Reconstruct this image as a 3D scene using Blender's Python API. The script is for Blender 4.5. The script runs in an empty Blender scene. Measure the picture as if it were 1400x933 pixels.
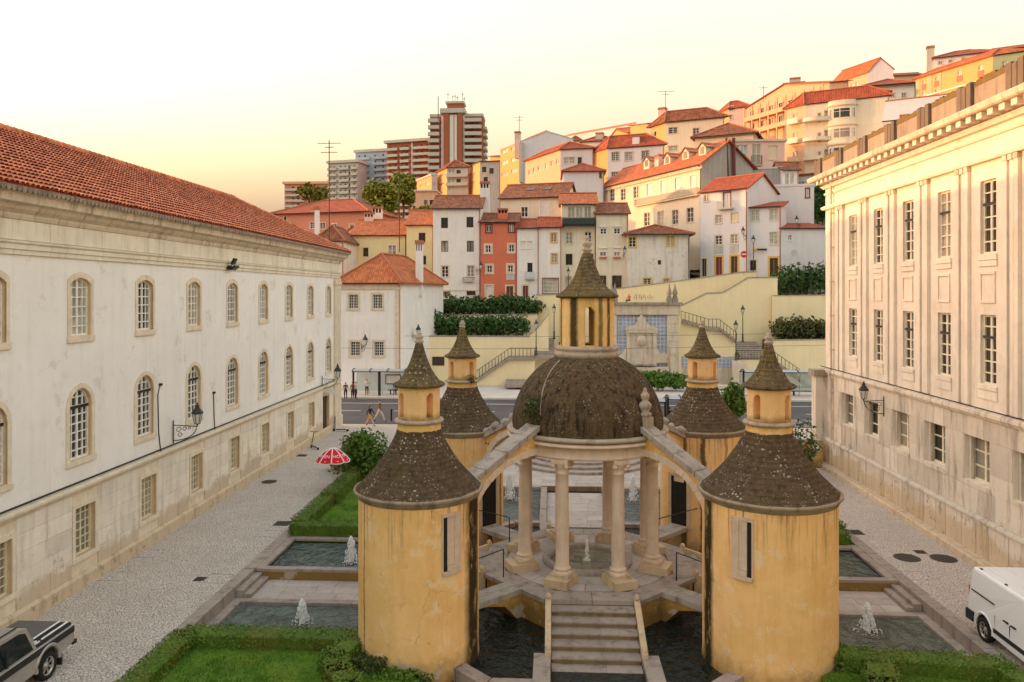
import bpy, math, random
from mathutils import Vector, Matrix, noise
random.seed(11)
sc = bpy.context.scene
COL = sc.collection
PI = math.pi
# ------------------------------------------------------------------ camera, sky, sun, exposure
F, CH, TH = 1040.0, 10.3, math.atan(54 / 1040.0)
cam = bpy.data.cameras.new('camera')
camo = bpy.data.objects.new('camera', cam)
COL.objects.link(camo)
camo.location = (0, 0, CH)
camo.rotation_euler = (PI / 2, 0, TH)
cam.lens = F / 1400 * 36
cam.sensor_width = 36
cam.shift_y = -(466.5 - 402) / 1400
cam.clip_end = 6000
cam.clip_start = 0.2
sc.camera = camo
SUN_EL, SUN_AZ = math.radians(4.0), math.radians(-79)     # azimuth from +Y towards +X
w = bpy.data.worlds.new('World')
sc.world = w
w.use_nodes = True
wn, wl = w.node_tree.nodes, w.node_tree.links
bg = wn['Background']
sky = wn.new('ShaderNodeTexSky')
sky.sky_type = 'NISHITA'
sky.sun_disc = False
sky.sun_elevation = SUN_EL
sky.sun_rotation = SUN_AZ
sky.air_density = 2.0
sky.dust_density = 10.0
sky.ozone_density = 1.0
hsv = wn.new('ShaderNodeHueSaturation'); hsv.inputs['Saturation'].default_value = .80
wl.new(sky.outputs[0], hsv.inputs['Color'])
veil = wn.new('ShaderNodeMix'); veil.data_type = 'RGBA'            # thin high cloud veil over the whole sky
veil.inputs[0].default_value = .05
veil.inputs[7].default_value = (2.30, 2.12, 1.72, 1)
wl.new(hsv.outputs[0], veil.inputs[6])
warm = wn.new('ShaderNodeMix'); warm.data_type = 'RGBA'; warm.blend_type = 'MULTIPLY'
warm.inputs[0].default_value = 1.0
warm.inputs[7].default_value = (.98, .985, 1.10, 1)                # warm evening air
wl.new(veil.outputs[2], warm.inputs[6])
wl.new(warm.outputs[2], bg.inputs[0])
bg.inputs[1].default_value = 0.15
sun = bpy.data.lights.new('sun', 'SUN')
sun.energy = 0.4
sun.angle = math.radians(0.5)
sun.color = (1.0, 0.46, 0.16)
suno = bpy.data.objects.new('sun', sun)
COL.objects.link(suno)
sdir = Vector((math.sin(SUN_AZ) * math.cos(SUN_EL), math.cos(SUN_AZ) * math.cos(SUN_EL), math.sin(SUN_EL)))
suno.rotation_euler = sdir.to_track_quat('Z', 'Y').to_euler()
suno.location = (-40, 0, 60)
sc.render.engine = 'CYCLES'
sc.cycles.use_denoising = True
sc.cycles.max_bounces = 8
sc.cycles.diffuse_bounces = 7
sc.cycles.glossy_bounces = 3
sc.cycles.transmission_bounces = 4
sc.view_settings.view_transform = 'Standard'
sc.view_settings.look = 'None'
sc.view_settings.exposure = 3.52
sc.view_settings.gamma = 1.0
sc.view_settings.use_curve_mapping = False
# ------------------------------------------------------------------ from a measured bearing to a place
SN, CS = math.sin(TH), math.cos(TH)
def ray(px, py):
    cx = (px - 700) / F
    return (-SN + cx * CS, CS + cx * SN, (402 - py) / F)
def atY(px, py, Y):
    d = ray(px, py); t = Y / d[1]
    return Vector((d[0] * t, Y, CH + d[2] * t))
def atD(px, py, t):
    d = ray(px, py)
    return Vector((d[0] * t, d[1] * t, CH + d[2] * t))
def atZ(px, py, z=0.0):
    d = ray(px, py); t = (z - CH) / d[2]
    return Vector((d[0] * t, d[1] * t, z))
def atX(px, py, X):
    d = ray(px, py); t = X / d[0]
    return Vector((X, d[1] * t, CH + d[2] * t))
# ------------------------------------------------------------------ mesh builder
class MB:
    def __init__(s):
        s.v = []; s.f = []; s.m = []; s.uv = []; s.sm = []
    def face(s, pts, mat=0, uv=None, smooth=False):
        i = len(s.v); s.v.extend(tuple(p) for p in pts)
        s.f.append(tuple(range(i, i + len(pts)))); s.m.append(mat); s.uv.append(uv); s.sm.append(smooth)
    def idx(s, verts, faces, mat=0, smooth=False):
        i = len(s.v); s.v.extend(tuple(p) for p in verts)
        for f in faces:
            s.f.append(tuple(i + k for k in f)); s.m.append(mat); s.uv.append(None); s.sm.append(smooth)
    def box(s, x0, x1, y0, y1, z0, z1, mat=0, M=None):
        p = [Vector(c) for c in ((x0,y0,z0),(x1,y0,z0),(x1,y1,z0),(x0,y1,z0),(x0,y0,z1),(x1,y0,z1),(x1,y1,z1),(x0,y1,z1))]
        if M is not None: p = [M @ q for q in p]
        s.idx(p, ((0,3,2,1),(4,5,6,7),(0,1,5,4),(1,2,6,5),(2,3,7,6),(3,0,4,7)), mat)
    def prism(s, poly, z0, z1, mat=0, top=None):          # poly: xy list, counter clockwise
        n = len(poly)
        v = [(p[0], p[1], z0) for p in poly] + [(p[0], p[1], z1) for p in poly]
        s.idx(v, [(k, (k+1) % n, n + (k+1) % n, n + k) for k in range(n)] + [tuple(range(n-1, -1, -1))], mat)
        s.face(v[n:], mat if top is None else top)
    def ext(s, poly, M, th, mat=0):                        # poly in local xz, extruded along local +y by th
        n = len(poly)
        v = [M @ Vector((p[0], 0, p[1])) for p in poly] + [M @ Vector((p[0], th, p[1])) for p in poly]
        s.idx(v, [(k, n + k, n + (k+1) % n, (k+1) % n) for k in range(n)] + [tuple(range(n)), tuple(range(2*n-1, n-1, -1))], mat)
    def lathe(s, prof, seg=24, c=(0,0,0), mat=0, a0=0.0, a1=2*PI, smooth=True, caps=False, wob=None):
        full = abs(a1 - a0 - 2*PI) < 1e-6
        n = seg if full else seg + 1
        v = []
        for (r, z) in prof:
            for k in range(n):
                a = a0 + (a1 - a0) * k / seg
                rr = r if wob is None else wob(r, z, a)
                v.append((c[0] + rr*math.cos(a), c[1] + rr*math.sin(a), c[2] + z))
        f = []
        for j in range(len(prof) - 1):
            for k in range(seg):
                k2 = (k+1) % n if full else k+1
                f.append((j*n+k, j*n+k2, (j+1)*n+k2, (j+1)*n+k))
        s.idx(v, f, mat, smooth)
        if caps and full:
            s.face(v[:n][::-1], mat); s.face(v[-n:], mat)
    def tube(s, pts, r, seg=6, mat=0, smooth=True, r1=None):
        pts = [Vector(p) for p in pts]
        rings = []
        for i, p in enumerate(pts):
            d = (pts[min(i+1, len(pts)-1)] - pts[max(i-1, 0)]).normalized()
            up = Vector((0,0,1)) if abs(d.z) < .95 else Vector((1,0,0))
            a = d.cross(up).normalized(); b = d.cross(a)
            rr = r if r1 is None else r + (r1 - r) * i / max(1, len(pts)-1)
            rings.append([p + a*rr*math.cos(2*PI*k/seg) + b*rr*math.sin(2*PI*k/seg) for k in range(seg)])
        v = [q for g in rings for q in g]
        f = []
        for j in range(len(rings)-1):
            for k in range(seg):
                f.append((j*seg+k, (j+1)*seg+k, (j+1)*seg+(k+1)%seg, j*seg+(k+1)%seg))
        s.idx(v, f, mat, smooth)
        s.face(rings[0], mat); s.face(rings[-1][::-1], mat)
    def slab(s, pts, th, mat=0, edge=None):                # thick sloping sheet, uv in metres on its top
        pts = [Vector(p) for p in pts]
        e = (pts[1]-pts[0]).normalized(); n = e.cross(pts[2]-pts[0]).normalized(); g = n.cross(e)
        uv = [((p-pts[0]).dot(e), (p-pts[0]).dot(g)) for p in pts]
        s.face(pts, mat, uv)
        lo = [p - Vector((0,0,th)) for p in pts]
        k = len(pts); ed = mat if edge is None else edge
        s.face(lo[::-1], ed)
        for i in range(k):
            s.face((lo[i], lo[(i+1)%k], pts[(i+1)%k], pts[i]), ed)
    def mesh(s, name, mats):
        me = bpy.data.meshes.new(name)
        me.from_pydata(s.v, [], s.f)
        for m in (mats if isinstance(mats, (list, tuple)) else [mats]): me.materials.append(m)
        me.polygons.foreach_set('material_index', s.m)
        me.polygons.foreach_set('use_smooth', s.sm)
        if any(u is not None for u in s.uv):
            lay = me.uv_layers.new(name='UVMap')
            flat = []
            for f, u in zip(s.f, s.uv):
                for k in range(len(f)): flat.extend(u[k] if u else (0.0, 0.0))
            lay.data.foreach_set('uv', flat)
        me.update()
        return me
    def build(s, name, mats, parent=None, org=None, **kw):
        return link(name, s.mesh(name, mats), parent, org, **kw)
def link(name, me, parent=None, org=None, label=None, kind=None):
    o = bpy.data.objects.new(name, me)
    COL.objects.link(o)
    if parent is not None:
        o.parent = parent
        if org is not None: o.matrix_parent_inverse = Matrix.Translation(-Vector(org))   # mesh given in world coordinates
    if label: o['label'] = label
    if kind: o['kind'] = kind
    return o
def tag(o, label=None, cat=None, group=None, kind=None):
    if label: o['label'] = label
    if cat: o['category'] = cat
    if group: o['group'] = group
    if kind: o['kind'] = kind
    return o
def thing(name, label, cat, loc=(0,0,0), rz=0.0, group=None):
    o = bpy.data.objects.new(name, None)
    o.empty_display_size = .3
    COL.objects.link(o)
    o.location = loc; o.rotation_euler = (0, 0, rz)
    return tag(o, label, cat, group)
def copy_tree(o, parent=None):
    c = o.copy(); COL.objects.link(c)
    if parent is not None: c.parent = parent
    for ch in o.children: copy_tree(ch, c)
    return c
def place(src, loc, rz=0.0, label=None, sc_=None):
    c = copy_tree(src); c.location = loc; c.rotation_euler = (0, 0, rz)
    if label: c['label'] = label
    if sc_: c.scale = (sc_,)*3
    return c
UNIT = {}
def unit_box(mat, bev=0.0):
    k = (mat.name, bev)
    if k not in UNIT:
        m = MB()
        if bev:
            b = bev; a = .5
            v = []
            for z in (-a, a-b, a):
                q = a if z < a else a-b
                v += [(-q,-a if z<a else -a,z),(q,-a,z),(q,a,z),(-q,a,z)]
            # bevel towards local -y (the face seen)
            v = [(-a,a,-a),(a,a,-a),(a,a,a),(-a,a,a),(-a,-a+b,-a),(a,-a+b,-a),(a,-a+b,a),(-a,-a+b,a),(-a+b,-a,-a+b),(a-b,-a,-a+b),(a-b,-a,a-b),(-a+b,-a,a-b)]
            m.idx(v, [(0,3,2,1),(0,1,5,4),(1,2,6,5),(2,3,7,6),(3,0,4,7),(4,5,9,8),(5,6,10,9),(6,7,11,10),(7,4,8,11),(8,9,10,11)])
        else:
            m.box(-.5,.5,-.5,.5,-.5,.5)
        UNIT[k] = m.mesh('block', mat)
    return UNIT[k]
def block(name, mat, c, size, parent=None, org=None, rz=0.0, bev=0.0, kind=None):
    o = link(name, unit_box(mat, bev), parent, None, kind=kind)
    c = Vector(c)
    o.location = c - Vector(org) if org is not None else c
    o.scale = size; o.rotation_euler = (0, 0, rz)
    return o
# ------------------------------------------------------------------ materials
class N:
    def __init__(s, name):
        s.mat = bpy.data.materials.new(name); s.mat.use_nodes = True
        s.t = s.mat.node_tree; s.b = s.t.nodes['Principled BSDF']
        s.pos = s.t.nodes.new('ShaderNodeNewGeometry').outputs['Position']
    def n(s, typ, **kw):
        x = s.t.nodes.new(typ)
        for k, v in kw.items(): setattr(x, k, v)
        return x
    def put(s, sock, v):
        if hasattr(v, 'is_linked') or hasattr(v, 'links'): s.t.links.new(v, sock)
        else: sock.default_value = v
    def noise(s, scale, detail=4, rough=.6, vec=None, out=0, stretch=None):
        x = s.n('ShaderNodeTexNoise'); x.inputs['Scale'].default_value = scale
        x.inputs['Detail'].default_value = detail; x.inputs['Roughness'].default_value = rough
        v = vec or s.pos
        if stretch:
            mp = s.n('ShaderNodeMapping'); mp.inputs['Scale'].default_value = stretch; s.put(mp.inputs[0], v); v = mp.outputs[0]
        s.put(x.inputs['Vector'], v)
        return x.outputs[out]
    def voro(s, scale, feature='F1', out='Distance', vec=None, stretch=None, rand=1.0):
        x = s.n('ShaderNodeTexVoronoi', feature=feature); x.inputs['Scale'].default_value = scale
        x.inputs['Randomness'].default_value = rand
        v = vec or s.pos
        if stretch:
            mp = s.n('ShaderNodeMapping'); mp.inputs['Scale'].default_value = stretch; s.put(mp.inputs[0], v); v = mp.outputs[0]
        s.put(x.inputs['Vector'], v)
        return x.outputs[out]
    def ramp(s, fac, a, b, ca=(0,0,0,1), cb=(1,1,1,1)):
        x = s.n('ShaderNodeMapRange'); x.inputs[1].default_value = a; x.inputs[2].default_value = b
        s.put(x.inputs[0], fac); return x.outputs[0]
    def math(s, op, a, b=0.0, c=0.0):
        x = s.n('ShaderNodeMath', operation=op); s.put(x.inputs[0], a); s.put(x.inputs[1], b); s.put(x.inputs[2], c)
        return x.outputs[0]
    def mix(s, fac, a, b, mode='MIX'):
        x = s.n('ShaderNodeMix', data_type='RGBA', blend_type=mode)
        s.put(x.inputs[0], fac)
        for sock, v in ((x.inputs[6], a), (x.inputs[7], b)):
            s.put(sock, (*v, 1.0) if isinstance(v, tuple) and len(v) == 3 else v)
        return x.outputs[2]
    def sep(s, v):
        x = s.n('ShaderNodeSeparateXYZ'); s.put(x.inputs[0], v); return x.outputs
    def bump(s, h, strength=.3, dist=.02):
        x = s.n('ShaderNodeBump'); x.inputs['Strength'].default_value = strength; x.inputs['Distance'].default_value = dist
        s.put(x.inputs['Height'], h); s.t.links.new(x.outputs[0], s.b.inputs['Normal'])
    def done(s, col, rough=.8, spec=.3, metal=0.0):
        s.put(s.b.inputs['Base Color'], (*col, 1.0) if isinstance(col, tuple) and len(col) == 3 else col)
        s.put(s.b.inputs['Roughness'], rough); s.b.inputs['Specular IOR Level'].default_value = spec
        s.b.inputs['Metallic'].default_value = metal
        return s.mat
def plain(name, col, rough=.6, spec=.4, metal=0.0, var=.12, scale=6):
    s = N(name)
    f = s.noise(scale, 5)
    c = s.mix(s.ramp(f, .3, .7), tuple(x*(1-var) for x in col), tuple(min(1, x*(1+var)) for x in col))
    return s.done(c, rough, spec, metal)
def plaster(name, col, dirt=(.25,.2,.14), amt=.35, streak=.3, patch=None, pamt=.5, rough=.9):
    s = N(name)
    big = s.noise(.35, 6, .65)
    c = s.mix(s.ramp(big, .3, .75), tuple(x*.93 for x in col), tuple(min(1, x*1.04) for x in col))
    st = s.noise(1.0, 5, .7, stretch=(2.5, 2.5, .18))
    f = s.math('MULTIPLY', s.ramp(st, .5, .78), streak)
    c = s.mix(f, c, dirt)
    mo = s.noise(1.7, 7, .75)
    c = s.mix(s.math('MULTIPLY', s.ramp(mo, .56, .8), amt), c, dirt)
    sp = s.noise(9, 6, .8)
    c = s.mix(s.math('MULTIPLY', s.ramp(sp, .66, .72), amt*.9), c, dirt)
    if patch:
        pf = s.math('MULTIPLY', s.ramp(s.noise(.8, 8, .7), .6, .63), pamt)
        c = s.mix(pf, c, patch)
    s.bump(s.noise(14, 6, .7), .25, .02)
    return s.done(c, rough, .2)
def stone(name, col, dark=(.16,.13,.1), amt=.5, scale=1.5, bump=.4, rough=.9, per=.0, damp=None):
    s = N(name)
    f = s.noise(scale, 8, .72)
    c = s.mix(s.ramp(f, .3, .7), tuple(x*.82 for x in col), tuple(min(1, x*1.1) for x in col))
    if per:
        oi = s.n('ShaderNodeObjectInfo')
        c = s.mix(per, c, s.mix(oi.outputs['Random'], tuple(x*.7 for x in col), tuple(min(1, x*1.2) for x in col)))
    st = s.noise(1.3, 6, .7, stretch=(2.0, 2.0, .3))
    c = s.mix(s.math('MULTIPLY', s.ramp(st, .5, .75), amt), c, dark)
    sp = s.noise(scale*9, 6, .8)
    c = s.mix(s.math('MULTIPLY', s.ramp(sp, .58, .75), amt*.8), c, dark)
    if damp:                                     # rising damp: ragged brown stain that dies out at its own height
        h0, dc, da = damp
        zz = s.sep(s.pos)[2]
        k = s.math('SUBTRACT', zz, s.math('MULTIPLY', s.noise(.55, 7, .7), h0*2.2))
        c = s.mix(s.math('MULTIPLY', s.ramp(k, .12, -.18), da), c, dc)
        c = s.mix(s.math('MULTIPLY', s.math('MULTIPLY', s.ramp(s.noise(1.9, 8, .8), .56, .62), s.ramp(zz, h0*2.4, h0*1.2)), da), c, dark)
    s.bump(s.noise(scale*12, 8, .75), bump, .02)
    return s.done(c, rough, .2)
def roof_mat(name, a, b, dark=(.09,.05,.035), amt=.4, px=.24, py=.4):
    s = N(name)
    uv = s.n('ShaderNodeUVMap').outputs[0]
    o = s.sep(uv)
    cu = s.math('DIVIDE', o[0], px); cv = s.math('DIVIDE', o[1], py)
    wn_ = s.n('ShaderNodeTexWhiteNoise', noise_dimensions='2D')
    cb = s.n('ShaderNodeCombineXYZ'); s.put(cb.inputs[0], s.math('FLOOR', cu)); s.put(cb.inputs[1], s.math('FLOOR', cv))
    s.put(wn_.inputs['Vector'], cb.outputs[0])
    c = s.mix(wn_.outputs[0], a, b)
    c = s.mix(s.math('MULTIPLY', s.ramp(s.noise(.9, 7, .7), .42, .75), amt), c, dark)
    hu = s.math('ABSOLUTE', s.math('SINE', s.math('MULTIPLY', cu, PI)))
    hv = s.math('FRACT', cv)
    c = s.mix(s.math('MULTIPLY', s.ramp(hu, .45, 0.0), .45), c, tuple(x*.35 for x in a))  # shade in the channels between tile columns, put into the colour
    h = s.math('ADD', hu, s.math('MULTIPLY', s.math('SUBTRACT', 1.0, hv), .5))
    s.bump(h, .9, .06)
    return s.done(c, .85, .2)
# ------------------------------------------------------------------ material list
M = {}
M['whitewash'] = plaster('whitewash', (.86,.82,.785), (.42,.33,.25), .35, .22, (.60,.47,.39), .35)
M['white'] = plaster('white_plaster', (.83,.79,.76), (.40,.33,.27), .35, .3)
M['white_old'] = plaster('old_white_plaster', (.74,.69,.63), (.22,.17,.12), .6, .5, (.5,.4,.32), .5)
M['cream'] = plaster('cream_plaster', (.76,.68,.54), (.36,.27,.17), .3, .3)
M['pale_yellow'] = plaster('pale_yellow_plaster', (.78,.66,.38), (.42,.31,.16), .2, .2)
M['retain'] = plaster('retaining_wall_plaster', (.88,.74,.47), (.55,.42,.24), .22, .25)
M['ochre_sunlit'] = plaster('sunlit_ochre_plaster', (.76,.42,.17), (.4,.25,.1), .25, .25)  # ochre walls, mostly left sides, with the low orange sun put into the colour
M['peach'] = plaster('sunlit_peach_plaster', (.74,.47,.30), (.4,.25,.15), .25, .25)  # peach walls, orange sunlight on left-facing sides put into the colour
M['coral'] = plaster('coral_plaster', (.66,.19,.11), (.35,.12,.08), .25, .25)
M['salmon'] = plaster('salmon_plaster', (.66,.27,.18), (.4,.18,.12), .25, .25)
M['pink'] = plaster('pink_plaster', (.76,.55,.48), (.42,.3,.25), .25, .25)
M['greywall'] = plaster('grey_render', (.55,.52,.49), (.2,.17,.14), .6, .5)
M['rough_grey'] = plaster('rough_grey_render', (.42,.39,.35), (.14,.12,.1), .7, .6, (.55,.5,.45), .6)
M['white_shaded'] = plaster('shaded_white_plaster', (.72,.70,.72), (.4,.35,.33), .25, .25)  # white plaster with the lavender tone of shade put into its colour
M['green'] = plaster('sage_green_plaster', (.40,.46,.28), (.25,.25,.15), .2, .2)
M['redpanel'] = plain('red_panel', (.55,.15,.09))
M['brick'] = plaster('red_brick_cladding', (.42,.13,.07), (.2,.08,.05), .2, .2)
M['concrete'] = plaster('pale_concrete', (.60,.56,.50), (.3,.26,.2), .3, .35)
M['bluegrey'] = plaster('blue_grey_render', (.42,.50,.58), (.25,.27,.3), .2, .2)
M['trim'] = stone('pale_stone_trim', (.70,.60,.46), (.3,.23,.15), .35, 2.0, .2)
M['trim_l'] = stone('window_stone', (.77,.66,.51), (.32,.22,.12), .3, 2.0, .2)
M['reveal'] = stone('warm_reveal_stone', (.70,.49,.29), (.3,.18,.08), .3, 2.0, .2)
M['ashlar'] = stone('ashlar_limestone', (.80,.72,.61), (.34,.25,.16), .45, .8, .35, per=.3, damp=(.95,(.50,.36,.22),.65))
M['ashlar_r'] = stone('right_limestone', (.80,.715,.60), (.33,.24,.15), .3, .7, .25, per=.22)
M['ashlar_d'] = stone('stained_limestone', (.68,.60,.50), (.15,.11,.08), .85, 1.0, .5, per=.55, damp=(1.1,(.52,.36,.18),.55))
M['frieze'] = stone('frieze_limestone', (.82,.74,.61), (.28,.2,.11), .4, .7, .25, per=.15)
M['cornice'] = stone('weathered_cornice', (.68,.58,.45), (.13,.09,.05), .8, .9, .5)
M['parapet'] = stone('dark_parapet_stone', (.36,.30,.235), (.06,.05,.035), .8, 1.1, .6, per=.3)
M['moss_stone'] = stone('mossy_parapet_top', (.20,.145,.055), (.1,.08,.03), .7, 2.5, .8)
M['column'] = stone('pink_limestone', (.76,.59,.44), (.35,.24,.15), .4, 1.8, .25)
M['pedestal'] = stone('stained_pedestal_stone', (.62,.47,.30), (.16,.11,.06), .6, 1.8, .4)
M['flag'] = stone('flagstone', (.48,.41,.355), (.16,.13,.11), .5, 1.4, .4, per=.45)
M['step'] = stone('worn_step_stone', (.38,.31,.26), (.10,.075,.055), .85, 1.6, .5, per=.3)
M['riser'] = stone('damp_riser_stone', (.30,.20,.11), (.08,.05,.03), .7, 1.8, .5)
M['slabtop'] = stone('lichened_slab', (.42,.36,.30), (.08,.06,.05), .8, 2.2, .7)
M['monument'] = stone('monument_limestone', (.66,.56,.44), (.18,.14,.1), .6, 1.2, .4)
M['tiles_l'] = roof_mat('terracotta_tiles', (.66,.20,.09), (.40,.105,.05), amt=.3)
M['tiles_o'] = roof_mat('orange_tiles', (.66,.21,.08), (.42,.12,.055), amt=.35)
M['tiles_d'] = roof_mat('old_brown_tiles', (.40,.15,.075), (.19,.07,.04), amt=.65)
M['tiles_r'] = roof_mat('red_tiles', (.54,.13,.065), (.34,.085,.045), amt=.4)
M['ridge'] = plain('ridge_tile', (.42,.16,.09), .85, .2)
M['sash'] = plain('white_sash_paint', (.80,.77,.71), .5)
M['sash_c'] = plain('cream_sash_paint', (.72,.65,.50), .5)
M['dark'] = plain('dark_painted_wood', (.05,.032,.022), .6)
M['maroon'] = plain('maroon_painted_wood', (.16,.03,.03), .6)
M['yellowtrim'] = plain('yellow_painted_stone', (.70,.42,.11), .7)
M['iron'] = plain('black_iron', (.018,.019,.021), .45, .5, .2)
M['greeniron'] = plain('dark_green_iron', (.02,.035,.03), .45, .5)
M['shutter'] = plain('cream_shutter', (.72,.62,.45), .7)
M['wshutter'] = plain('white_shutter', (.76,.72,.67), .7)
M['inside'] = plain('dim_interior', (.03,.026,.022), .9, .1)
def glass(name, col, rough=.08, spec=.6):
    s = N(name)
    oi = s.n('ShaderNodeObjectInfo')
    c = s.mix(oi.outputs['Random'], tuple(x*.45 for x in col), tuple(min(1,x*1.4) for x in col))
    nz = s.noise(1.1, 3)
    c = s.mix(s.ramp(nz, .35, .65), c, tuple(x*.6 for x in col))
    return s.done(c, rough, spec)
M['glass'] = glass('window_glass', (.045,.038,.032))
M['curtain'] = glass('curtained_glass', (.40,.36,.29), .25, .4)
M['pinecurtain'] = glass('blind_behind_glass', (.42,.36,.22), .3, .4)
M['warmglass'] = glass('pale_blind_glass', (.55,.50,.42), .3, .5)
M['blueglass'] = glass('veranda_glass', (.42,.50,.53), .12, .6)

# ------------------------------------------------------------------ openings, windows, facades
def outline(w, h, rise=0.0, off=0.0, seg=8, zb=0.0):
    a = w/2 + off
    pts = [(-a, zb - 0)]
    if rise <= 0:
        return [(-a, zb), (-a, h + off), (a, h + off), (a, zb)]
    R = (w*w/4 + rise*rise) / (2*rise); zc = h - R; R2 = R + off
    half = math.asin(min(1.0, (w/2) / R)) if rise < w/2 - 1e-6 else PI/2
    zs = zc + R2*math.cos(half)
    xs = R2*math.sin(half)
    p = [(-xs, zb)]
    for k in range(seg+1):
        t = -half + 2*half*k/seg
        p.append((R2*math.sin(t), zc + R2*math.cos(t)))
    p.append((xs, zb))
    return p
def facade(mb, O, phi, W, z0, z1, ops, d=.18, wm=0, rm=None, u0=0.0):
    """wall sheet with real openings; O is its left foot seen from outside, ops = (u, z, w, h, rise)"""
    rm = wm if rm is None else rm
    cx, sx = math.cos(phi), math.sin(phi)
    P = lambda u, y, z: (O[0] + u*cx - y*sx, O[1] + u*sx + y*cx, z)
    us = sorted(set([round(x, 3) for o in ops for x in (o[0]-o[2]/2, o[0]+o[2]/2) if u0 < x < W] + [round(u0,3), round(W,3)]))
    zs = sorted(set([round(x, 3) for o in ops for x in (o[1], o[1]+o[3]) if z0 < x < z1] + [round(z0,3), round(z1,3)]))
    for i in range(len(us)-1):
        j = 0
        while j < len(zs)-1:
            uc = (us[i]+us[i+1])/2
            def hole(j):
                zc = (zs[j]+zs[j+1])/2
                return any(abs(uc-o[0]) < o[2]/2 and o[1] < zc < o[1]+o[3] for o in ops)
            if hole(j): j += 1; continue
            k = j
            while k+1 < len(zs)-1 and not hole(k+1): k += 1
            mb.face((P(us[i],0,zs[j]), P(us[i+1],0,zs[j]), P(us[i+1],0,zs[k+1]), P(us[i],0,zs[k+1])), wm)
            j = k+1
    for o in ops:
        u, z, w, h = o[:4]; rise = o[4] if len(o) > 4 else 0
        ol = outline(w, h, rise)
        for a, b in zip(ol[:-1], ol[1:]):
            if rise > 0 and a[0] != b[0] and b[0] > a[0]:
                mb.face((P(u+a[0],0,z+a[1]), P(u+b[0],0,z+b[1]), P(u+b[0],0,z+h), P(u+a[0],0,z+h)), wm)
            mb.face((P(u+a[0],0,z+a[1]), P(u+a[0],d,z+a[1]), P(u+b[0],d,z+b[1]), P(u+b[0],0,z+b[1])), rm)
        mb.face((P(u-w/2,0,z), P(u+w/2,0,z), P(u+w/2,d,z), P(u-w/2,d,z)), rm)
WC = {}
def win_meshes(w, h, rise, st):
    key = (round(w*20), round(h*20), round(rise*20), st['k'])
    if key in WC: return WC[key]
    d = st.get('d', .18); tw = st.get('tw', .12); pr = st.get('pr', .03); fr = st.get('fr', .06)
    f = MB(); g = MB()
    I = Matrix.Identity(4)
    if tw > 0:
        a = outline(w, h, rise, tw); b = outline(w, h, rise, 0)
        for k in range(len(a)-1):
            A0, A1, B0, B1 = a[k], a[k+1], b[k], b[k+1]
            f.face([(p[0], -pr, p[1]) for p in (A0, B0, B1, A1)][::-1], 0)
            f.face([(A0[0],-pr,A0[1]), (A1[0],-pr,A1[1]), (A1[0],.01,A1[1]), (A0[0],.01,A0[1])][::-1], 0)
            f.face([(B0[0],-pr,B0[1]), (B1[0],-pr,B1[1]), (B1[0],.02,B1[1]), (B0[0],.02,B0[1])], 0)
        x = a[-1][0]
        f.box(-x-.03, x+.03, -pr-.04, .02, -tw, 0, 0)
    lm = outline(w, h, rise, 0); li = outline(w, h, rise, -fr)
    li = [(max(-w/2+fr, min(w/2-fr, p[0])), max(fr, p[1])) for p in li]
    if st.get('shut'):
        f.box(-w/2, w/2, d-.07, d-.03, .0, h-.005 if rise <= 0 else h-rise, 1)
        n = st.get('leaf', 2)
        for k in range(1, n): f.box(-w/2+w*k/n-.015, -w/2+w*k/n+.015, d-.085, d-.07, .03, h-.04, 0 if tw > 0 else 1)
        for k in range(1, 4): f.box(-w/2+.04, w/2-.04, d-.08, d-.07, h*k/4-.02, h*k/4+.02, 1)
    else:
        for k in range(len(lm)-1):
            A0, A1, B0, B1 = lm[k], lm[k+1], li[k], li[k+1]
            f.face([(p[0], d-.08, p[1]) for p in (A0, B0, B1, A1)][::-1], 1)
            f.face([(B0[0],d-.08,B0[1]), (B1[0],d-.08,B1[1]), (B1[0],d,B1[1]), (B0[0],d,B0[1])], 1)
        f.box(-w/2+fr*.2, w/2-fr*.2, d-.082, d-.01, 0, fr, 1)
        bw = st.get('bar', .022)
        def top(x):
            if rise <= 0: return h
            R = (w*w/4+rise*rise)/(2*rise)
            return h-R+math.sqrt(max(0, R*R-x*x))
        nv, nh = st.get('nv', 1), st.get('nh', 3)
        for k in range(1, nv+1):
            x = -w/2 + w*k/(nv+1); ww = bw*2.2 if (nv % 2 == 1 and k == (nv+1)//2) else bw
            f.box(x-ww, x+ww, d-.075, d-.02, fr, top(x)-fr*.6, 1)
        for k in range(1, nh+1):
            z = h*k/(nh+1)
            ww = bw
            hw = w/2-fr
            if rise > 0 and z > h-rise:
                R = (w*w/4+rise*rise)/(2*rise); hw = math.sqrt(max(.01, R*R-(z-(h-R))**2))-fr
            f.box(-hw, hw, d-.072, d-.022, z-ww, z+ww, 1)
        tr = st.get('transom')
        if tr:
            z = h*tr; f.box(-w/2+.01, w/2-.01, d-.1, d-.012, z-.05, z+.05, 2)
        g.face([(p[0], d-.015, p[1]) for p in outline(w, h, rise, 0)][::-1], 0)
    me = f.mesh('window_frame', [M[x] for x in st['m']])
    gm = g.mesh('pane', M[st.get('g', 'glass')]) if g.f else None
    WC[key] = (me, gm)
    return WC[key]
def add_window(parent, pos, phi, w, h, rise, st, org, name='window', pane=None):
    me, gm = win_meshes(w, h, rise, st)
    o = link(name, me, parent)
    o.location = Vector(pos) - Vector(org); o.rotation_euler = (0, 0, phi)
    if gm is not None:
        p = link('pane', gm, o)
        if pane is not None:
            p.data = gm.copy() if False else gm
            p.material_slots[0].link = 'OBJECT'; p.material_slots[0].material = M[pane]
    return o
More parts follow.
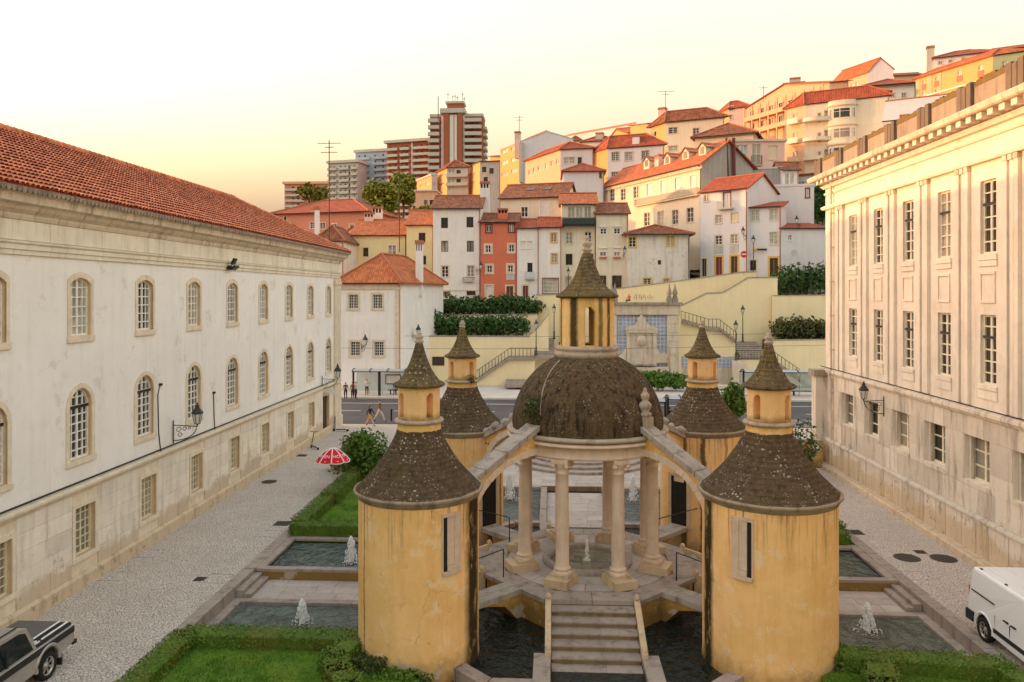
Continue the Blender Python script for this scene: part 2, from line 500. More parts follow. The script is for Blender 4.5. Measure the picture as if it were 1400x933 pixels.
ST = {
 'w': dict(k='w', m=('trim','sash','sash'), nv=1, nh=2, tw=.14),
 'wn': dict(k='wn', m=('white','sash','sash'), nv=1, nh=1, tw=.1),
 'd': dict(k='d', m=('trim','dark','dark'), nv=1, nh=1, tw=.12),
 'dn': dict(k='dn', m=('white','dark','dark'), nv=1, nh=0, tw=.0),
 'm': dict(k='m', m=('maroon','sash','sash'), nv=1, nh=0, tw=.16),
 'y': dict(k='y', m=('yellowtrim','sash_c','sash_c'), nv=1, nh=2, tw=.14),
 'cs': dict(k='cs', m=('trim','shutter','shutter'), shut=1, tw=.12),
 'ws': dict(k='ws', m=('white','wshutter','wshutter'), shut=1, tw=.1),
 'p': dict(k='p', m=('trim','sash','sash'), nv=3, nh=1, tw=.1, g='warmglass'),
 'pl': dict(k='pl', m=('white','sash_c','sash_c'), nv=1, nh=1, tw=.0, g='warmglass'),
 'g6': dict(k='g6', m=('greywall','sash','sash'), nv=3, nh=3, tw=.12),
 'f': dict(k='f', m=('concrete','sash','sash'), nv=1, nh=0, tw=0, fr=.08),
 'dd': dict(k='dd', m=('trim','dark','dark'), shut=1, tw=.14),
 'dm': dict(k='dm', m=('yellowtrim','maroon','maroon'), shut=1, tw=.24),
 'dk': dict(k='dk', m=('yellowtrim','dark','dark'), shut=1, tw=.24),
 'dc': dict(k='dc', m=('trim','wshutter','wshutter'), shut=1, tw=.2),
 'dr': dict(k='dr', m=('trim','maroon','maroon'), shut=1, tw=.2),
 'shop': dict(k='shop', m=('maroon','sash','sash'), nv=2, nh=3, tw=.1, g='warmglass'),
 'rp': dict(k='rp', m=('redpanel','sash','sash'), nv=1, nh=0, tw=.0, g='warmglass'),
 'vb': dict(k='vb', m=('trim','sash','sash'), nv=3, nh=1, tw=.1, g='blueglass'),
}
# ------------------------------------------------------------------ roofs and houses
def roof_over(par, org, P, z, kind, rise, ov, mt, caps=True):
    """P: four eave corners (front left, front right, back right, back left) in plan"""
    P = [Vector((p[0], p[1], 0)) for p in P]
    u = (P[1]-P[0]).normalized(); t = (P[3]-P[0]).normalized()
    Lu, Lt = (P[1]-P[0]).length, (P[3]-P[0]).length
    Q = [P[0]-u*ov-t*ov, P[1]+u*ov-t*ov, P[2]+u*ov+t*ov, P[3]-u*ov+t*ov]
    Z = Vector((0,0,z))
    Q = [q+Z for q in Q]
    mb = MB(); th = .16; UP = Vector((0,0,rise)); lines = []
    mid = lambda a, b: (a+b)/2
    if kind == 'gx':
        m0, m1 = mid(Q[0],Q[3])+UP, mid(Q[1],Q[2])+UP
        mb.slab((Q[0],Q[1],m1,m0), th); mb.slab((Q[2],Q[3],m0,m1), th); lines = [(m0,m1)]
    elif kind == 'gy':
        m0, m1 = mid(Q[0],Q[1])+UP, mid(Q[3],Q[2])+UP
        mb.slab((Q[1],Q[2],m1,m0), th); mb.slab((Q[3],Q[0],m0,m1), th); lines = [(m0,m1)]
    elif kind == 'hip':
        if Lu >= Lt:
            k = min(Lt/2*.95, Lu*.45); r0 = mid(Q[0],Q[3])+u*k+UP; r1 = mid(Q[1],Q[2])-u*k+UP
            mb.slab((Q[0],Q[1],r1,r0), th); mb.slab((Q[1],Q[2],r1), th); mb.slab((Q[2],Q[3],r0,r1), th); mb.slab((Q[3],Q[0],r0), th)
            lines = [(r0,r1),(Q[0],r0),(Q[1],r1),(Q[2],r1),(Q[3],r0)]
        else:
            k = min(Lu/2*.95, Lt*.45); r0 = mid(Q[0],Q[1])+t*k+UP; r1 = mid(Q[3],Q[2])-t*k+UP
            mb.slab((Q[0],Q[1],r0), th); mb.slab((Q[1],Q[2],r1,r0), th); mb.slab((Q[2],Q[3],r1), th); mb.slab((Q[3],Q[0],r0,r1), th)
            lines = [(r0,r1),(Q[0],r0),(Q[1],r0),(Q[2],r1),(Q[3],r1)]
    elif kind == 'shed':
        mb.slab((Q[0],Q[1],Q[2]+UP,Q[3]+UP), th)
    elif kind == 'shedr':                                   # rises towards the right
        mb.slab((Q[0],Q[1]+UP,Q[2]+UP,Q[3]), th)
    elif kind == 'flat':
        mb.prism([(q.x,q.y) for q in Q], z-.02, z+rise, 0)
    for a, b in lines:
        if caps: mb.tube((a+Vector((0,0,.05)), b+Vector((0,0,.05))), .13, 5, 1)
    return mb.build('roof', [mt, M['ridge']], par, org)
def chimney(par, org, c, w, d, h, mt, slots=True, phi=0.0):
    m = MB(); R = Matrix.Translation(Vector(c)) @ Matrix.Rotation(phi, 4, 'Z')
    m.box(-w/2, w/2, -d/2, d/2, -2.0, h*.72, 0, R)
    if slots:
        n = 3
        for k in range(n+1):
            x = -w/2 + w*k/n
            m.box(max(-w/2, x-.06), min(w/2, x+.06), -d/2, d/2, h*.72, h*.9, 0, R)
        m.box(-w/2+.07, w/2-.07, -.03, .03, h*.72, h*.9, 2, R)
    else:
        m.box(-w/2, w/2, -d/2, d/2, h*.72, h*.9, 0, R)
    m.box(-w/2-.08, w/2+.08, -d/2-.08, d/2+.08, h*.9, h, 1, R)
    return m.build('chimney', [mt, M['ridge'], M['inside']], par)
class House:
    """a: eave pixel and distance of the front left corner, b: eave pixel of the front right corner,
    l: eave pixel of the far end of the visible left side (or None)"""
    def __init__(s, label, wall, a, b, base, depth=9, l=None, ly=None, name='house', cat='house', side=None, roof='gx', rise=1.8, ov=.35, rmat='tiles_d', trim=True, group=None, sidewall=None, r=None):
        A = atY(a[0], a[1], a[2]); s.zt = A.z
        def eq(p):
            if len(p) > 2: return atY(p[0], p[1], p[2])
            d = ray(p[0], p[1]); t = (s.zt-CH)/d[2]
            return Vector((d[0]*t, d[1]*t, s.zt))
        B = eq(b)
        s.A, s.B = A, B
        u = Vector((B.x-A.x, B.y-A.y, 0)); s.W = u.length; u.normalize(); s.u = u
        s.phi = math.atan2(u.y, u.x); n_in = Vector((-u.y, u.x, 0))
        if l is not None:
            L = eq(l); sv = Vector((L.x-A.x, L.y-A.y, 0))
        else: sv = n_in*depth
        if r is not None:
            R = eq(r); sv = Vector((R.x-B.x, R.y-B.y, 0))
        s.sv = sv; s.D = sv.length
        s.z0 = base; s.wallm = wall; s.sidem = sidewall or wall
        s.fw = []; s.lw = []; s.rw = []
        s.root = thing(name, label, cat, (A.x, A.y, base), group=group); s.org = (A.x, A.y, base)
        s.rk = (roof, rise, ov, rmat); s.trim = trim
        s.extra = []
    def on_front(s, px, py): return s._on(px, py, s.A, s.u)
    def _on(s, px, py, O, u):
        d = ray(px, py); n = Vector((u.y, -u.x, 0))
        t = (O.x*n.x + O.y*n.y) / (d[0]*n.x + d[1]*n.y)
        p = Vector((d[0]*t, d[1]*t, CH + d[2]*t))
        return (p-Vector((O.x,O.y,0))).dot(u), p.z
    def _w(s, lst, O, u, W, px, py, w, h, st, pane, name, lo):
        u0, za = s._on(px-w/2, py+h/2, O, u); u1, zb = s._on(px+w/2, py-h/2, O, u)
        uc, zc = s._on(px, py, O, u)
        ww = min(abs(u1-u0), 2*uc-.1, 2*(W-uc)-.1); hh = zb-za
        if ww < .25 or hh < .25: return
        z0 = max(zc-hh/2, s.z0+.02)
        lst.append((uc, z0, ww, hh, 0, st, pane, name))
    def win(s, st, pts, w, h, pane=None, name='window'):
        for p in pts:
            s._w(s.fw, s.A, s.u, s.W, p[0], p[1], p[2] if len(p) > 2 else w, p[3] if len(p) > 3 else h, st, pane, name, 0)
        return s
    def door(s, st, pts, w, h): return s.win(st, pts, w, h, None, 'door')
    def swin(s, st, pts, w, h, pane=None):
        L = s.A + s.sv; u = -s.sv.normalized()
        for p in pts: s._w(s.lw, L, u, s.D, p[0], p[1], p[2] if len(p) > 2 else w, p[3] if len(p) > 3 else h, st, pane, 'window', 0)
        return s
    def rwin(s, st, pts, w, h, pane=None):
        u = s.sv.normalized()
        for p in pts: s._w(s.rw, s.B, u, s.D, p[0], p[1], p[2] if len(p) > 2 else w, p[3] if len(p) > 3 else h, st, pane, 'window', 0)
        return s
    def go(s):
        m = MB(); A, B, sv = s.A, s.B, s.sv
        C, Dd = B+sv, A+sv
        ps = math.atan2(-sv.y, -sv.x); pr_ = math.atan2(sv.y, sv.x)
        d = .18
        facade(m, A, s.phi, s.W, s.z0, s.zt, [o[:5] for o in s.fw], d, 0)
        facade(m, Dd, ps, s.D, s.z0, s.zt, [o[:5] for o in s.lw], d, 1)
        facade(m, B, pr_, s.D, s.z0, s.zt, [o[:5] for o in s.rw], d, 1)
        facade(m, C, s.phi+PI, s.W, s.z0, s.zt, [], d, 0)
        k, rise, ov, rm = s.rk
        up = Vector((0,0,rise)); T = lambda p: Vector((p.x, p.y, s.zt))
        if k == 'gx':
            m.face((T(Dd), T(A), (T(A)+T(Dd))/2+up), 1); m.face((T(B), T(C), (T(B)+T(C))/2+up), 1)
        elif k == 'gy':
            m.face((T(A), T(B), (T(A)+T(B))/2+up), 0); m.face((T(C), T(Dd), (T(C)+T(Dd))/2+up), 0)
        elif k == 'shed':
            m.face((T(Dd), T(A), T(Dd)+up), 1); m.face((T(B), T(C), T(C)+up), 1); m.face((T(C), T(Dd), T(Dd)+up, T(C)+up), 0)
        elif k == 'shedr':
            m.face((T(A), T(B), T(B)+up), 0); m.face((T(C), T(Dd), T(C)+up), 0); m.face((T(B), T(C), T(C)+up, T(B)+up), 1)
        wo = m.build('wall', [M[s.wallm], M[s.sidem]], s.root, s.org)
        if s.D > 2 and k in ('gx','hip','shed'):
            gt = MB(); n_o = -(sv.normalized()); zz = s.zt-.1; e0, e1 = T(A)+n_o*(ov+.02), T(B)+n_o*(ov+.02)
            gt.tube((e0-Vector((0,0,.06)), e1-Vector((0,0,.06))), .065, 6); gt.build('gutter', M['iron'], s.root, s.org)
            dp = MB(); q = s.B - s.u*.12 + n_o*.07
            dp.tube((T(B)+n_o*(ov)-s.u*.12-Vector((0,0,.1)), (q.x,q.y,s.zt-.5), (q.x,q.y,s.z0)), .055, 6); dp.build('downpipe', M['iron'] if s.W > 7 else M['ridge'], s.root, s.org)
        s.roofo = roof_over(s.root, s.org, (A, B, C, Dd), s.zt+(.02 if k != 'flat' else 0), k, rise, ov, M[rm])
        for lst, O, u, ph in ((s.fw, A, s.u, s.phi), (s.lw, Dd, -sv.normalized(), ps), (s.rw, B, sv.normalized(), pr_)):
            for (uc, z, w, h, ri, st, pane, nm) in lst:
                p = O + u*uc
                if pane is None and st in ('w','d','dn','wn','y','m','g6','f') and random.random() < .3: pane_ = 'curtain'
                else: pane_ = pane
                add_window(s.root, (p.x, p.y, z), ph, w, h, ri, ST[st], s.org, nm, pane_)
        return s
    def chim(s, px, py_top, w, d, h, mt='white', t=.5, slots=True):
        """chimney seen at bearing px; its top at py_top; t = place between front and back"""
        O = s.A + s.sv*t
        uu, z = s._on(px, py_top, O, s.u)
        p = O + s.u*uu
        chimney(s.roofo, s.org, (p.x, p.y, z-h), w, d, h, M[mt], slots, s.phi)
        return s
    def eave_band(s, mt='trim', h=.3, pr=.12, dz=0):
        m = MB(); R = Matrix.Translation((s.A.x, s.A.y, 0)) @ Matrix.Rotation(s.phi, 4, 'Z')
        m.box(-pr+.01, s.W+pr-.01, -pr, -.003, s.zt-h+dz, s.zt-.02+dz, 0, R)
        m.build('cornice', M[mt], s.root, s.org)
        return s
    def part_box(s, name, mt, px0, px1, py0, py1, out, inn=0.0, rail=False):
        """box on the front wall given by its silhouette there"""
        u0, z1 = s.on_front(px0, py0); u1, z0 = s.on_front(px1, py1)
        m = MB(); R = Matrix.Translation((s.A.x, s.A.y, 0)) @ Matrix.Rotation(s.phi, 4, 'Z')
        m.box(u0, u1, -out, -.004+inn, z0, z1, 0, R)
        return m.build(name, M[mt], s.root, s.org)
    def balcony(s, px0, px1, pyt, pyb, out=.9, mt='iron', slab='concrete'):
        u0, z1 = s.on_front(px0, pyt); u1, _ = s.on_front(px1, pyb); _, z0 = s.on_front(px0, pyb)
        R = Matrix.Translation((s.A.x, s.A.y, 0)) @ Matrix.Rotation(s.phi, 4, 'Z')
        m = MB(); m.box(u0, u1, -out, -.004, z0-.14, z0, 0, R)
        o = m.build('balcony', M[slab], s.root, s.org)
        r = MB(); n = max(3, int((u1-u0)/.16))
        r.box(u0, u1, -out, -out+.04, z1-.05, z1, 0, R); r.box(u0, u1, -out, -out+.04, z0+.05, z0+.09, 0, R)
        for k in range(n+1):
            x = u0+.02+(u1-u0-.04)*k/n; r.box(x-.012, x+.012, -out+.01, -out+.03, z0, z1-.04, 0, R)
        for x in (u0, u1-.03):
            r.box(x, x+.03, -out+.04, -.004, z1-.05, z1, 0, R)
            for k in range(4):
                y = -out+.15+(out-.2)*k/4; r.box(x, x+.02, y, y+.02, z0, z1-.05, 0, R)
        r.build('railing', M[mt], o)
        return s
# ------------------------------------------------------------------ ground, streets
def hz(x, y):
    if y < 90: return -1.6
    k = min(1.0, (y-90)/9)
    h = -1.6 + k*10.6
    if y > 99:
        sl = .17 + .0009*max(-20, min(120, x+10))
        h += min((y-99)*sl, 36 + .28*max(0, min(110, x)))
        if y > 480: h -= min(30, (y-480)*.05)
    return h
m = MB()
xs = [-1800,-900,-450,-240,-160,-120,-90,-70,-55,-42,-30,-20,-10,0,10,20,30,42,55,70,85,100,120,140,170,240,450,900,1800]
ys = [-400,-60,0,30,60,88,90,92.5,95,97,99,102,106,110,115,120,130,140,150,165,180,200,225,250,300,350,400,480,600,900,1500,3000]
V = [(x, y, hz(x, y)) for y in ys for x in xs]
nx = len(xs)
m.idx(V, [(j*nx+i, j*nx+i+1, (j+1)*nx+i+1, (j+1)*nx+i) for j in range(len(ys)-1) for i in range(nx-1)], 0)
s = N('hillside_soil'); c = s.mix(s.ramp(s.noise(.12, 6), .4, .65), (.22,.17,.1), (.09,.10,.035)); s.bump(s.noise(3, 6), .4, .1)
m.build('ground', s.done(c, .95, .1), kind='structure')
# cobbles
s = N('limestone_cobbles')
dv = s.voro(9.5, 'DISTANCE_TO_EDGE', 'Distance'); cv = s.voro(9.5, 'F1', 'Color')
v3 = s.sep(cv)[0]
c = s.mix(v3, (.61,.53,.46), (.74,.65,.57))
c = s.mix(s.ramp(s.noise(.5, 6, .7), .35, .7), c, (.58,.50,.43))
c = s.mix(s.math('MULTIPLY', s.ramp(s.noise(2.5, 6, .75), .55, .75), .35), c, (.24,.2,.16))
c = s.mix(s.ramp(dv, .06, .015), c, (.33,.275,.23))
s.bump(s.ramp(dv, 0, .12), .9, .03)
COB = s.done(c, .85, .25)
s = N('asphalt'); c = s.mix(s.ramp(s.noise(.4, 6), .35, .7), (.062,.063,.068), (.088,.088,.092)); s.bump(s.noise(40, 4), .3, .01)
ASP = s.done(c, .85, .3)
s = N('pale_paving'); c = s.mix(s.ramp(s.noise(.8, 6), .35, .7), (.52,.46,.41), (.62,.56,.50)); s.bump(s.noise(20, 4), .2, .01)
c = s.mix(s.math('MULTIPLY', s.ramp(s.noise(3, 6, .8), .6, .7), .3), c, (.25,.2,.17))
PAV = s.done(c, .85, .25)
def plate(name, rects, z, mt, th=.3, kind='structure'):
    m = MB()
    for (x0,x1,y0,y1) in rects: m.box(x0,x1,y0,y1,z-th,z,0)
    return m.build(name, mt, kind=kind)
W0, W1 = -11.1, 12.45                                   # garden edges
plate('pavement', [(-16.6,W0-.45,2,59.0)], 0, COB, 1.4)
plate('pavement', [(W1+.45,16.6,2,59.0)], 0, COB, 1.4)
plate('plaza', [(W0-.45,W1+.45,47.5,59.0),(-80,-16.6,58.9,59.0),(16.6,80,46.9,59.0)], -.004, COB, 1.4)
plate('kerb', [(-80,80,59.0,59.3)], .02, M['concrete'], 1.4)
plate('road', [(-300,300,59.3,74.8)], -.12, ASP, 1.3)
plate('kerb', [(-80,80,74.8,75.1)], .03, M['concrete'], 1.4)
plate('pavement', [(-80,80,75.1,92.0)], .02, PAV, 1.4)
PAINT = plain('road_paint', (.72,.70,.66), .7, .3, 0, .15, 3)
plate('road_marking', [(-80,80,71.6,71.75)], -.116, PAINT, .003)
plate('road_marking', [(-80+k*6,-77+k*6,67.0,67.14) for k in range(27)], -.116, PAINT, .003)
plate('road_marking', [(18.0+k*.9,18.5+k*.9,60.6,64.2) for k in range(14)], -.116, plain('worn_road_paint', (.19,.19,.19), .8, .2), .003)
# garden kerb stones along both streets, each stone a piece
for side, x in ((-1, W0-.225), (1, W1+.225)):
    y = 13.0
    kb = thing('kerb_line', 'long pale kerb of stones between the %s cobbled street and the sunken garden' % ('west' if side < 0 else 'east'), 'kerb', (x, y, 0))
    while y < 47.3:
        L = random.uniform(1.0, 1.5)
        block('kerb_stone', M['step'], (x, y+L/2, -.69), (.44, L-.02, 1.4+random.uniform(.0,.02)), kb, (x, 13.0, 0))
        y += L
# manholes, drain grates
GR = plain('rusty_cast_iron', (.09,.075,.06), .6, .4, .6)
m = MB(); m.prism([(.42*math.cos(a*PI/12), .42*math.sin(a*PI/12)) for a in range(24)], -.01, .012)
for k in range(-3, 4): m.box(-.3,.3,k*.1-.02,k*.1+.02,.012,.018)
mh = tag(m.build('manhole_cover', GR), 'round iron manhole cover by the wall of the long white building', 'manhole cover', 'round manhole covers')
mh.location = (*atZ(368,659)[:2], 0)
for (px, py), lb in (((1240,763),'left one of the two brown round manhole covers near the white van'), ((1290,764),'right one of the two brown round manhole covers near the white van')):
    c = mh.copy(); COL.objects.link(c); c.location = (*atZ(px,py)[:2], 0); c.scale = (1.15,1.15,1); c['label'] = lb
m = MB(); m.box(-.34,.34,-.34,.34,-.01,.008)
for k in range(8): m.box(-.3,.3,-.3+k*.08,-.26+k*.08,.008,.016)
gr = m.mesh('drain_grate', GR)
GL = [(386,716,'square dark drain grate beside the north west clipped hedge',1),(274,792,'small dark drain lid in the middle of the west cobbled street',.6),(1168,728,'dark drain grate on the east street beside the short hedge',1),(1258,755,'small dark grate above the pair of round manhole covers',.6),(413,623,'drain grate lying near the standing scooter by the white building',.9)]
for px, py, lb, k in GL:
    o = link('drain_grate', gr); tag(o, lb, 'drain grate', 'drain grates in the cobbles'); o.location = (*atZ(px,py)[:2], 0); o.scale = (k,k,1)
m = MB()
for (a,b,c_,d) in ((-.45,.45,-.45,-.41),(-.45,.45,.41,.45),(-.45,-.41,-.41,.41),(.41,.45,-.41,.41)): m.box(a,b,c_,d,-.01,.012)
m.box(-.4,.4,-.4,.4,-.01,.004)
ih = m.mesh('inspection_cover', [COB])
for px, py, lb in ((297,791,'square cobble filled inspection cover left of the south west pool'),(205,757,'square inspection cover near the wall of the white building'),(160,788,'square inspection cover nearest the pickup truck'),(367,730,'square inspection cover next to the drain grate by the hedge'),(1252,787,'square inspection cover below the two round manholes'),(440,665,'square inspection cover under the red umbrella')):
    o = link('inspection_cover', ih); tag(o, lb, 'inspection cover', 'inspection covers'); o.location = (*atZ(px,py)[:2], 0)

# ------------------------------------------------------------------ the long white building on the left
LX, LY0, LY1 = -16.5, 6.0, 58.4
lb_org = (LX, LY1, 0)
LB = thing('long_white_building', 'long white three storey building with arched windows and red tiled roof', 'building', lb_org)
bays = [25.85 + 4.24*k for k in range(-3, 8)]
m = MB()
up = [(y-LY0, 8.83, 1.18, 2.03, .22) for y in bays]
lo = [(y-LY0, 4.53, 1.26, 2.47, .63) for y in bays]
gd = [(y+.25-LY0, 1.13, 1.15, 1.70, 0) for y in bays[:-1]]
door = (54.95-LY0, 0.0, 1.5, 2.85, 0)
facade(m, (LX, LY0), PI/2, LY1-LY0, 3.40, 11.6, up+lo, .19, 0, 2)
facade(m, (LX, LY0), PI/2, LY1-LY0, -.3, 3.40, gd+[door], .22, 1, 2)
m.box(LX-12, LX, LY1-.02, LY1, -.3, 13.2, 0); m.box(LX-12, LX-11.8, LY0, LY1-.02, -.3, 13.2, 0); m.box(LX-12, LX, LY0-.2, LY0, -.3, 13.2, 0)
m.face([(LX,LY0,11.6),(LX,LY1,11.6),(LX,LY1,13.3),(LX,LY0,13.3)], 1)
m.build('wall', [M['whitewash'], M['trim_l'], M['reveal']], LB, lb_org)
SU = dict(k='lu', m=('trim_l','sash','sash'), nv=3, nh=5, tw=.21, pr=.04, d=.19, fr=.07, bar=.02)
SL = dict(k='ll', m=('trim_l','sash','iron'), nv=3, nh=7, tw=.18, pr=.04, d=.19, fr=.07, bar=.02, transom=.735)
SG = dict(k='lg', m=('trim_l','sash_c','sash_c'), nv=3, nh=5, tw=.16, pr=.05, d=.22, fr=.06, bar=.012, g='pinecurtain')
pu = ['curtain','curtain','curtain','curtain','glass','curtain','glass','curtain','glass','glass','curtain']
for i, y in enumerate(bays):
    add_window(LB, (LX, y, 8.83), PI/2, 1.18, 2.03, .22, SU, lb_org, pane=pu[i])
    add_window(LB, (LX, y, 4.53), PI/2, 1.26, 2.47, .63, SL, lb_org, pane='glass')
for y in bays[:-1]: add_window(LB, (LX, y+.25, 1.13), PI/2, 1.15, 1.70, 0, SG, lb_org)
m = MB(); m.box(LX-.21,LX-.17,54.25,55.65,0,2.8,0); m.box(LX-.17,LX-.14,54.9,55.0,.1,2.75,0)
dr = m.build('door', M['dark'], LB, lb_org)
m = MB(); m.box(LX+.12,LX+.5,54.15,55.75,2.95,3.2,0); m.build('canopy', M['concrete'], LB, lb_org)
# mouldings run along the wall
def run(name, prof, mt, y0=LY0, y1=LY1+.0, par=None):
    m = MB()
    n = len(prof)
    v = [(LX+p[0], y0, p[1]) for p in prof] + [(LX+p[0], y1+(p[0] if p[0] > 0 else 0), p[1]) for p in prof]
    m.idx(v, [(k, (k+1)%n, n+(k+1)%n, n+k) for k in range(n)] + [tuple(range(n-1,-1,-1)), tuple(range(n, 2*n))], 0)
    return m.build(name, mt, LB, lb_org)
run('plinth', [(-.02,-.3),(.14,-.3),(.14,.42),(.07,.52),(-.02,.52)], M['ashlar_d'])
run('belt_course', [(-.02,3.34),(.06,3.36),(.10,3.46),(.17,3.50),(.17,3.58),(.10,3.62),(-.02,3.66)], M['trim'])
run('belt_cable', [(.0,3.70),(.05,3.70),(.05,3.75),(.0,3.75)], M['iron'])
run('architrave', [(-.02,11.52),(.07,11.52),(.07,11.66),(.12,11.68),(.12,11.82),(.18,11.88),(.18,11.94),(-.02,11.96)], M['frieze'])
run('cornice', [(-.02,12.6),(.10,12.6),(.14,12.7),(.14,12.78),(.30,12.9),(.36,13.02),(.55,13.08),(.58,13.3),(.66,13.42),(.66,13.48),(-.02,13.48)], M['cornice'])
# frieze stones and ground floor ashlar, stone by stone
y = LY0+.0
while y < LY1-.3:
    L = min(random.uniform(1.1, 1.9), LY1-y)
    if y+L > 18: block('frieze_stone', M['frieze'], (LX+.02, y+L/2, 12.28), (.62-.0, .1, L-.02) and (.1, L-.012, .62), LB, lb_org)
    y += L
def ashlar(par, org, x, sgn, y0, y1, zs, ops, mt, lmin, lmax, thick=.06, name='stone_block', ymin=-99, gap=.014):
    for z0, z1 in zip(zs[:-1], zs[1:]):
        segs = [(y0, y1)]
        for (a, b, c_, d) in ops:
            if d > z0+.02 and c_ < z1-.02:
                ns = []
                for (p, q) in segs:
                    if b <= p or a >= q: ns.append((p, q)); continue
                    if a > p: ns.append((p, a))
                    if b < q: ns.append((b, q))
                segs = ns
        for (p, q) in segs:
            n = max(1, round((q-p)/random.uniform(lmin, lmax)))
            cuts = [p] + [p+(q-p)*(k+random.uniform(-.22,.22))/n for k in range(1, n)] + [q]
            for a, b in zip(cuts[:-1], cuts[1:]):
                if b < ymin: continue
                t = thick+random.uniform(-.004,.006)
                block(name, mt, (x+sgn*t/2-sgn*.02, (a+b)/2, (z0+z1)/2), (t+.04, b-a-gap, z1-z0-gap*.6), par, org)
opg = [(y+.25-.76, y+.25+.76, .9, 3.03) for y in bays[:-1]] + [(54.1, 55.8, -1, 3.1)]
ashlar(LB, lb_org, LX, 1, 17.5, 56.7, [.52,1.1,1.68,2.26,2.84,3.35], opg, M['ashlar'], 1.1, 1.9, .03)
m = MB(); m.box(LX+.0,LX+.16,56.75,58.5,.0,3.34,0); m.box(LX,LX+.14,56.9,58.45,3.66,11.5,0); m.box(LX,LX+.2,56.8,58.55,11.0,11.25,0); m.box(LX,LX+.24,56.7,58.6,-.1,.9,0)
m.build('corner_pilaster', M['trim'], LB, lb_org)
# roof: pan sheet, cover tiles that really overlap, ridge
EX, EZ, RX, RZ = LX+.72, 13.52, -22.6, 17.08
SLN = Vector((RX-EX, 0, RZ-EZ)); SLL = SLN.length; SLN.normalize(); NRM = Vector((-SLN.z, 0, SLN.x)) * -1
if NRM.z < 0: NRM = -NRM
HY = LY1+.7                                            # hip end eave
hipx = lambda t: HY - t*(6.2/SLL)
m = MB()
R0, R1 = Vector((RX, LY0, RZ)), Vector((RX, HY-6.2, RZ))
m.slab((Vector((EX,LY0,EZ)), Vector((EX,HY,EZ)), R1, R0), .14, 0)
m.slab((Vector((EX,HY,EZ)), Vector((2*RX-EX,HY,EZ)), R1), .14, 0)
m.slab((Vector((2*RX-EX,HY,EZ)), Vector((2*RX-EX,LY0,EZ)), R0, R1), .14, 0)
RT = m.build('roof', [M['tiles_l']], LB, lb_org)
s = N('clay_tile'); oi = s.n('ShaderNodeObjectInfo')
o3 = s.sep(s.pos); wnz = s.n('ShaderNodeTexWhiteNoise', noise_dimensions='2D'); cbz = s.n('ShaderNodeCombineXYZ')
s.put(cbz.inputs[0], s.math('FLOOR', s.math('DIVIDE', s.math('SUBTRACT', o3[1], LY0+.0075), .225))); s.put(cbz.inputs[1], s.math('FLOOR', s.math('DIVIDE', s.math('SUBTRACT', EX+.06, o3[0]), .42*abs(SLN.x)))); s.put(wnz.inputs['Vector'], cbz.outputs[0])
tv = wnz.outputs[0]; c = s.mix(tv, (.34,.085,.042), (.74,.255,.125)); c = s.mix(s.ramp(s.noise(.6, 6, .7), .4, .65), c, s.mix(.5, c, (.62,.24,.13))); c = s.mix(s.math('MULTIPLY', s.ramp(s.noise(1.1, 7, .7), .52, .75), .7), c, (.20,.085,.05))
s.bump(s.noise(30, 5), .3, .01); CLAY = s.done(c, .85, .2)
def tile_into(m, o, k=1.0):
    r0, r1 = .105, .085; L = .47
    v = []
    for (t, r, lift) in ((0, r0, .075), (L, r1, .012)):
        for a in (0, 45, 90, 135, 180):
            aa = math.radians(a)
            v.append(o + SLN*t + Vector((0, -r*math.cos(aa), 0)) + NRM*(r*.75*math.sin(aa)+lift))
    m.idx(v, [(i, i+1, i+6, i+5) for i in range(4)], 0, True)
tm = MB(); tile_into(tm, Vector((0,0,0))); tme = tm.mesh('roof_tile', CLAY)
rest = MB(); cnt = 0
ncol = int((HY-LY0)/.225)
for c_ in range(ncol):
    yy = LY0+.12+c_*.225
    if yy < 15: continue
    for r in range(int(SLL/.42)):
        t = r*.42
        if yy > hipx(t)-.12: continue
        o = Vector((EX, yy+random.uniform(-.012,.012), EZ)) + SLN*(t+random.uniform(-.015,.015))
        if 20.2 < yy < 24.3 and cnt < 300:
            cnt += 1
            q = link('roof_tile', tme, RT); q.location = o-Vector(lb_org); q.matrix_parent_inverse = Matrix.Identity(4); q.location = o
        else: tile_into(rest, o)
rest.build('roof_tiles', CLAY, RT, None, kind='stuff')
m = MB()
pts = [R0+Vector((0,0,.08)), R1+Vector((0,0,.08))]
y = LY0
while y < R1.y: m.tube((Vector((RX,y,RZ+.1)), Vector((RX,y+.42,RZ+.07))), .15, 6); y += .4
hv = Vector((EX,HY,EZ+.05)); n = 22
for k in range(n): m.tube((hv.lerp(R1+Vector((0,0,.07)), k/n), hv.lerp(R1+Vector((0,0,.03)), (k+1.05)/n)), .14, 6)
m.build('ridge_tiles', CLAY, RT, None)
m = MB(); yy = LY0
while yy < HY: m.tube((Vector((EX-.18,yy,EZ-.05)), Vector((EX+.06,yy,EZ-.1))), .095, 6); yy += .225
m.build('eave_tiles', M['parapet'], RT, None)
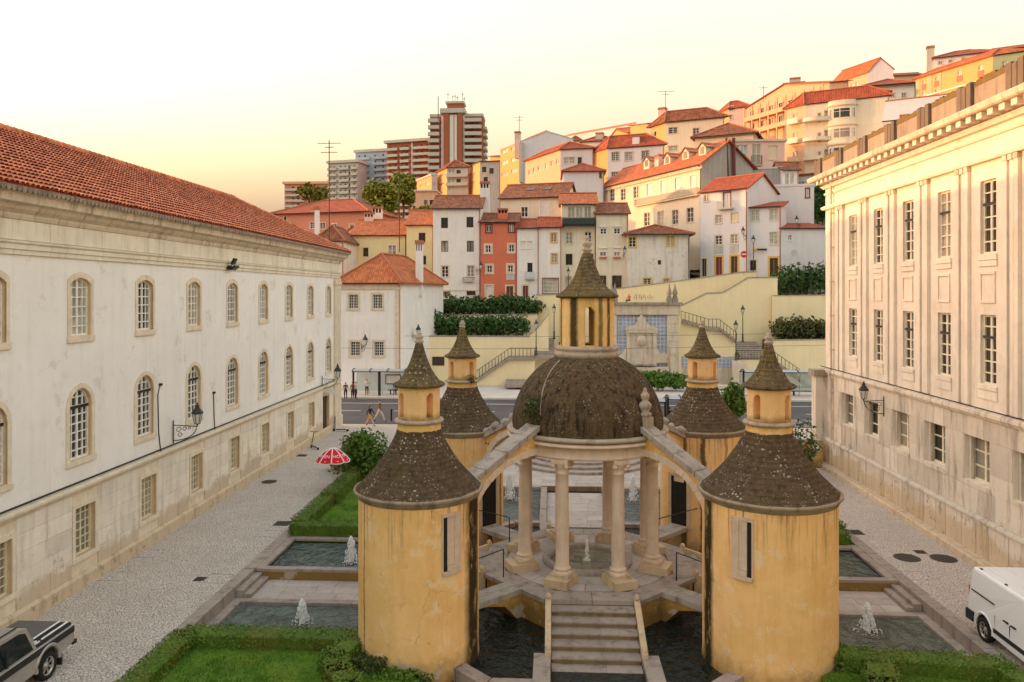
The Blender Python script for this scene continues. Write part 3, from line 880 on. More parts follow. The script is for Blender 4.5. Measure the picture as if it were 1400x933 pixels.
# ------------------------------------------------------------------ the pale stone building on the right
RXX, RYN, RY1 = 16.5, 8.0, 46.8
ro = (RXX, RY1, 0)
RB = thing('stone_faculty_building', 'tall pale stone building with narrow windows and dark mossy parapet', 'building', ro)
rb = [42.62 - 3.235*k for k in range(0, 9)]
U = lambda y: RY1-y
m = MB()
ou = [(U(y), 11.82, 1.05, 2.80, 0) for y in rb]; om = [(U(y), 6.85, 1.05, 2.65, 0) for y in rb]; ol_ = [(U(y+.75), 2.94, 1.75, 1.78, 0) for y in rb]
facade(m, (RXX, RY1), -PI/2, RY1-RYN, 5.7, 17.1, ou+om, .2, 0)
facade(m, (RXX, RY1), -PI/2, RY1-RYN, -.3, 5.7, ol_, .40, 0)
m.box(RXX, RXX+14, RY1-.02, RY1, -.3, 17.1, 0); m.box(RXX, RXX+14, RYN-.02, RYN, -.3, 17.1, 0); m.box(RXX+13.9, RXX+14, RYN, RY1-.02, -.3, 17.1, 0)
m.box(RXX+.5, RXX+13.9, RYN, RY1-.02, 16.9, 17.1, 0)
m.build('wall', [M['ashlar_r']], RB, ro)
SR = dict(k='ru', m=('ashlar_r','sash_c','dark'), nv=1, nh=5, tw=0, d=.2, fr=.08, bar=.028, transom=.68)
SR2 = dict(k='rl', m=('ashlar_d','sash_c','dark'), nv=1, nh=2, tw=0, d=.40, fr=.09, bar=.028)
for i, y in enumerate(rb):
    add_window(RB, (RXX, y, 11.82), -PI/2, 1.05, 2.80, 0, SR, ro, pane='glass' if i % 3 else 'curtain')
    add_window(RB, (RXX, y, 6.85), -PI/2, 1.05, 2.65, 0, SR, ro, pane='glass')
    add_window(RB, (RXX, y+.75, 2.94), -PI/2, 1.75, 1.78, 0, SR2, ro, pane='glass' if i % 2 else 'curtain')
    # splayed jamb, sill, apron panel, window hood
    m = MB(); yy = y+.75
    m.box(RXX-.06, RXX+.3, yy-1.0, yy+1.0, 2.76, 2.925, 0)
    for sg in (-1, 1):
        m.box(RXX+.16, RXX+.30, yy+sg*.80-.07, yy+sg*.80+.07, 2.95, 4.72, 0); m.box(RXX+.2, RXX+.3, yy+sg*.70-.05, yy+sg*.70+.05, 2.95, 4.72, 0) if 0 else None
    m.build('window_sill', M['ashlar_d'], RB, ro)
    m = MB()
    for (q0, q1, z0_, z1_, nm) in ((.07,.36,11.58,11.80,'window_sill'),(.05,-.005,11.35,11.56,'apron_stone'),(.07,.36,6.66,6.83,'window_sill'),(.045,-.005,6.3,6.64,'apron_stone')):
        q = MB(); q.box(RXX-q0, min(RXX+q1, RXX+.1), y-.63, y+.63, z0_, z1_); q.build(nm, M['ashlar_r'], RB, ro)
    for (a, b, c_, d_) in ((-.5,.5,11.045,11.14),(-.5,.5,9.95,10.04),(-.5,-.42,10.04,11.05),(.42,.5,10.04,11.05)):
        m.box(RXX-.05, RXX-.003, y+a, y+b, c_, d_, 0)
    m.build('apron_panel', M['ashlar_r'], RB, ro)
for k in range(10):
    y = 42.62+1.62 - 3.235*k
    for dy in (-.33, .0, .33):
        m = MB(); m.box(RXX-.14 if dy else RXX-.09, RXX-.004, y+dy-.115, y+dy+.115, 5.95, 15.28, 0)
        m.box(RXX-.17, RXX-.004, y+dy-.13, y+dy+.13, 15.1, 15.3, 1)
        m.build('pilaster_strip', [M['ashlar_r'], M['cornice']], RB, ro)
def rrun(name, prof, mt, y0=RYN, y1=RY1):
    m = MB(); n = len(prof)
    v = [(RXX-p[0], y0, p[1]) for p in prof] + [(RXX-p[0], y1+(p[0] if p[0] > .2 else 0), p[1]) for p in prof]
    m.idx(v, [(k, n+k, n+(k+1)%n, (k+1)%n) for k in range(n)] + [tuple(range(n)), tuple(range(2*n-1, n-1, -1))], 0)
    return m.build(name, mt, RB, ro)
rrun('base_step', [(-.02,-.3),(.55,-.3),(.55,.22),(.5,.28),(-.02,.28)], M['ashlar_d'])
rrun('plinth_cap', [(-.02,1.58),(.2,1.58),(.2,1.66),(.12,1.76),(-.02,1.78)], M['ashlar_d'])
rrun('string_course', [(-.02,5.52),(.10,5.52),(.16,5.62),(.2,5.66),(.2,5.78),(.1,5.86),(-.02,5.9)], M['ashlar_d'])
rrun('string_pipe', [(.2,5.92),(.24,5.92),(.24,5.96),(.2,5.96)], M['iron'])
rrun('architrave', [(-.02,15.32),(.18,15.32),(.22,15.42),(.22,15.5),(.12,15.56),(-.02,15.58)], M['ashlar_r'])
rrun('frieze_moulding', [(-.02,16.2),(.07,16.2),(.1,16.27),(.1,16.33),(-.02,16.37)], M['ashlar_r'])
rrun('bed_moulding', [(-.02,16.58),(.14,16.58),(.2,16.68),(.26,16.76),(-.02,16.78)], M['ashlar_r'])
rrun('cornice', [(-.02,17.05),(.74,17.05),(.80,17.1),(.84,17.28),(.78,17.34),(-.3,17.36)], M['cornice'])
y = RYN+.3
while y < RY1:
    block('modillion', M['ashlar_r'], (RXX-.33, y, 16.93), (.58, .34, .22), RB, ro)
    y += .72
# plinth slabs and stained ashlar, one by one
ashlar(RB, ro, RXX, -1, 14, RY1-.02, [.28,1.58], [], M['ashlar_d'], .75, 1.05, .14, 'plinth_slab', 17, .035)
opr = [(y+.75-.9, y+.75+.9, 2.75, 4.72) for y in rb]
ashlar(RB, ro, RXX, -1, 14, RY1-.02, [1.78,2.75,3.5,4.72,5.52], opr, M['ashlar_d'], 1.0, 1.5, .03, 'stone_block', 20)
M['pier_dark'] = stone('blackened_pier_stone', (.19,.155,.12), (.05,.04,.03), .6, 1.4, .5, per=.3)
# parapet in weathered pieces
for k in range(13):
    y = 46.4-3.235*k
    for (a, b, zt, mt) in ((-.5,-.18,18.34,'parapet'), (-.14,.14,18.26,'parapet'), (.18,.5,18.34,'parapet')):
        block('parapet_pier', M['pier_dark'] if a else M[mt], (RXX-.32, y+(a+b)/2, (17.36+zt)/2), (.62 if a else .42, b-a, zt-17.36), RB, ro)
    c0, c1 = y-3.235+.52, y-.52
    m = MB(); m.box(RXX-.5, RXX+.1, c0, c1, 17.36, 18.22, 0); m.build('parapet_panel', M['parapet'], RB, ro)
    m = MB(); n = 14
    zz = [18.22+.02+.12*noise.noise((k*3.1, i*.7, .3)) for i in range(n+1)]
    for i in range(n):
        ya, yb = c0+(c1-c0)*i/n, c0+(c1-c0)*(i+1)/n
        m.box(RXX-.52, RXX+.12, ya, yb-.01, 18.12, zz[i]+.12, 0)
    m.build('coping', M['moss_stone'], RB, ro)
m = MB(); m.tube([(RXX-.16, RY1-1.35, 17.0),(RXX-.16, RY1-1.35, 5.9),(RXX-.26, RY1-1.35, 5.7),(RXX-.26, RY1-1.35, 5.5),(RXX-.16, RY1-1.35, 5.3),(RXX-.16, RY1-1.35,.3)], .07, 8)
for z in (2.5,4.5,7,9,11,13,15): m.box(RXX-.24,RXX-.02,RY1-1.45,RY1-1.25,z,z+.06)
m.build('downpipe', M['ashlar_d'], RB, ro)
m = MB(); m.box(RXX-.7, RXX-.004, RY1-.35, RY1+.35, -.1, 5.4, 0); m.box(RXX-.85, RXX-.004, RY1-.5, RY1+.5, 5.4, 5.75, 1); m.build('corner_buttress', [M['ashlar_d'], M['parapet']], RB, ro)
# ------------------------------------------------------------------ temple garden materials
def ochre(name, streaks=(), low=True, col=(.91,.545,.20), zt=4.4, ls=1.0):
    """ochre limewash: local mesh coordinates, algae streaks at given bearings"""
    s = N(name)
    tc = s.n('ShaderNodeTexCoord').outputs['Object']
    x, y, z = s.sep(tc)
    big = s.noise(.9, 7, .65)
    c = s.mix(s.ramp(big, .35, .7), tuple(k*.88 for k in col), (col[0]*1.04, col[1]*1.1, col[2]*1.35))
    c = s.mix(s.math('MULTIPLY', s.ramp(s.noise(.8, 5, .7, stretch=(3,3,.25)), .5, .75), .35), c, (.66,.29,.055))
    c = s.mix(s.math('MULTIPLY', s.ramp(s.noise(1.4, 8, .75), .54, .60), .6), c, (.86,.66,.40))
    c = s.mix(s.math('MULTIPLY', s.ramp(s.noise(2.6, 9, .8), .60, .64), .55), c, (.60,.33,.10))
    wv = s.n('ShaderNodeVectorMath', operation='ADD'); sc3 = s.n('ShaderNodeVectorMath', operation='SCALE'); s.put(sc3.inputs[0], s.noise(1.8, 5, .7, out=1)); sc3.inputs['Scale'].default_value = .45
    s.put(wv.inputs[0], s.pos); s.put(wv.inputs[1], sc3.outputs[0])
    ck = s.math('MULTIPLY', s.ramp(s.voro(.9, 'DISTANCE_TO_EDGE', 'Distance', wv.outputs[0]), .007, .002), s.ramp(s.noise(.7, 4), .52, .6))
    c = s.mix(s.math('MULTIPLY', ck, .5), c, (.34,.19,.06))
    rough = s.noise(3.0, 8, .75)
    # drips under the cornice and damp at the foot
    dr = s.math('MULTIPLY', s.ramp(s.noise(2.2, 5, .7, stretch=(3.5,3.5,.12)), .52, .66), s.ramp(s.math('ADD', z, s.math('MULTIPLY', rough, .9)), zt-.7, zt+.35))
    c = s.mix(s.math('MULTIPLY', dr, .75), c, (.10,.065,.03))
    if low:
        lo_ = s.ramp(s.math('SUBTRACT', s.math('DIVIDE', z, ls), s.math('MULTIPLY', rough, 1.3)), .12, -.62)
        c = s.mix(s.math('MULTIPLY', lo_, .85), c, (.20,.12,.04))
        pk = s.math('MULTIPLY', s.ramp(s.noise(1.1, 7, .7), .57, .6), s.ramp(z, 1.0, .5))
        c = s.mix(s.math('MULTIPLY', pk, .75 if ls == 1 else 0), c, (.52,.42,.33))
    ang = s.math('ARCTAN2', y, x)
    wob = s.math('MULTIPLY', s.math('SUBTRACT', s.noise(1.6, 6, .7), .5), .16)
    for (a, wd, st) in streaks:
        dd = s.math('ABSOLUTE', s.math('ADD', s.math('SUBTRACT', ang, a), wob))
        k = s.math('MULTIPLY', s.ramp(dd, wd, wd*.45), st)
        k = s.math('MULTIPLY', k, s.ramp(s.noise(2.8, 7, .75, stretch=(1.5,1.5,.4)), .30, .45))
        c = s.mix(k, c, (.045,.03,.014))
    s.bump(s.noise(9, 8, .75), .3, .02)
    return s.done(c, .9, .15)
def mossy(name, a=(.115,.072,.036), b=(.19,.125,.06), olive=(.15,.115,.03), specks=.9, streak=0.0, course=.3):
    s = N(name)
    c = s.mix(s.ramp(s.noise(3.5, 8, .8), .35, .65), a, b)
    c = s.mix(s.math('MULTIPLY', s.ramp(s.noise(1.0, 7, .7), .48, .68), .7), c, olive)
    c = s.mix(s.ramp(s.noise(11, 6, .8), .55, .7), c, (.05,.033,.02))
    if streak:
        st = s.noise(2.4, 6, .7, stretch=(2.5,2.5,.22))
        c = s.mix(s.math('MULTIPLY', s.ramp(st, .48, .62), streak), c, (.035,.024,.015))
        c = s.mix(s.math('MULTIPLY', s.ramp(s.noise(2.0, 6, .7, stretch=(3,3,.2)), .6, .7), streak*.7), c, (.30,.17,.06))
    v = s.voro(8.5)
    m1 = s.math('MULTIPLY', s.ramp(v, .30, .20), s.ramp(s.noise(.95, 7, .72), .50, .60))
    c = s.mix(s.math('MULTIPLY', m1, specks), c, (.54,.47,.38))
    v2 = s.voro(14)
    c = s.mix(s.math('MULTIPLY', s.ramp(v2, .28, .18), s.math('MULTIPLY', s.ramp(s.noise(2.1, 5), .48, .58), specks*.7)), c, (.45,.40,.30))
    zc = s.sep(s.pos)[2]; crs = s.math('SINE', s.math('MULTIPLY', s.math('ADD', zc, s.math('MULTIPLY', s.noise(1.2, 4), .12)), 48.0))
    c = s.mix(s.math('MULTIPLY', s.ramp(crs, .72, .95), course), c, (.035,.024,.016))
    h = s.math('ADD', s.math('ADD', s.noise(9, 8, .8), s.math('MULTIPLY', v, .5)), s.math('MULTIPLY', crs, .6*course))
    s.bump(h, .9, .06)
    return s.done(c, .95, .1)
M['moss_dome'] = mossy('mossy_dome_mortar', (.092,.060,.034), (.155,.105,.058), (.10,.07,.025), .45, 1.0, .05)
M['moss_cone'] = mossy('mossy_cone_mortar', (.095,.062,.037), (.155,.105,.062), (.12,.09,.035), 1.0, .5)
M['moss_spire'] = mossy('lichened_spire', (.125,.09,.046), (.19,.14,.075), (.22,.15,.03), .6, .5)
M['slit_stone'] = stone('worn_slit_stone', (.66,.50,.37), (.25,.15,.08), .5, 2.4, .4)
M['rim_d'] = stone('dark_lichened_rim', (.36,.28,.19), (.07,.05,.035), .8, 2.6, .7)
M['rim'] = stone('lichened_rim_stone', (.46,.37,.275), (.075,.055,.035), .85, 2.4, .6)
s = N('dark_pool_water'); s.b.inputs['IOR'].default_value = 1.33
s.bump(s.math('ADD', s.noise(2.4, 3, .5), s.math('MULTIPLY', s.noise(7.0, 3, .6), .22)), 1.0, .28); M['water_dark'] = s.done((.010,.016,.013), .04, .5)
def pool_water(name, centres, col):
    s = N(name)
    h = s.math('ADD', s.math('MULTIPLY', s.noise(2.6, 3, .5), 3.2), s.math('MULTIPLY', s.noise(8.0, 3, .6), .8))
    for (x, y) in centres:
        sub = s.n('ShaderNodeVectorMath', operation='DISTANCE'); s.put(sub.inputs[0], s.pos); sub.inputs[1].default_value = (x, y, 0)
        d = s.math('ADD', sub.outputs['Value'], s.math('MULTIPLY', s.noise(1.3, 4), .8))
        wv = s.math('SINE', s.math('MULTIPLY', d, 16.0))
        h = s.math('ADD', h, s.math('MULTIPLY', wv, s.math('MULTIPLY', s.ramp(d, 2.6, .2), s.ramp(s.noise(1.1, 4), .38, .6))))
    s.bump(h, .9, .12)
    c = s.mix(s.ramp(s.noise(1.2, 5), .4, .7), col, tuple(k*1.8 for k in col))
    return s.done(c, .06, .5)
s = N('falling_water'); 
M['foam'] = s.done((.93,.94,.94), .4, .4)
s = N('lawn_grass'); c = s.mix(s.ramp(s.noise(1.2, 7, .7), .35, .7), (.055,.145,.013), (.17,.26,.03))
c = s.mix(s.math('MULTIPLY', s.ramp(s.noise(.9, 6, .7), .55, .7), .6), c, (.17,.17,.03))
s.bump(s.noise(40, 4), .8, .03); M['lawn'] = s.done(c, .9, .15)
def leaf(name, a, b, c2=None):
    s = N(name)
    c = s.mix(s.ramp(s.noise(1.3, 4, .7), .35, .65), a, b)
    c = s.mix(s.noise(9, 3, .8), c, s.mix(.5, c, tuple(min(1, x*1.9) for x in b)))
    if c2: c = s.mix(s.math('MULTIPLY', s.ramp(s.noise(.8, 5, .7), .52, .62), .8), c, c2)
    s.b.inputs['Subsurface Weight'].default_value = 0
    return s.done(c, .6, .25)
M['leaf_hedge'] = leaf('clipped_hedge_leaf', (.036,.092,.010), (.105,.168,.018), (.15,.15,.022))
M['leaf_dark'] = leaf('dark_shrub_leaf', (.020,.052,.013), (.050,.098,.022))
M['leaf_green'] = leaf('green_leaf', (.035,.085,.012), (.085,.15,.02))
M['leaf_olive'] = leaf('autumn_leaf', (.07,.085,.012), (.16,.14,.018), (.28,.17,.02))
M['leaf_dull'] = leaf('dull_shrub_leaf', (.03,.045,.014), (.065,.078,.02), (.10,.085,.025))
M['leaf_sun'] = leaf('sunlit_tree_leaf', (.09,.13,.018), (.20,.21,.03), (.30,.22,.03))
M['bark'] = stone('bark', (.13,.095,.065), (.05,.04,.03), .5, 4, .8)
M['soil'] = stone('garden_soil', (.12,.085,.055), (.05,.04,.03), .5, 4, .6)
def leaves(m, n, fn, size, flat=.5, mat=0):
    for _ in range(n):
        p, nn = fn()
        d = Vector((random.gauss(0,1), random.gauss(0,1), random.gauss(0,1)))
        nn = (Vector(nn)*1.2 + d*flat).normalized()
        a = nn.orthogonal().normalized(); a.rotate(Matrix.Rotation(random.uniform(0, 2*PI), 3, nn)); b = nn.cross(a)
        k = size*random.uniform(.6, 1.35)
        p = Vector(p)
        m.face((p-a*k*.5, p+b*k*.32, p+a*k*.6, p-b*k*.32), mat)
def hedge(label, path, wd, h, z0, dens=560, size=.066, mt='leaf_hedge', name='hedge', group=None, cat='hedge', wob=.06):
    """clipped hedge along a path: dark woody core and a shell of small leaves"""
    root = thing(name, label, cat, (path[0][0], path[0][1], z0), group=group)
    core = MB(); lf = MB()
    for (p, q) in zip(path[:-1], path[1:]):
        p = Vector((p[0],p[1],0)); q = Vector((q[0],q[1],0)); L = (q-p).length; t = (q-p).normalized(); sd = Vector((-t.y,t.x,0))
        R = Matrix(((t.x, sd.x, 0, p.x),(t.y, sd.y, 0, p.y),(0,0,1,0),(0,0,0,1)))
        core.box(-wd*.3, L+wd*.3, -wd/2+.07, wd/2-.07, z0-.02, z0+h-.08, 0, R)
        def fn():
            f = random.random(); l = random.uniform(-wd/2, L+wd/2)
            kk = 1+ wob*2*noise.noise((p.x+t.x*l*1.0, p.y+t.y*l, z0*3))
            A = h*2+wd
            if f < wd/A: o = (l, random.uniform(-wd/2, wd/2), h*kk); n_ = (0,0,1)
            elif f < (wd+h)/A: o = (l, -wd/2*kk, random.uniform(0, h)); n_ = tuple(-sd)
            else: o = (l, wd/2*kk, random.uniform(0, h)); n_ = tuple(sd)
            if random.random() < .12:
                e = random.choice((-wd/2, L+wd/2)); o = (e, random.uniform(-wd/2,wd/2), random.uniform(0,h)); n_ = tuple(t if e > 0 else -t)
            j = random.gauss(0, .028)
            pp = p + t*o[0] + sd*o[1] + Vector((0,0,z0+o[2])) + Vector(n_)*j
            return pp, n_
        leaves(lf, int(dens*L*(2*h+wd)), fn, size, .55)
    core.build('twigs', M['bark'] if mt != 'leaf_hedge' else M[mt], root, root.location)
    lf.build('foliage', M[mt], root, root.location)
    return root
def blob(seedv, n, c, r, lump=.35, fr=1.0, shell=.55):
    c = Vector(c)
    def fn():
        while True:
            d = Vector((random.gauss(0,1), random.gauss(0,1), random.gauss(0,1))).normalized()
            k = 1 + lump*2*noise.noise(d*1.6*fr + Vector((seedv, seedv*.7, 0)))
            rr = k*(shell + (1-shell)*random.random()**.5)
            if random.random() < .08: rr *= 1.08
            return c + Vector((d.x*r[0], d.y*r[1], d.z*r[2]))*rr, tuple(d)
    return fn
def bush(label, c, r, n, size, mt, name='shrub', cat='shrub', group=None, trunk=True, lump=.35, parts=None):
    root = thing(name, label, cat, (c[0], c[1], c[2]-r[2]), group=group)
    lf = MB()
    cl = parts or [((0,0,0), 1.0)]
    for k, (o, sc2) in enumerate(cl):
        cc = (c[0]+o[0]*r[0], c[1]+o[1]*r[1], c[2]+o[2]*r[2])
        leaves(lf, int(n*sc2**2/ sum(q[1]**2 for q in cl)), blob(c[0]*1.7+k*3.3, n, cc, [x*sc2 for x in r], lump), size, .9)
    lf.build('crown', M[mt], root, root.location)
    if trunk:
        m = MB(); b = Vector((c[0], c[1], c[2]-r[2]))
        th = max(.03, r[0]*.06)
        m.tube((b, b+Vector((.02,0,r[2]*.7)), Vector(c)+Vector((0,0,r[2]*.3))), th, 7, r1=th*.4)
        for k in range(6):
            a = k*PI/3+.4; e = Vector(c)+Vector((math.cos(a)*r[0]*.65, math.sin(a)*r[1]*.65, r[2]*random.uniform(-.1,.5)))
            m.tube((b+Vector((0,0,r[2]*random.uniform(.35,.8))), (b+e)/2+Vector((0,0,r[2]*.35)), e), th*.5, 5, r1=th*.15)
        m.build('trunk', M['bark'], root, root.location)
    return root
# ------------------------------------------------------------------ pools, lawns, walkways
CX, CY = 1.28, 27.55
plate('garden_floor', [(W0,W1,13,47.5)], -.9, M['riser'], .6)
JET = {'sw':atZ(413,852,-.45),'nw':atZ(480,768,-.15),'se':atZ(1186,862,-.45),'nn':atZ(697,682,-.3),'ne':atZ(865,684,-.3)}
def water(rects, z, mt):
    m = MB()
    for (x0,x1,y0,y1) in rects: m.box(x0,x1,y0,y1,z-.3,z,0)
    return m.build('water', mt, kind='structure')
water([(W0+.3,-5.4,22.6,26.0)], -.47, pool_water('sw_pool_water', [JET['sw'][:2]], (.075,.095,.082)))
water([(W0+.3,-5.4,28.3,31.5)], -.17, pool_water('nw_pool_water', [JET['nw'][:2]], (.075,.095,.082)))
water([(7.9,W1-.3,22.2,26.0)], -.47, pool_water('se_pool_water', [JET['se'][:2]], (.075,.085,.06)))
water([(7.9,W1-.3,28.3,31.5)], -.17, pool_water('ne_pool_water', [], (.075,.085,.06)))
water([(-3.6,-.55,34.3,41.2)], -.32, pool_water('north_west_pool_water', [JET['nn'][:2]], (.05,.065,.06)))
water([(3.0,7.2,34.3,41.2)], -.32, pool_water('north_east_pool_water', [JET['ne'][:2]], (.05,.065,.06)))
def octo(r, rot=PI/8):
    R = r/math.cos(PI/8)
    return [(CX+R*math.cos(rot+k*PI/4), CY+R*math.sin(rot+k*PI/4)) for k in range(8)]
m = MB(); m.prism(octo(7.0), -.8, -.27); tag(m.build('water', M['water_dark']), kind='structure')
# moat rim pieces
mr = thing('moat_rim', 'low octagonal stone rim holding the dark moat around the ochre towers', 'stone rim', (CX, CY, -.8))
oi_, oo_ = octo(7.0), octo(7.42)
for k in range(8):
    if k in (1, 3, 5, 7): 
        pass
    for t in range(5):
        a0, a1 = t/5, (t+1)/5
        L = lambda p, q, t_: (p[0]+(q[0]-p[0])*t_, p[1]+(q[1]-p[1])*t_)
        i, j = k, (k+1) % 8
        q = [L(oo_[i],oo_[j],a0+.004), L(oo_[i],oo_[j],a1-.004), L(oi_[i],oi_[j],a1-.004), L(oi_[i],oi_[j],a0+.004)]
        if k % 2 == 1 and k in (7, 1, 3, 5) and 1 <= t <= 3 and False: continue
        mid = ((q[0][0]+q[2][0])/2-CX, (q[0][1]+q[2][1])/2-CY)
        if min(abs(mid[0]), abs(mid[1])) < 1.75: continue
        m = MB(); m.prism(q, -.85, -.10+random.uniform(-.008,.008)); m.build('rim_stone', M['step'], mr, (CX, CY, -.8))
# pool rims as things made of stones
def rim(label, segs, z, name='pool_rim', wd=.32, mt='step', th=.5):
    r = thing(name, label, 'pool rim', (segs[0][0], segs[0][1], z-th))
    for (x0,y0,x1,y1) in segs:
        L = math.hypot(x1-x0, y1-y0); n = max(1, round(L/1.3)); a = math.atan2(y1-y0, x1-x0)
        for k in range(n):
            t = (k+.5)/n
            block('rim_stone', M[mt], (x0+(x1-x0)*t, y0+(y1-y0)*t, z-th/2+random.uniform(-.006,.006)), (L/n-.012, wd, th), r, (segs[0][0], segs[0][1], z-th), a)
    return r
rim('pale stone rim round the south west pool beside the box hedge', [(W0+.15,22.6,W0+.15,26.2),(W0+.31,26.04,-5.6,26.04)], -.38)
rim('pale stone rim round the south east pool near the white van', [(W1-.15,22.0,W1-.15,26.2),(W1-.31,26.04,8.1,26.04)], -.38)
rim('stone rim round the north west pool in front of the hedge', [(W0+.15,28.0,W0+.15,31.9),(W0+.31,31.68,-5.6,31.68),(W0+.31,28.14,-5.6,28.14)], 0.0, th=.10)
rim('stone rim round the north east pool beside the east street', [(W1-.15,28.0,W1-.15,31.9),(W1-.31,31.68,8.1,31.68),(W1-.31,28.14,8.1,28.14)], 0.0, th=.10)
rim('stone rim round the far left pool behind the rotunda', [(-.4,34.2,-.4,41.3),(-.56,41.3,-4,41.3)], -.16)
rim('stone rim round the far right pool behind the rotunda', [(2.86,34.2,2.86,41.3),(3.02,41.3,7.5,41.3)], -.16)
for sg, x0, x1 in ((-1, W0+.02, -5.6), (1, 8.1, W1-.02)):
    m = MB(); m.box(x0, x1, 28.0, 28.12, -.9, -.095); w_ = m.build('retaining_wall', ochre('ochre_riser_%d' % sg, (), True, (.6,.36,.10), 9))
    tag(w_, 'low stained yellow riser under the coping of the %s pool' % ('north west' if sg < 0 else 'north east'), 'wall')
def paved(name, x0, x1, y0, y1, z, nx_, ny_, mt='flag', kind='structure', par=None, jit=.25):
    base = MB(); base.box(x0, x1, y0, y1, z-.3, z-.03)
    b = base.build(name, M['riser'], kind=kind)
    for j in range(ny_):
        ya, yb = y0+(y1-y0)*j/ny_, y0+(y1-y0)*(j+1)/ny_
        cuts = [x0+(x1-x0)*(k+(random.uniform(-jit,jit) if 0 < k < nx_ else 0))/nx_ for k in range(nx_+1)]
        for a, c in zip(cuts[:-1], cuts[1:]):
            block('flagstone', M[mt], ((a+c)/2, (ya+yb)/2, z-.02+random.uniform(-.004,.004)), (c-a-.012, yb-ya-.012, .04), b)
    return b
paved('walkway', W0+.5, -4.9, 26.22, 27.98, -.40, 6, 3)
paved('walkway', 7.4, W1-.5, 26.22, 27.98, -.40, 6, 3)
paved('walkway', -.235, 2.695, 34.0, 41.0, -.40, 3, 10)
paved('walkway', -5.5, 8.6, 41.5, 47.4, -.16, 12, 9)
plate('walkway', [(W0,-5.5,41.5,47.5),(8.6,W1,41.5,47.5)], -.2, COB, .9)
# steps from the streets down to the walkways
for sg, x0, lb in ((-1, W0+.02, 'two stone steps leading down from the west cobbled street'), (1, W1-.02, 'two stone steps leading down from the east cobbled street')):
    st = thing('garden_steps', lb, 'steps', (x0, 27.1, -.4))
    for k in range(2):
        block('step', M['step'], (x0-sg*(.13+.27*k), 27.1, -.13-.13*k-.2), (.26, 1.74, .4), st, (x0, 27.1, -.4))
# round steps at the far end
st = thing('round_steps', 'concentric curved stone steps at the far end of the garden axis', 'steps', (1.9, 47.9, -.2))
for k, r in enumerate((4.6, 4.0, 3.4, 2.8)):
    m = MB(); m.lathe([(r-.75, k*.15-.15), (r-.75, k*.15+.16), (r-.02, k*.15+.16), (r, k*.15+.13), (r, k*.15-.15)], 48, (1.9, 48.6, -.16), 0, PI, 2*PI, False)
    m.build('step', M['step'], st, (1.9, 47.9, -.2))
m = MB(); m.lathe([(0,.6),(2.2,.6),(2.2,-.2)], 40, (1.9,48.6,-.16), 0, PI, 2*PI, False); m.build('landing', M['flag'], st, (1.9,47.9,-.2))
# thin water channel and dark step behind the rotunda
m = MB(); m.box(-.1, 2.6, 41.02, 41.45, -.6, -.42, 0); tag(m.build('water', M['water_dark']), kind='structure')
def lawn(label, poly, z, n):
    m = MB(); m.prism(poly, z-.5, z)
    o = m.build('lawn', M['lawn'], kind='structure')
    g = MB(); xs_ = [p[0] for p in poly]; ys_ = [p[1] for p in poly]
    k = 0
    while k < n:
        x, y = random.uniform(min(xs_), max(xs_)), random.uniform(min(ys_), max(ys_))
        ins = False; j = len(poly)-1
        for i in range(len(poly)):
            if (poly[i][1] > y) != (poly[j][1] > y) and x < (poly[j][0]-poly[i][0])*(y-poly[i][1])/(poly[j][1]-poly[i][1])+poly[i][0]: ins = not ins
            j = i
        if not ins: continue
        a = random.uniform(0, 2*PI); h = random.uniform(.025,.07)*(1.3 if noise.noise((x*.7,y*.7,0)) > 0 else .8); w_ = .012
        dx, dy = math.cos(a)*w_, math.sin(a)*w_
        g.face(((x-dx,y-dy,z-.003),(x+dx,y+dy,z-.003),(x+random.gauss(0,.03),y+random.gauss(0,.03),z+h)))
        k += 1
    tag(g.build('grass', M['lawn']), kind='stuff')
lawn('', [(-10.9,15),(-3.4,15),(-3.4,19.6),(-4.6,22.3),(-10.9,22.2)], .02, 26000)
lawn('', [(6.4,15),(12.3,15),(12.3,21.8),(7.4,21.8)], .02, 14000)
lawn('', [(-10.9,32),(-4.4,32),(-4.4,41.4),(-10.9,41.4)], .02, 22000)
lawn('', [(8.3,32),(12.3,32),(12.3,41.4),(8.3,41.4)], .02, 6000)
G = 'clipped box hedges round the lawns'
hedge('clipped box hedge along the south edge of the front left lawn', [(-10.5,21.95),(-5.6,21.95)], .75, .38, .02, group=G)
hedge('clipped box hedge on the street side of the front left lawn', [(-10.75,15),(-10.75,21.5)], .75, .38, .02, group=G)
hedge('curved box hedge close to the foot of the front left tower', [(-5.75,21.4),(-5.95,20.7),(-5.7,20.0),(-5.2,19.2),(-4.9,17.5)], .7, .42, .02, group=G)
hedge('clipped box hedge in front of the lawn behind the north west pool', [(-10.8,32.15),(-4.6,32.15)], .7, .48, .02, group=G)
hedge('long box hedge piece on the street side of the back left lawn', [(-10.95,32.9),(-10.95,36.3)], .75, .5, .02, group=G)
hedge('box hedge piece near the red umbrella by the back left lawn', [(-10.85,37.0),(-10.85,41.2)], .8, .6, .02, group=G)
hedge('untidy box hedge along the front right lawn below the white van', [(8.2,21.45),(11.9,21.15)], .8, .42, .02, group=G, mt='leaf_hedge', wob=.12)
hedge('untidy box hedge curving beside the foot of the front right tower', [(8.8,20.9),(8.5,20.0),(8.3,18.5),(8.4,17)], .8, .42, .02, group=G, wob=.12)
hedge('untidy box hedge on the street side of the front right lawn', [(12.1,20.6),(12.1,17)], .7, .42, .02, group=G, wob=.12)
hedge('short dark box hedge beyond the north east pool', [(9.0,32.2),(11.9,32.2)], .7, .48, .02, group=G)
hedge('short box hedge by the east street behind the right towers', [(12.0,33),(12.0,36.5)], .7, .6, .02, group=G)
def ground_plants(label, spots, mt):
    for (x, y, r, h) in spots:
        pass
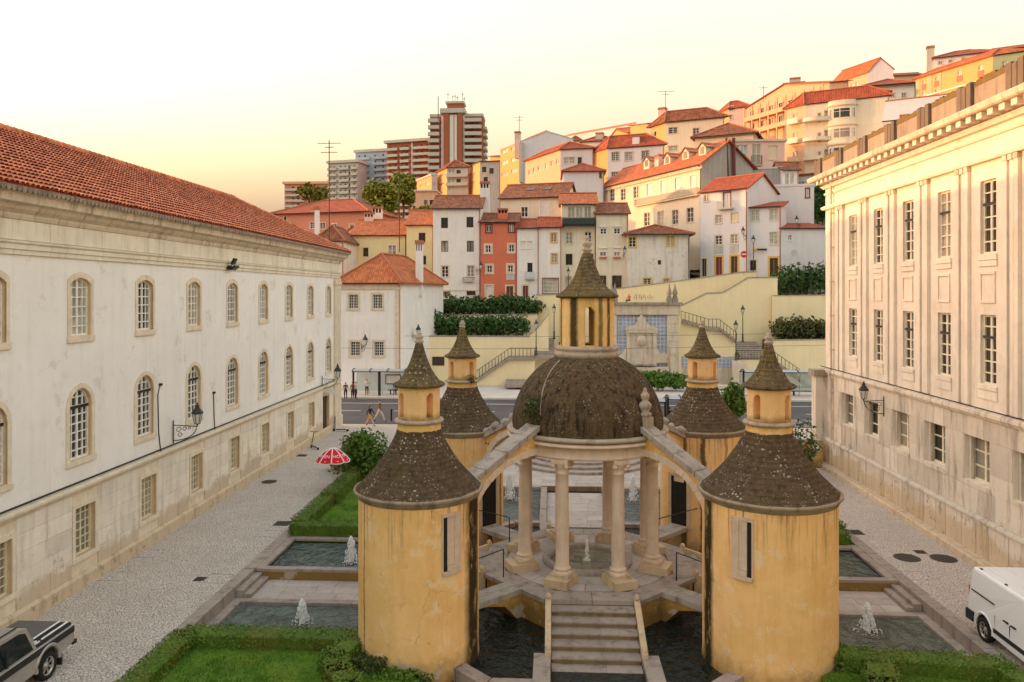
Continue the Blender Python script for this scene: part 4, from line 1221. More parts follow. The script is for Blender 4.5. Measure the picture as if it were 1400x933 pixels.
for lb, c, r, mt, n in (('low weedy plants at the left foot of the front left tower', (-4.9,20.9,.1), (.6,.6,.26), 'leaf_dull', 1500),
                        ('ground plants right in front of the front left tower', (-3.9,20.25,-.02), (.7,.28,.2), 'leaf_hedge', 1300),
                        ('brown weedy plants at the right foot of the front right tower', (8.0,21.8,.08), (.4,.7,.26), 'leaf_dull', 1500)):
    bush(lb, c, r, n, .09, mt, 'ground_plants', 'plants', trunk=False, lump=.5)
# ------------------------------------------------------------------ rotunda
PZ = .70
CO = (CX, CY, 0)
RO = thing('rotunda', 'open round temple with eight columns under a mossy brown dome and lantern', 'temple', CO)
pl_m = ochre('platform_limewash', (), True, (.66,.38,.09), 9)
m = MB(); m.prism(octo(3.5), -.9, PZ-.14, 0); PF = m.build('platform', [pl_m], RO, CO)
m = MB(); o1, o2 = octo(3.62), octo(2.9)
for k in range(8):
    j = (k+1) % 8
    for t in range(2):
        q = [tuple(o1[k][i]+(o1[j][i]-o1[k][i])*(t+.003)/2 for i in (0,1)), tuple(o1[k][i]+(o1[j][i]-o1[k][i])*(t+.992)/2 for i in (0,1)),
             tuple(o2[k][i]+(o2[j][i]-o2[k][i])*(t+.992)/2 for i in (0,1)), tuple(o2[k][i]+(o2[j][i]-o2[k][i])*(t+.003)/2 for i in (0,1))]
        mm = MB(); mm.prism(q, PZ-.14, PZ+random.uniform(-.004,.004)); mm.build('edge_stone', M['step'], PF)
def ring_piece(name, r0, r1, n, z0, z1, mt, par, off=0.0):
    for k in range(n):
        a0, a1 = 2*PI*(k+.012+off)/n, 2*PI*(k+.988+off)/n
        st = 3
        inn = [(CX+r0*math.cos(a0+(a1-a0)*i/st), CY+r0*math.sin(a0+(a1-a0)*i/st)) for i in range(st+1)]
        out = [(CX+r1*math.cos(a0+(a1-a0)*i/st), CY+r1*math.sin(a0+(a1-a0)*i/st)) for i in range(st+1)]
        mm = MB(); mm.prism(out + inn[::-1], z0, z1+random.uniform(-.004,.004)); mm.build(name, M[mt], par)
m = MB(); m.prism(octo(2.95), PZ-.14, PZ-.03); m.build('platform_bed', M['riser'], PF)
ring_piece('flagstone', 1.62, 2.3, 14, PZ-.03, PZ, 'flag', PF)
ring_piece('flagstone', 2.31, 2.88, 18, PZ-.03, PZ-.003, 'flag', PF, .3)
# round basin with its own water and small jet
BZ = thing('fountain_basin', 'round sunken stone basin in the middle of the rotunda floor', 'fountain', CO)
m = MB(); m.lathe([(1.32,-.25),(1.32,.10),(1.36,.13),(1.56,.13),(1.61,.09),(1.61,-.03)], 48, (CX,CY,PZ)); m.build('rim', M['step'], BZ, CO)
m = MB(); m.lathe([(0,-.02),(1.32,-.02)], 48, (CX,CY,PZ+.02)); bw_ = m.build('basin_water', pool_water('basin_water', [(CX,CY)], (.16,.14,.09)), BZ, CO)
def jet(label, p, h, r, grp):
    root = thing('fountain_jet', label, 'water jet', p, group=grp)
    m = MB()
    for i in range(int(320*(r/.2))+40):
        a = random.uniform(0, 2*PI); t = random.random()**.8
        rr = r*(1.25*(1-t)**.6+.06)*random.uniform(.1,1)
        q = Vector((rr*math.cos(a), rr*math.sin(a), h*t))
        ds = random.uniform(.45,1.1); m.lathe([(0,-.05*ds),(.026*ds,-.01),(.026*ds,.02),(0,.08*ds)], 4, tuple(q), 0, smooth=True)
    m.lathe([(r*.5,0),(r*.36,h*.25),(r*.22,h*.55),(r*.1,h*.82),(0,h*.95)], 10, (0,0,0), 0, wob=lambda R_, z, a: R_*(1+.35*noise.noise((a*1.3, z*6, p[0]))))
    for i in range(40):
        a = random.uniform(0, 2*PI); rr = r*random.uniform(.7, 2.0)
        m.lathe([(0,-.01),(.03,0),(.0,.02)], 5, (rr*math.cos(a), rr*math.sin(a), 0), 0)
    m.build('spray', M['foam'], root)
GJ = 'water jets in the pools'
jet('white water jet in the south west pool beside the front left tower', tuple(JET['sw']), .75, .2, GJ)
jet('white water jet in the north west pool below the hedge', tuple(JET['nw']), .95, .22, GJ)
jet('white water jet in the south east pool beside the front right tower', tuple(JET['se']), .85, .22, GJ)
jet('splashing water jet in the far pool seen left of the rotunda columns', tuple(JET['nn']), 1.3, .26, GJ)
jet('tall water jet in the far pool seen right of the rotunda columns', tuple(JET['ne']), 1.25, .22, GJ)
jet('thin water jet in the round basin under the dome', (CX, CY, PZ+.0), .7, .06, GJ)
for px, py in ((1208,740),): pass
# columns
cr = 2.40
for k in range(8):
    a = PI/8+k*PI/4
    c = (CX+cr*math.cos(a), CY+cr*math.sin(a), PZ)
    m = MB()
    m.lathe([(.30,.34),(.31,.40),(.27,.43),(.255,.46),(.285,.48),(.285,.53),(.24,.56),(.225,.60),(.218,1.6),(.205,3.25),(.20,3.62),(.225,3.64),(.225,3.68),(.205,3.70),(.205,3.78)], 20, c)
    m.lathe([(.205,3.78),(.23,3.86),(.30,4.0),(.30,4.06)], 16, c)
    R = Matrix.Translation(c) @ Matrix.Rotation(a, 4, 'Z')
    m.box(-.29,.29,-.29,.29,4.0,4.16,0,R)
    for sx in (-1, 1):
        for sy in (-1, 1):
            m.lathe([(0,3.82),(.075,3.87),(.085,3.93),(.05,3.99),(0,4.0)], 8, (c[0]+.235*(sx*math.cos(a)-sy*math.sin(a)), c[1]+.235*(sx*math.sin(a)+sy*math.cos(a)), c[2]))
    co = m.build('column', M['column'], RO, CO)
    m = MB()
    n_ = 5
    w0, w1 = .34, .50
    m.box(-.36,.36,-.36,.36,-.005,.28,0,R); m.box(-.39,.62,-.40,.40,-.005,.26,0,R) ; m.box(-.33,.33,-.33,.33,.28,.35,0,R)
    m.build('pedestal', M['pedestal'], co)
# entablature, dome, lantern
EZ0 = PZ+4.14
m = MB(); m.lathe([(2.15,.0),(2.15,.55),(2.78,.55),(2.86,.50),(2.88,.44),(2.74,.40),(2.66,.36),(2.66,.12),(2.70,.10),(2.70,.0),(2.15,.0)], 64, (CX,CY,EZ0)); m.build('entablature', M['column'], RO, CO)
m = MB(); m.lathe([(2.7,.0),(2.86,.03),(2.90,.10),(2.84,.16),(2.6,.17)], 64, (CX,CY,EZ0+.555), 0, wob=lambda r,z,a: r*(1+.006*noise.noise((a*9,z*9,1)))); m.build('dome_rim', M['rim'], RO, CO)
prof = []
DR, DZ = 2.72, EZ0+.70
for k in range(19):
    t = k/18
    ang = t*math.radians(70)
    prof.append((DR*math.cos(ang) if k else DR-.03, 2.75*math.sin(ang)))
prof = [(DR-.02,-.02)] + prof
m = MB(); m.lathe(prof, 72, (CX,CY,DZ), 0, wob=lambda r,z,a: r*(1+.008*noise.noise((math.cos(a)*6, math.sin(a)*6, z*3)))); m.build('dome', M['moss_dome'], RO, CO)
for t_ in (2.15, 4.1):
    m = MB(); m.tube([(CX+(DR*math.cos(k*.12)+.01)*math.cos(t_-.03*k), CY+(DR*math.cos(k*.12)+.01)*math.sin(t_-.03*k), DZ+2.75*math.sin(k*.12)) for k in range(2, 10)], .02, 5); m.build('lightning_wire', M['rim'], RO, CO)
zL = DZ+2.75*math.sin(math.radians(70))
m = MB(); m.lathe([(.96,-.12),(1.12,-.10),(1.16,.0),(1.16,.08),(1.10,.11),(1.10,.17),(1.14,.2),(1.14,.28),(1.0,.33)], 40, (CX,CY,zL)); m.build('lantern_base', M['rim'], RO, CO)
def cyl_open(name, r, z0, h, mt, par, org, wins, wall=.22, seg=48, local=True, inner='inside', wv=.42, hv=1.0, zv=.3, through=True):
    """hollow drum with arched openings at the bearings wins"""
    m = MB(); c = (0,0,z0) if local else (org[0], org[1], z0)
    cells = []
    def isopen(a, z):
        for w_ in wins:
            d = (a-w_+PI) % (2*PI) - PI
            x = d*r
            if abs(x) < wv/2:
                top = zv+hv-wv/2+math.sqrt(max(0, wv*wv/4-x*x))
                if zv < z < top: return True
        return False
    nz = 26; seg = 96
    P = lambda rr, i, j: (c[0]+rr*math.cos(2*PI*i/seg), c[1]+rr*math.sin(2*PI*i/seg), c[2]+h*j/nz)
    op = [[isopen(2*PI*(i+.5)/seg, h*(j+.5)/nz) for j in range(nz)] for i in range(seg)]
    for i in range(seg):
        for j in range(nz):
            if op[i][j]:
                ii = (i+1) % seg; im = (i-1) % seg
                if not op[ii][j]: m.face((P(r,i+1,j),P(r-wall,i+1,j),P(r-wall,i+1,j+1),P(r,i+1,j+1)))
                if not op[im][j]: m.face((P(r,i,j),P(r,i,j+1),P(r-wall,i,j+1),P(r-wall,i,j)))
                if j+1 < nz and not op[i][j+1]: m.face((P(r,i,j+1),P(r,i+1,j+1),P(r-wall,i+1,j+1),P(r-wall,i,j+1)))
                if j > 0 and not op[i][j-1]: m.face((P(r,i,j),P(r-wall,i,j),P(r-wall,i+1,j),P(r,i+1,j)))
                if not through: m.face((P(r-wall,i,j),P(r-wall,i+1,j),P(r-wall,i+1,j+1),P(r-wall,i,j+1)), 1)
                continue
            m.face((P(r,i,j),P(r,i+1,j),P(r,i+1,j+1),P(r,i,j+1)), 0, None, True)
            if through: m.face((P(r-wall,i,j),P(r-wall,i,j+1),P(r-wall,i+1,j+1),P(r-wall,i+1,j)), 0)
    return m.build(name, [mt, mt if inner is None else M[inner]], par, None if local else org)
lm_ = ochre('lantern_limewash', ((-2.12,.22,.95),(-1.12,.12,.75),(-.72,.12,.9),(-2.85,.1,.9)), False, (.80,.50,.17), 2.0)
L_ = thing_l = bpy.data.objects.new('lantern', None)
cyl_open('lantern', .97, 0, 1.75, lm_, RO, None, [-PI/2+.05, PI/2+.05, .05, PI+.05], .2, wv=.36, hv=1.3, zv=.1).location = (0,0,zL+.3)
m = MB(); m.lathe([(0,-.02),(.98,-.02),(1.08,-.05),(1.14,.0),(1.12,.06),(1.0,.10),(.82,.24),(.62,.46),(.46,.75),(.33,1.08),(.22,1.42),(.16,1.56),(0,1.58)], 40, (CX,CY,zL+2.08), 0, wob=lambda r,z,a: r*(1+.02*noise.noise((a*5,z*5,3)))); m.build('lantern_roof', M['moss_spire'], RO, CO)
m = MB(); m.lathe([(.14,0),(.15,.08),(.2,.12),(.2,.16),(.1,.2),(.16,.28),(.19,.36),(.15,.44),(.07,.48),(.11,.55),(.06,.63),(0,.66)], 14, (CX,CY,zL+3.62)); m.build('finial', M['rim'], RO, CO)
bpy.data.objects.remove(L_)
# ------------------------------------------------------------------ the four chapels, their bridges and flying arches
NI = {'fl':-1.40+.58, 'fr':-1.87-.52, 'bl':-1.46+.75, 'br':-1.77-.5}
def tower(label, c, R, streaks, wins, doors, key):
    zb = -.45
    org = (c.x, c.y, zb)
    T = thing('chapel_tower', label, 'tower', org, group='round ochre chapel towers')
    mt = ochre('tower_limewash_'+key, streaks, True)
    H = 4.52-zb
    m = MB(); seg = 64
    m.lathe([(R+.03,0),(R+.02,.2),(R,.4),(R,H)], seg, (0,0,0), 0, wob=lambda r,z,a: r+.006*noise.noise((math.cos(a)*4,math.sin(a)*4,z*1.5)))
    # slit windows and doors: splayed stone frames round dark panels, the shade inside put into their colour
    wall = m.build('wall', mt, T)
    for (a, z, w_, h, nm) in wins+doors:
        R_ = Matrix.Rotation(a+PI/2, 4, 'Z')
        f = MB(); y0 = -R
        s_ = math.sqrt(max(.1, R*R-(w_/2+.15)**2))
        tl, tr_ = (.14, .14) if nm != 'window' else ((.035, .2) if key == 'fl' else (.2, .035))
        f.box(-w_/2-tl, -w_/2, -R-.035, -s_+.05, z-zb-.1, z-zb+h+.1, 0, R_); f.box(w_/2, w_/2+tr_, -R-.035, -s_+.05, z-zb-.1, z-zb+h+.1, 0, R_)
        f.box(-w_/2, w_/2, -R-.035, -s_+.05, z-zb+h, z-zb+h+.1, 0, R_); f.box(-w_/2-.02, w_/2+.02, -R-.07, -s_+.05, z-zb-.1, z-zb, 0, R_)
        if nm == 'window':
            sd = 1 if key == 'fl' else -1
            xa, xb = (-.05, w_/2-.002) if sd > 0 else (-w_/2+.002, .05)
            f.box(xa, xb, -R-.022, -R+.02, z-zb+.16, z-zb+h-.01, 0, R_); f.box(xa, xb, -R-.05, -R+.02, z-zb+.01, z-zb+.15, 0, R_)
        fo = f.build(nm, M['pedestal'] if nm == 'door' else M['slit_stone'], T)
        g = MB(); g.box(-w_/2, w_/2, -R-.012, -R+.05, z-zb, z-zb+h, 0, R_); g.build('opening', M['inside'], fo)
    m = MB(); m.lathe([(R-.05,-.16),(R+.03,-.12),(R+.05,-.05),(R+.10,.0),(R+.14,.05),(R+.13,.10),(R+.03,.12)], seg, (0,0,4.52-zb), 0, wob=lambda r,z,a: r*(1+.008*noise.noise((a*8,z*8,c.x)))); m.build('cornice', M['rim_d'], T)
    pr = [(R+.10,-.03),(R+.02,.03),(R*.95,.13),(R*.875,.27),(R*.795,.42),(R*.715,.58),(R*.635,.77),(R*.56,.97),(R*.49,1.18),(R*.425,1.40),(.68,1.56),(.65,1.68)]
    m = MB(); m.lathe(pr, seg, (0,0,4.64-zb), 0, wob=lambda r,z,a: r*(1+.018*noise.noise((math.cos(a)*5,math.sin(a)*5,z*4+c.y)))); m.build('roof', M['moss_cone'], T)
    m = MB(); m.lathe([(.655,0),(.63,.26)], 32, (0,0,6.28-zb), 0); m.build('roof_neck', ochre('neck_limewash_'+key, (), False, (.8,.48,.15), 9), T)
    m = MB(); m.lathe([(.62,0),(.72,.02),(.74,.07),(.70,.12),(.6,.13)], 32, (0,0,6.50-zb)); m.build('turret_ring', M['rim'], T)
    cu = cyl_open('turret', .61, 0, .98, ochre('turret_limewash_'+key, (), True, (.88,.54,.22), 9, .28), T, None, [NI[key]+q*PI/2 for q in range(4)], .26, wv=.24, hv=.74, zv=.06, through=False, inner=None)
    cu.location = (0,0,6.62-zb)
    m = MB(); m.lathe([(.6,-.06),(.72,-.05),(.78,.0),(.74,.05),(.6,.12),(.47,.29),(.375,.45),(.285,.65),(.21,.86),(.15,1.06),(.11,1.21),(0,1.22)], 32, (0,0,7.62-zb), 0, wob=lambda r,z,a: r*(1+.02*noise.noise((a*5,z*5,c.x)))); m.build('turret_roof', M['moss_spire'], T)
    m = MB(); m.lathe([(.10,0),(.11,.06),(.14,.09),(.14,.13),(.08,.16),(.13,.22),(.13,.26),(.07,.30),(.09,.35),(0,.39)], 12, (0,0,8.78-zb)); m.build('finial', M['rim'], T)
    return T
TW = {'fl': atD(573,402,22.55), 'fr': atD(1051,402,22.15), 'bl': atD(632,402,32.8), 'br': atD(960,402,32.8)}
toC = {k: math.atan2(CY-v.y, CX-v.x) for k, v in TW.items()}
tower('front left ochre chapel tower with dark streak right of its slit window', TW['fl'], 1.77, ((-.31,.31,1.0),(-2.45,.03,.6)), [(-.92,2.62,.36,1.5,'window')], [(toC['fl'],.72,.8,2.0,'door')], 'fl')
tower('front right ochre chapel tower with slit window near its left edge', TW['fr'], 1.88, ((-2.93,.2,1.0),), [(-2.17,2.62,.36,1.5,'window')], [(toC['fr'],.72,.8,2.0,'door')], 'fr')
tower('back left ochre chapel tower partly hidden by the front left one', TW['bl'], 1.77, ((-.75,.12,.8),(-.3,.1,.7)), [], [(toC['bl'],.72,.75,2.0,'door')], 'bl')
tower('back right ochre chapel tower with stained wall beside the dome', TW['br'], 1.77, ((-1.75,.08,.85),(-2.2,.1,.8),(-1.2,.05,.5)), [], [(toC['br'],.72,.75,2.0,'door')], 'br')
arch_m = ochre('arch_limewash', (), False, (.78,.46,.13), 9)
NMs = {'fl': 'front left', 'fr': 'front right', 'bl': 'back left', 'br': 'back right'}
for k, v in TW.items():
    a = math.atan2(v.y-CY, v.x-CX); D = math.hypot(v.y-CY, v.x-CX); RT_ = 1.77 if k != 'fr' else 1.88
    M0 = Matrix.Translation((CX, CY, 0)) @ Matrix.Rotation(a, 4, 'Z')
    x0, x1 = 2.5, D-RT_+.28
    zt0, zt1 = 6.0, 4.42
    cv = []
    for i in range(13):
        t = i/12
        ang = t*PI/2
        cv.append((x0+.1+(x1-.28-x0-.1)*math.sin(ang)**.92, 2.5+(4.92-2.5)*math.cos(ang)**.85))
    A = thing('flying_arch', 'sloping stone flying arch from the dome down to the %s tower' % NMs[k], 'arch', (CX+3.5*math.cos(a), CY+3.5*math.sin(a), 4.0), group='flying arches of the rotunda')
    og = A.location
    T_ = M0 @ Matrix.Translation((0,-.24,0))
    top = [(x1, zt1-.2), (x0, zt0-.2)]
    web = MB()
    pts = cv + [(x1, 2.6)]
    for (p, q) in zip(cv[:-1], cv[1:]):
        f = lambda x: zt0-.2+(zt1-zt0)*(x-x0)/(x1-x0)
        web.ext([p, q, (q[0], f(q[0])), (p[0], f(p[0]))], M0 @ Matrix.Translation((0,-.2,0)), .4)
    web.ext([cv[-1], (x1, cv[-1][1]), (x1, f(x1)), (cv[-1][0], f(cv[-1][0]))], M0 @ Matrix.Translation((0,-.2,0)), .4)
    web.build('web', arch_m, A, og)
    ring = MB()
    for i in range(12):
        p, q = Vector(cv[i]), Vector(cv[i+1])
        def off(i_):
            d = (Vector(cv[min(i_+1,12)])-Vector(cv[max(i_-1,0)])).normalized(); return Vector(cv[i_])+Vector((-d.y if False else d.y*-1, d.x))*.22
        ring.ext([tuple(p-Vector((0,.012))), tuple(q-Vector((.012,0))), tuple(off(i+1)), tuple(off(i))], T_, .48)
    ring.build('arch_ring', M['column'], A, og)
    # coping slabs, one by one
    n = 4
    for i in range(n):
        ta, tb = i/n+.004, (i+1)/n-.004
        xa, xb = x0-.15+(x1+.1-x0+.15)*ta, x0-.15+(x1+.1-x0+.15)*tb
        za, zb_ = zt0+(zt1-zt0)*(xa-x0)/(x1-x0), zt0+(zt1-zt0)*(xb-x0)/(x1-x0)
        sl = MB(); sl.ext([(xa,za-.2),(xb,zb_-.2),(xb,zb_-.02),(xa,za-.02)], M0 @ Matrix.Translation((0,-.33,0)), .66)
        sl.build('coping_slab', M['slabtop'], A, og)
    # pinnacle at the head of the arch (the front left one has lost it to weeds)
    hp = M0 @ Vector((x0+.12, 0, zt0))
    if k in ('fr','br'):
        m = MB(); m.box(-.2,.2,-.2,.2,-.25,.18,0,Matrix.Translation(hp)@Matrix.Rotation(a,4,'Z'))
        m.lathe([(.17,.18),(.22,.24),(.22,.3),(.12,.36),(.2,.48),(.22,.58),(.14,.68),(.09,.72),(.14,.80),(.15,.9),(.09,1.0),(.05,1.04),(.07,1.1),(0,1.18)], 12, tuple(hp)); m.build('pinnacle', M['rim'], A, og)
    elif k == 'fl':
        bush('weeds growing on the head of the front left arch beside the dome', tuple(hp+Vector((-.05,-.1,.45))), (.36,.36,.5), 420, .11, 'leaf_dull', 'weeds', 'plant', trunk=True, lump=.6)
    if k in ('bl','br'):
        m = MB()
        for i in range(26):
            t = random.random(); x = x0+(x1-x0)*t; p = M0 @ Vector((x, random.uniform(-.3,.3), zt0+(zt1-zt0)*t+.05)); r_ = random.uniform(.08,.2)
            m.lathe([(0,-r_),(r_*.8,-.4*r_),(r_,.2*r_),(r_*.5,.8*r_),(0,r_)], 7, tuple(p), 0, wob=lambda r,z,a_: r*(1+.4*noise.noise((a_*2,z*9,i))))
        m.build('rubble', M['slabtop'], A, og, kind='stuff')
    # footbridge slab, yellow haunch and handrail
    Bq = thing('stone_footbridge', 'narrow stone slab bridge from the platform to the %s tower' % NMs[k], 'bridge', tuple(M0 @ Vector((3.5,0,0))), group='slab bridges to the towers')
    og = Bq.location
    xe = D-RT_+.1
    for sg in (-1, 1):
        m = MB(); m.ext([(3.5,PZ-.17),(xe,PZ-.17),(xe,PZ+.0),(3.5,PZ+.0)], M0 @ Matrix.Translation((0,-.40 if sg < 0 else .01,0)), .39); m.build('slab', M['slabtop'], Bq, og)
    m = MB(); pts = [(3.45,-.5),(3.6,-.5)] + [(3.6+(xe-3.6)*.5*(1-math.cos(t*PI/8)) , -.5+ .9*math.sin(t*PI/8)) for t in range(1,5)] 
    m.ext([(3.48,-.6),(3.75,-.2),(4.2,.25),(4.9,.45),(xe,.5),(xe,PZ-.175),(3.48,PZ-.175)], M0 @ Matrix.Translation((0,-.3,0)), .6); m.build('haunch', pl_m, Bq, og)
    sg = 1 if k in ('fl','br') else -1
    sg = {'fl':-1,'fr':1,'bl':1,'br':-1}[k]
    Hd = thing('handrail', 'thin black iron handrail beside the bridge to the %s tower' % NMs[k], 'handrail', tuple(M0 @ Vector((3.3,sg*.75,PZ))), group='iron handrails')
    m = MB(); p0 = M0 @ Vector((3.35,sg*.75,PZ)); p1 = M0 @ Vector((xe+.35,sg*.75,PZ+.35))
    m.tube((p0, p0+Vector((0,0,.95))), .022, 6); m.tube((p0+Vector((0,0,.95)), p1+Vector((0,0,.45))), .018, 6); m.build('rail', M['iron'], Hd, Hd.location)
# stairs on the four sides
def stairs(label, rz, n=8):
    S_ = thing('stone_staircase', label, 'staircase', (CX, CY, 0), rz, group='staircases of the rotunda')
    # local: -y is outward
    y = -3.62; z = PZ
    for k in range(n):
        z -= .16
        for (xa, xb) in ((-1.28, random.uniform(-.2,.3)), (None, 1.28)):
            if xa is None: xa = last
            m = MB(); m.box(xa+.004, xb-.004, y-.44, y+.0, z-.06, z, 0); last = xb
            m.box(xa+.004, xb-.004, y-.465, y-.44, z-.036, z-.008, 0)
            o = m.build('step', M['step'], S_)
        m = MB(); m.box(-1.26, 1.26, y-.40, y-.003, -.9, z-.043, 0); m.build('riser', M['riser'], S_)
        y -= .43
    for sx in (-1, 1):
        m = MB(); ya, yb = -3.55, -3.62-.43*5.0
        za, zb2 = PZ+.10, PZ-.15*5+.10
        m.ext([(-yb, -.9), (-yb, zb2), (-ya, za), (-ya, -.9)][::-1], Matrix.Translation((sx*1.38-.09, 0, 0)) @ Matrix.Rotation(-PI/2, 4, 'Z'), .18) if False else None
        v = []
        for x in (sx*1.38-.09, sx*1.38+.09):
            v += [(x,ya,-.9),(x,yb,-.9),(x,yb,zb2),(x,ya,za)]
        m.idx(v, [(0,1,2,3),(7,6,5,4),(0,4,5,1),(1,5,6,2),(2,6,7,3),(3,7,4,0)], 0)
        m.lathe([(.09,0),(.10,.05),(.06,.13),(0,.16)], 10, (sx*1.38, yb+.12, zb2-.0)); m.lathe([(.09,0),(.10,.05),(.06,.13),(0,.16)], 10, (sx*1.38, ya-.1, za-.03))
        m.build('cheek_wall', M['pedestal'], S_)
        m = MB(); m.box(sx*1.55-.24, sx*1.55+.24, -7.3, -5.55, -.9, -.08, 0); m.build('water_kerb', M['step'], S_)
    return S_
random.seed(5)
stairs('wide worn stone staircase in front leading up to the rotunda', 0)
stairs('stone staircase on the left side of the rotunda behind the front left tower', -PI/2, 7)
stairs('stone staircase on the right side of the rotunda behind the front right tower', PI/2, 7)
stairs('stone staircase behind the rotunda seen between its columns', PI, 7)
bush('fern growing out of the back left tower wall beside the arch', (TW['bl'].x+1.55, TW['bl'].y-1.0, 3.9), (.42,.42,.65), 500, .13, 'leaf_dark', 'fern', 'plant', trunk=True, lump=.6)
bush('weeds hanging on the wall of the back right tower', (TW['br'].x-1.6, TW['br'].y-1.0, 3.95), (.42,.42,.6), 420, .12, 'leaf_dull', 'weeds', 'plant', trunk=True, lump=.6)
bush('tiny weeds on the ring of the back left turret', (TW['bl'].x+.45, TW['bl'].y-.6, 6.72), (.22,.14,.22), 90, .07, 'leaf_dull', 'weeds', 'plant', trunk=True, lump=.6)
# ------------------------------------------------------------------ houses on the hillside
random.seed(21)
def HH(label, wall, a, b, **k):
    A = atY(*a)
    base = k.pop('base', None)
    if base is None: base = hz(A.x, A.y)-.8
    return House(label, wall, a, b, base, **k)
R_ = 'houses on the hillside'
# --- nearest: white house at the street corner with hipped roof
h = HH('white corner house behind the bus shelter with red hipped tile roof', 'white', (462,387,80), (548,384.5,80), base=0.0, r=(606,386.5,91), roof='hip', rise=3.2, ov=.45, rmat='tiles_o')
SQ = dict(k='sq', m=('trim','sash','dark'), nv=3, nh=4, tw=.22, pr=.04, d=.3, fr=.05, bar=.016); ST['sq'] = SQ
h.win('sq', [(483,412.5),(516,412.5),(485.5,477),(518,477)], 12.5, 19)
h.go().eave_band('trim', .7, .12)
h.part_box('pilaster','trim',540,548,389,531,.10)
h.chim(573.5,329,.75,.75,4.2,'white',.42)
# --- row along the upper street, left to right
h = HH('pale yellow house with brown roof beyond the white corner house', 'pale_yellow', (481,322,106), (556,321,106), depth=10, rise=2.6, rmat='tiles_o', sidewall='pink'); h.win('wn', [(536,343)], 11, 15); h.win('d',[(500,345)],7,12); h.go(); h.chim(505,291,1.3,.9,2.4,'pink',.5); h.chim(516,283,1.4,.9,3.4,'white',.7)
h = HH('tall pale yellow house with orange roof left of the big white house', 'pale_yellow', (556,308,104), (593,307,104), depth=9, rise=2.4, rmat='tiles_o'); h.win('d', [(577,325,9,13),(579.5,356,6,12)], 9, 13); h.go()
h = HH('pale pink gable house in front of the salmon block', 'pink', (462,334,112), (500,333,112), depth=8, roof='gy', rise=2.6, rmat='tiles_d'); h.win('wn',[(484,345)],6,8); h.go()
h = HH('small house with patchy brown roof beside the antenna mast', 'white_old', (430,330,99), (470,331,99), depth=8, roof='hip', rise=2.2, rmat='tiles_d'); h.win('wn',[(448,338)],6,6); h.go(); h.chim(433.5,283,.55,.55,4.6,'white',.6,False)
h = HH('large white house with three rows of windows left of the red house', 'white', (592,285.5,100), (657,285,100), depth=8.5, roof='gx', rise=2.2, rmat='tiles_d')
h.win('dn', [(607.7,305),(642.5,304)], 9.5, 14.5).win('dn', [(608,337),(643,337)], 9.5, 15, 'curtain').win('w', [(608.5,371.5),(643.5,371)], 9, 15).win('d',[(609,402),(644,401)],12,6)
h.go(); h.part_box('sill_band','trim',600,657,396.5,398,.06); h.chim(663,249,1.2,1.2,3.2,'white',.5)
h.balcony(633,648,379.5,384,.5,'greeniron')
h = HH('narrow coral red house with cream window frames', 'coral', (657.5,304,99.5), (707,303.5,99.5), depth=8.0, roof='gx', rise=1.5, rmat='tiles_d')
CW = dict(k='cw', m=('trim','sash','sash'), nv=1, nh=1, tw=.26); ST['cw'] = CW
h.win('m', [(668.4,312.8),(699.3,312.2)], 6.5, 9.5).win('cw', [(667.5,340.5),(699.3,339.6),(669.3,368),(697.9,367.5)], 7, 9.5).door('dc', [(669,400)], 9, 19).door('dr', [(697,400.5)], 9, 18)
h.go(); h.chim(687.5,285.5,1.25,1.0,2.3,'coral',.2)
h.part_box('stone_panel','greywall',692,703.5,373.5,383,.03)
h = HH('narrow white house with blue balcony right of the red house', 'white', (707,312,99.5), (737,312,99.5), depth=8, rise=1.5, rmat='tiles_r')
h.win('ws', [(715,335),(724,335)], 6.5, 10).win('dn', [(724.5,366)], 7, 13).door('dr', [(718.3,399)], 7, 16); h.go(); h.balcony(718,730.5,372,381,.55,'blueglass','bluegrey')
h = HH('white house with yellow framed windows and a shop front', 'white', (737,311,99.5), (768,310.5,99.5), depth=8, rise=1.6, rmat='tiles_r')
h.win('y', [(757,325),(757.8,353.3)], 7.5, 12).win('shop', [(752.5,391)], 21, 20).win('dn',[(752,382.3)],20,2.6); h.go()
h = HH('cream house with orange roof and dark green balcony', 'cream', (768,279.5,100), (815,279,100), depth=8, rise=1.9, rmat='tiles_o')
h.win('pl', [(781,290),(792,290),(803.5,290)], 9.5, 15, 'warmglass').win('w', [(778,325.5),(804,325)], 9, 16).win('d', [(778,355),(806.5,354.5)], 9, 15).win('pl',[(777,388)],9,20)
h.go(); h.balcony(768.5,813,298.5,308.5,1.0,'dark','iron'); h.part_box('balcony_panel','greeniron',769,812.5,299.5,307.5,1.02,.0)
h = HH('cream house with red flower boxes under small windows', 'cream', (815,292.5,99.5), (859,292,99.5), depth=8.5, rise=1.8, rmat='tiles_d', sidewall='white_old')
h.win('wn', [(825,316.5),(843.6,316.2)], 8.5, 7.5, 'glass').win('wn', [(824.5,347.5),(843.3,347.5)], 8.5, 5.5).door('dd', [(824.5,387)], 8.5, 20).door('d', [(843.3,386.5)], 13, 19)
h.go()
for px in (824.5, 843.3): h.part_box('flower_box','redpanel',px-5,px+5,351.3,353.6,.3)
for px, py in ((825,310),(843.6,309.5),(824.5,339),(843.3,338.5)): h.part_box('awning_box','sash',px-5.5,px+5.5,py-1.2,py+.8,.2)
h = HH('crumbling white house with curved brown tile roof', 'white_old', (857.5,320.5,98.5), (943,321.5,98.5), depth=8, roof='hip', rise=1.4, rmat='tiles_d', ov=.6)
h.win('y', [(864.6,331),(916.7,329)], 9.5, 14).win('dn', [(901.6,359)], 4.5, 6).win('y', [(885,385)], 10, 8).win('y',[(911,384)],7,5); h.go()
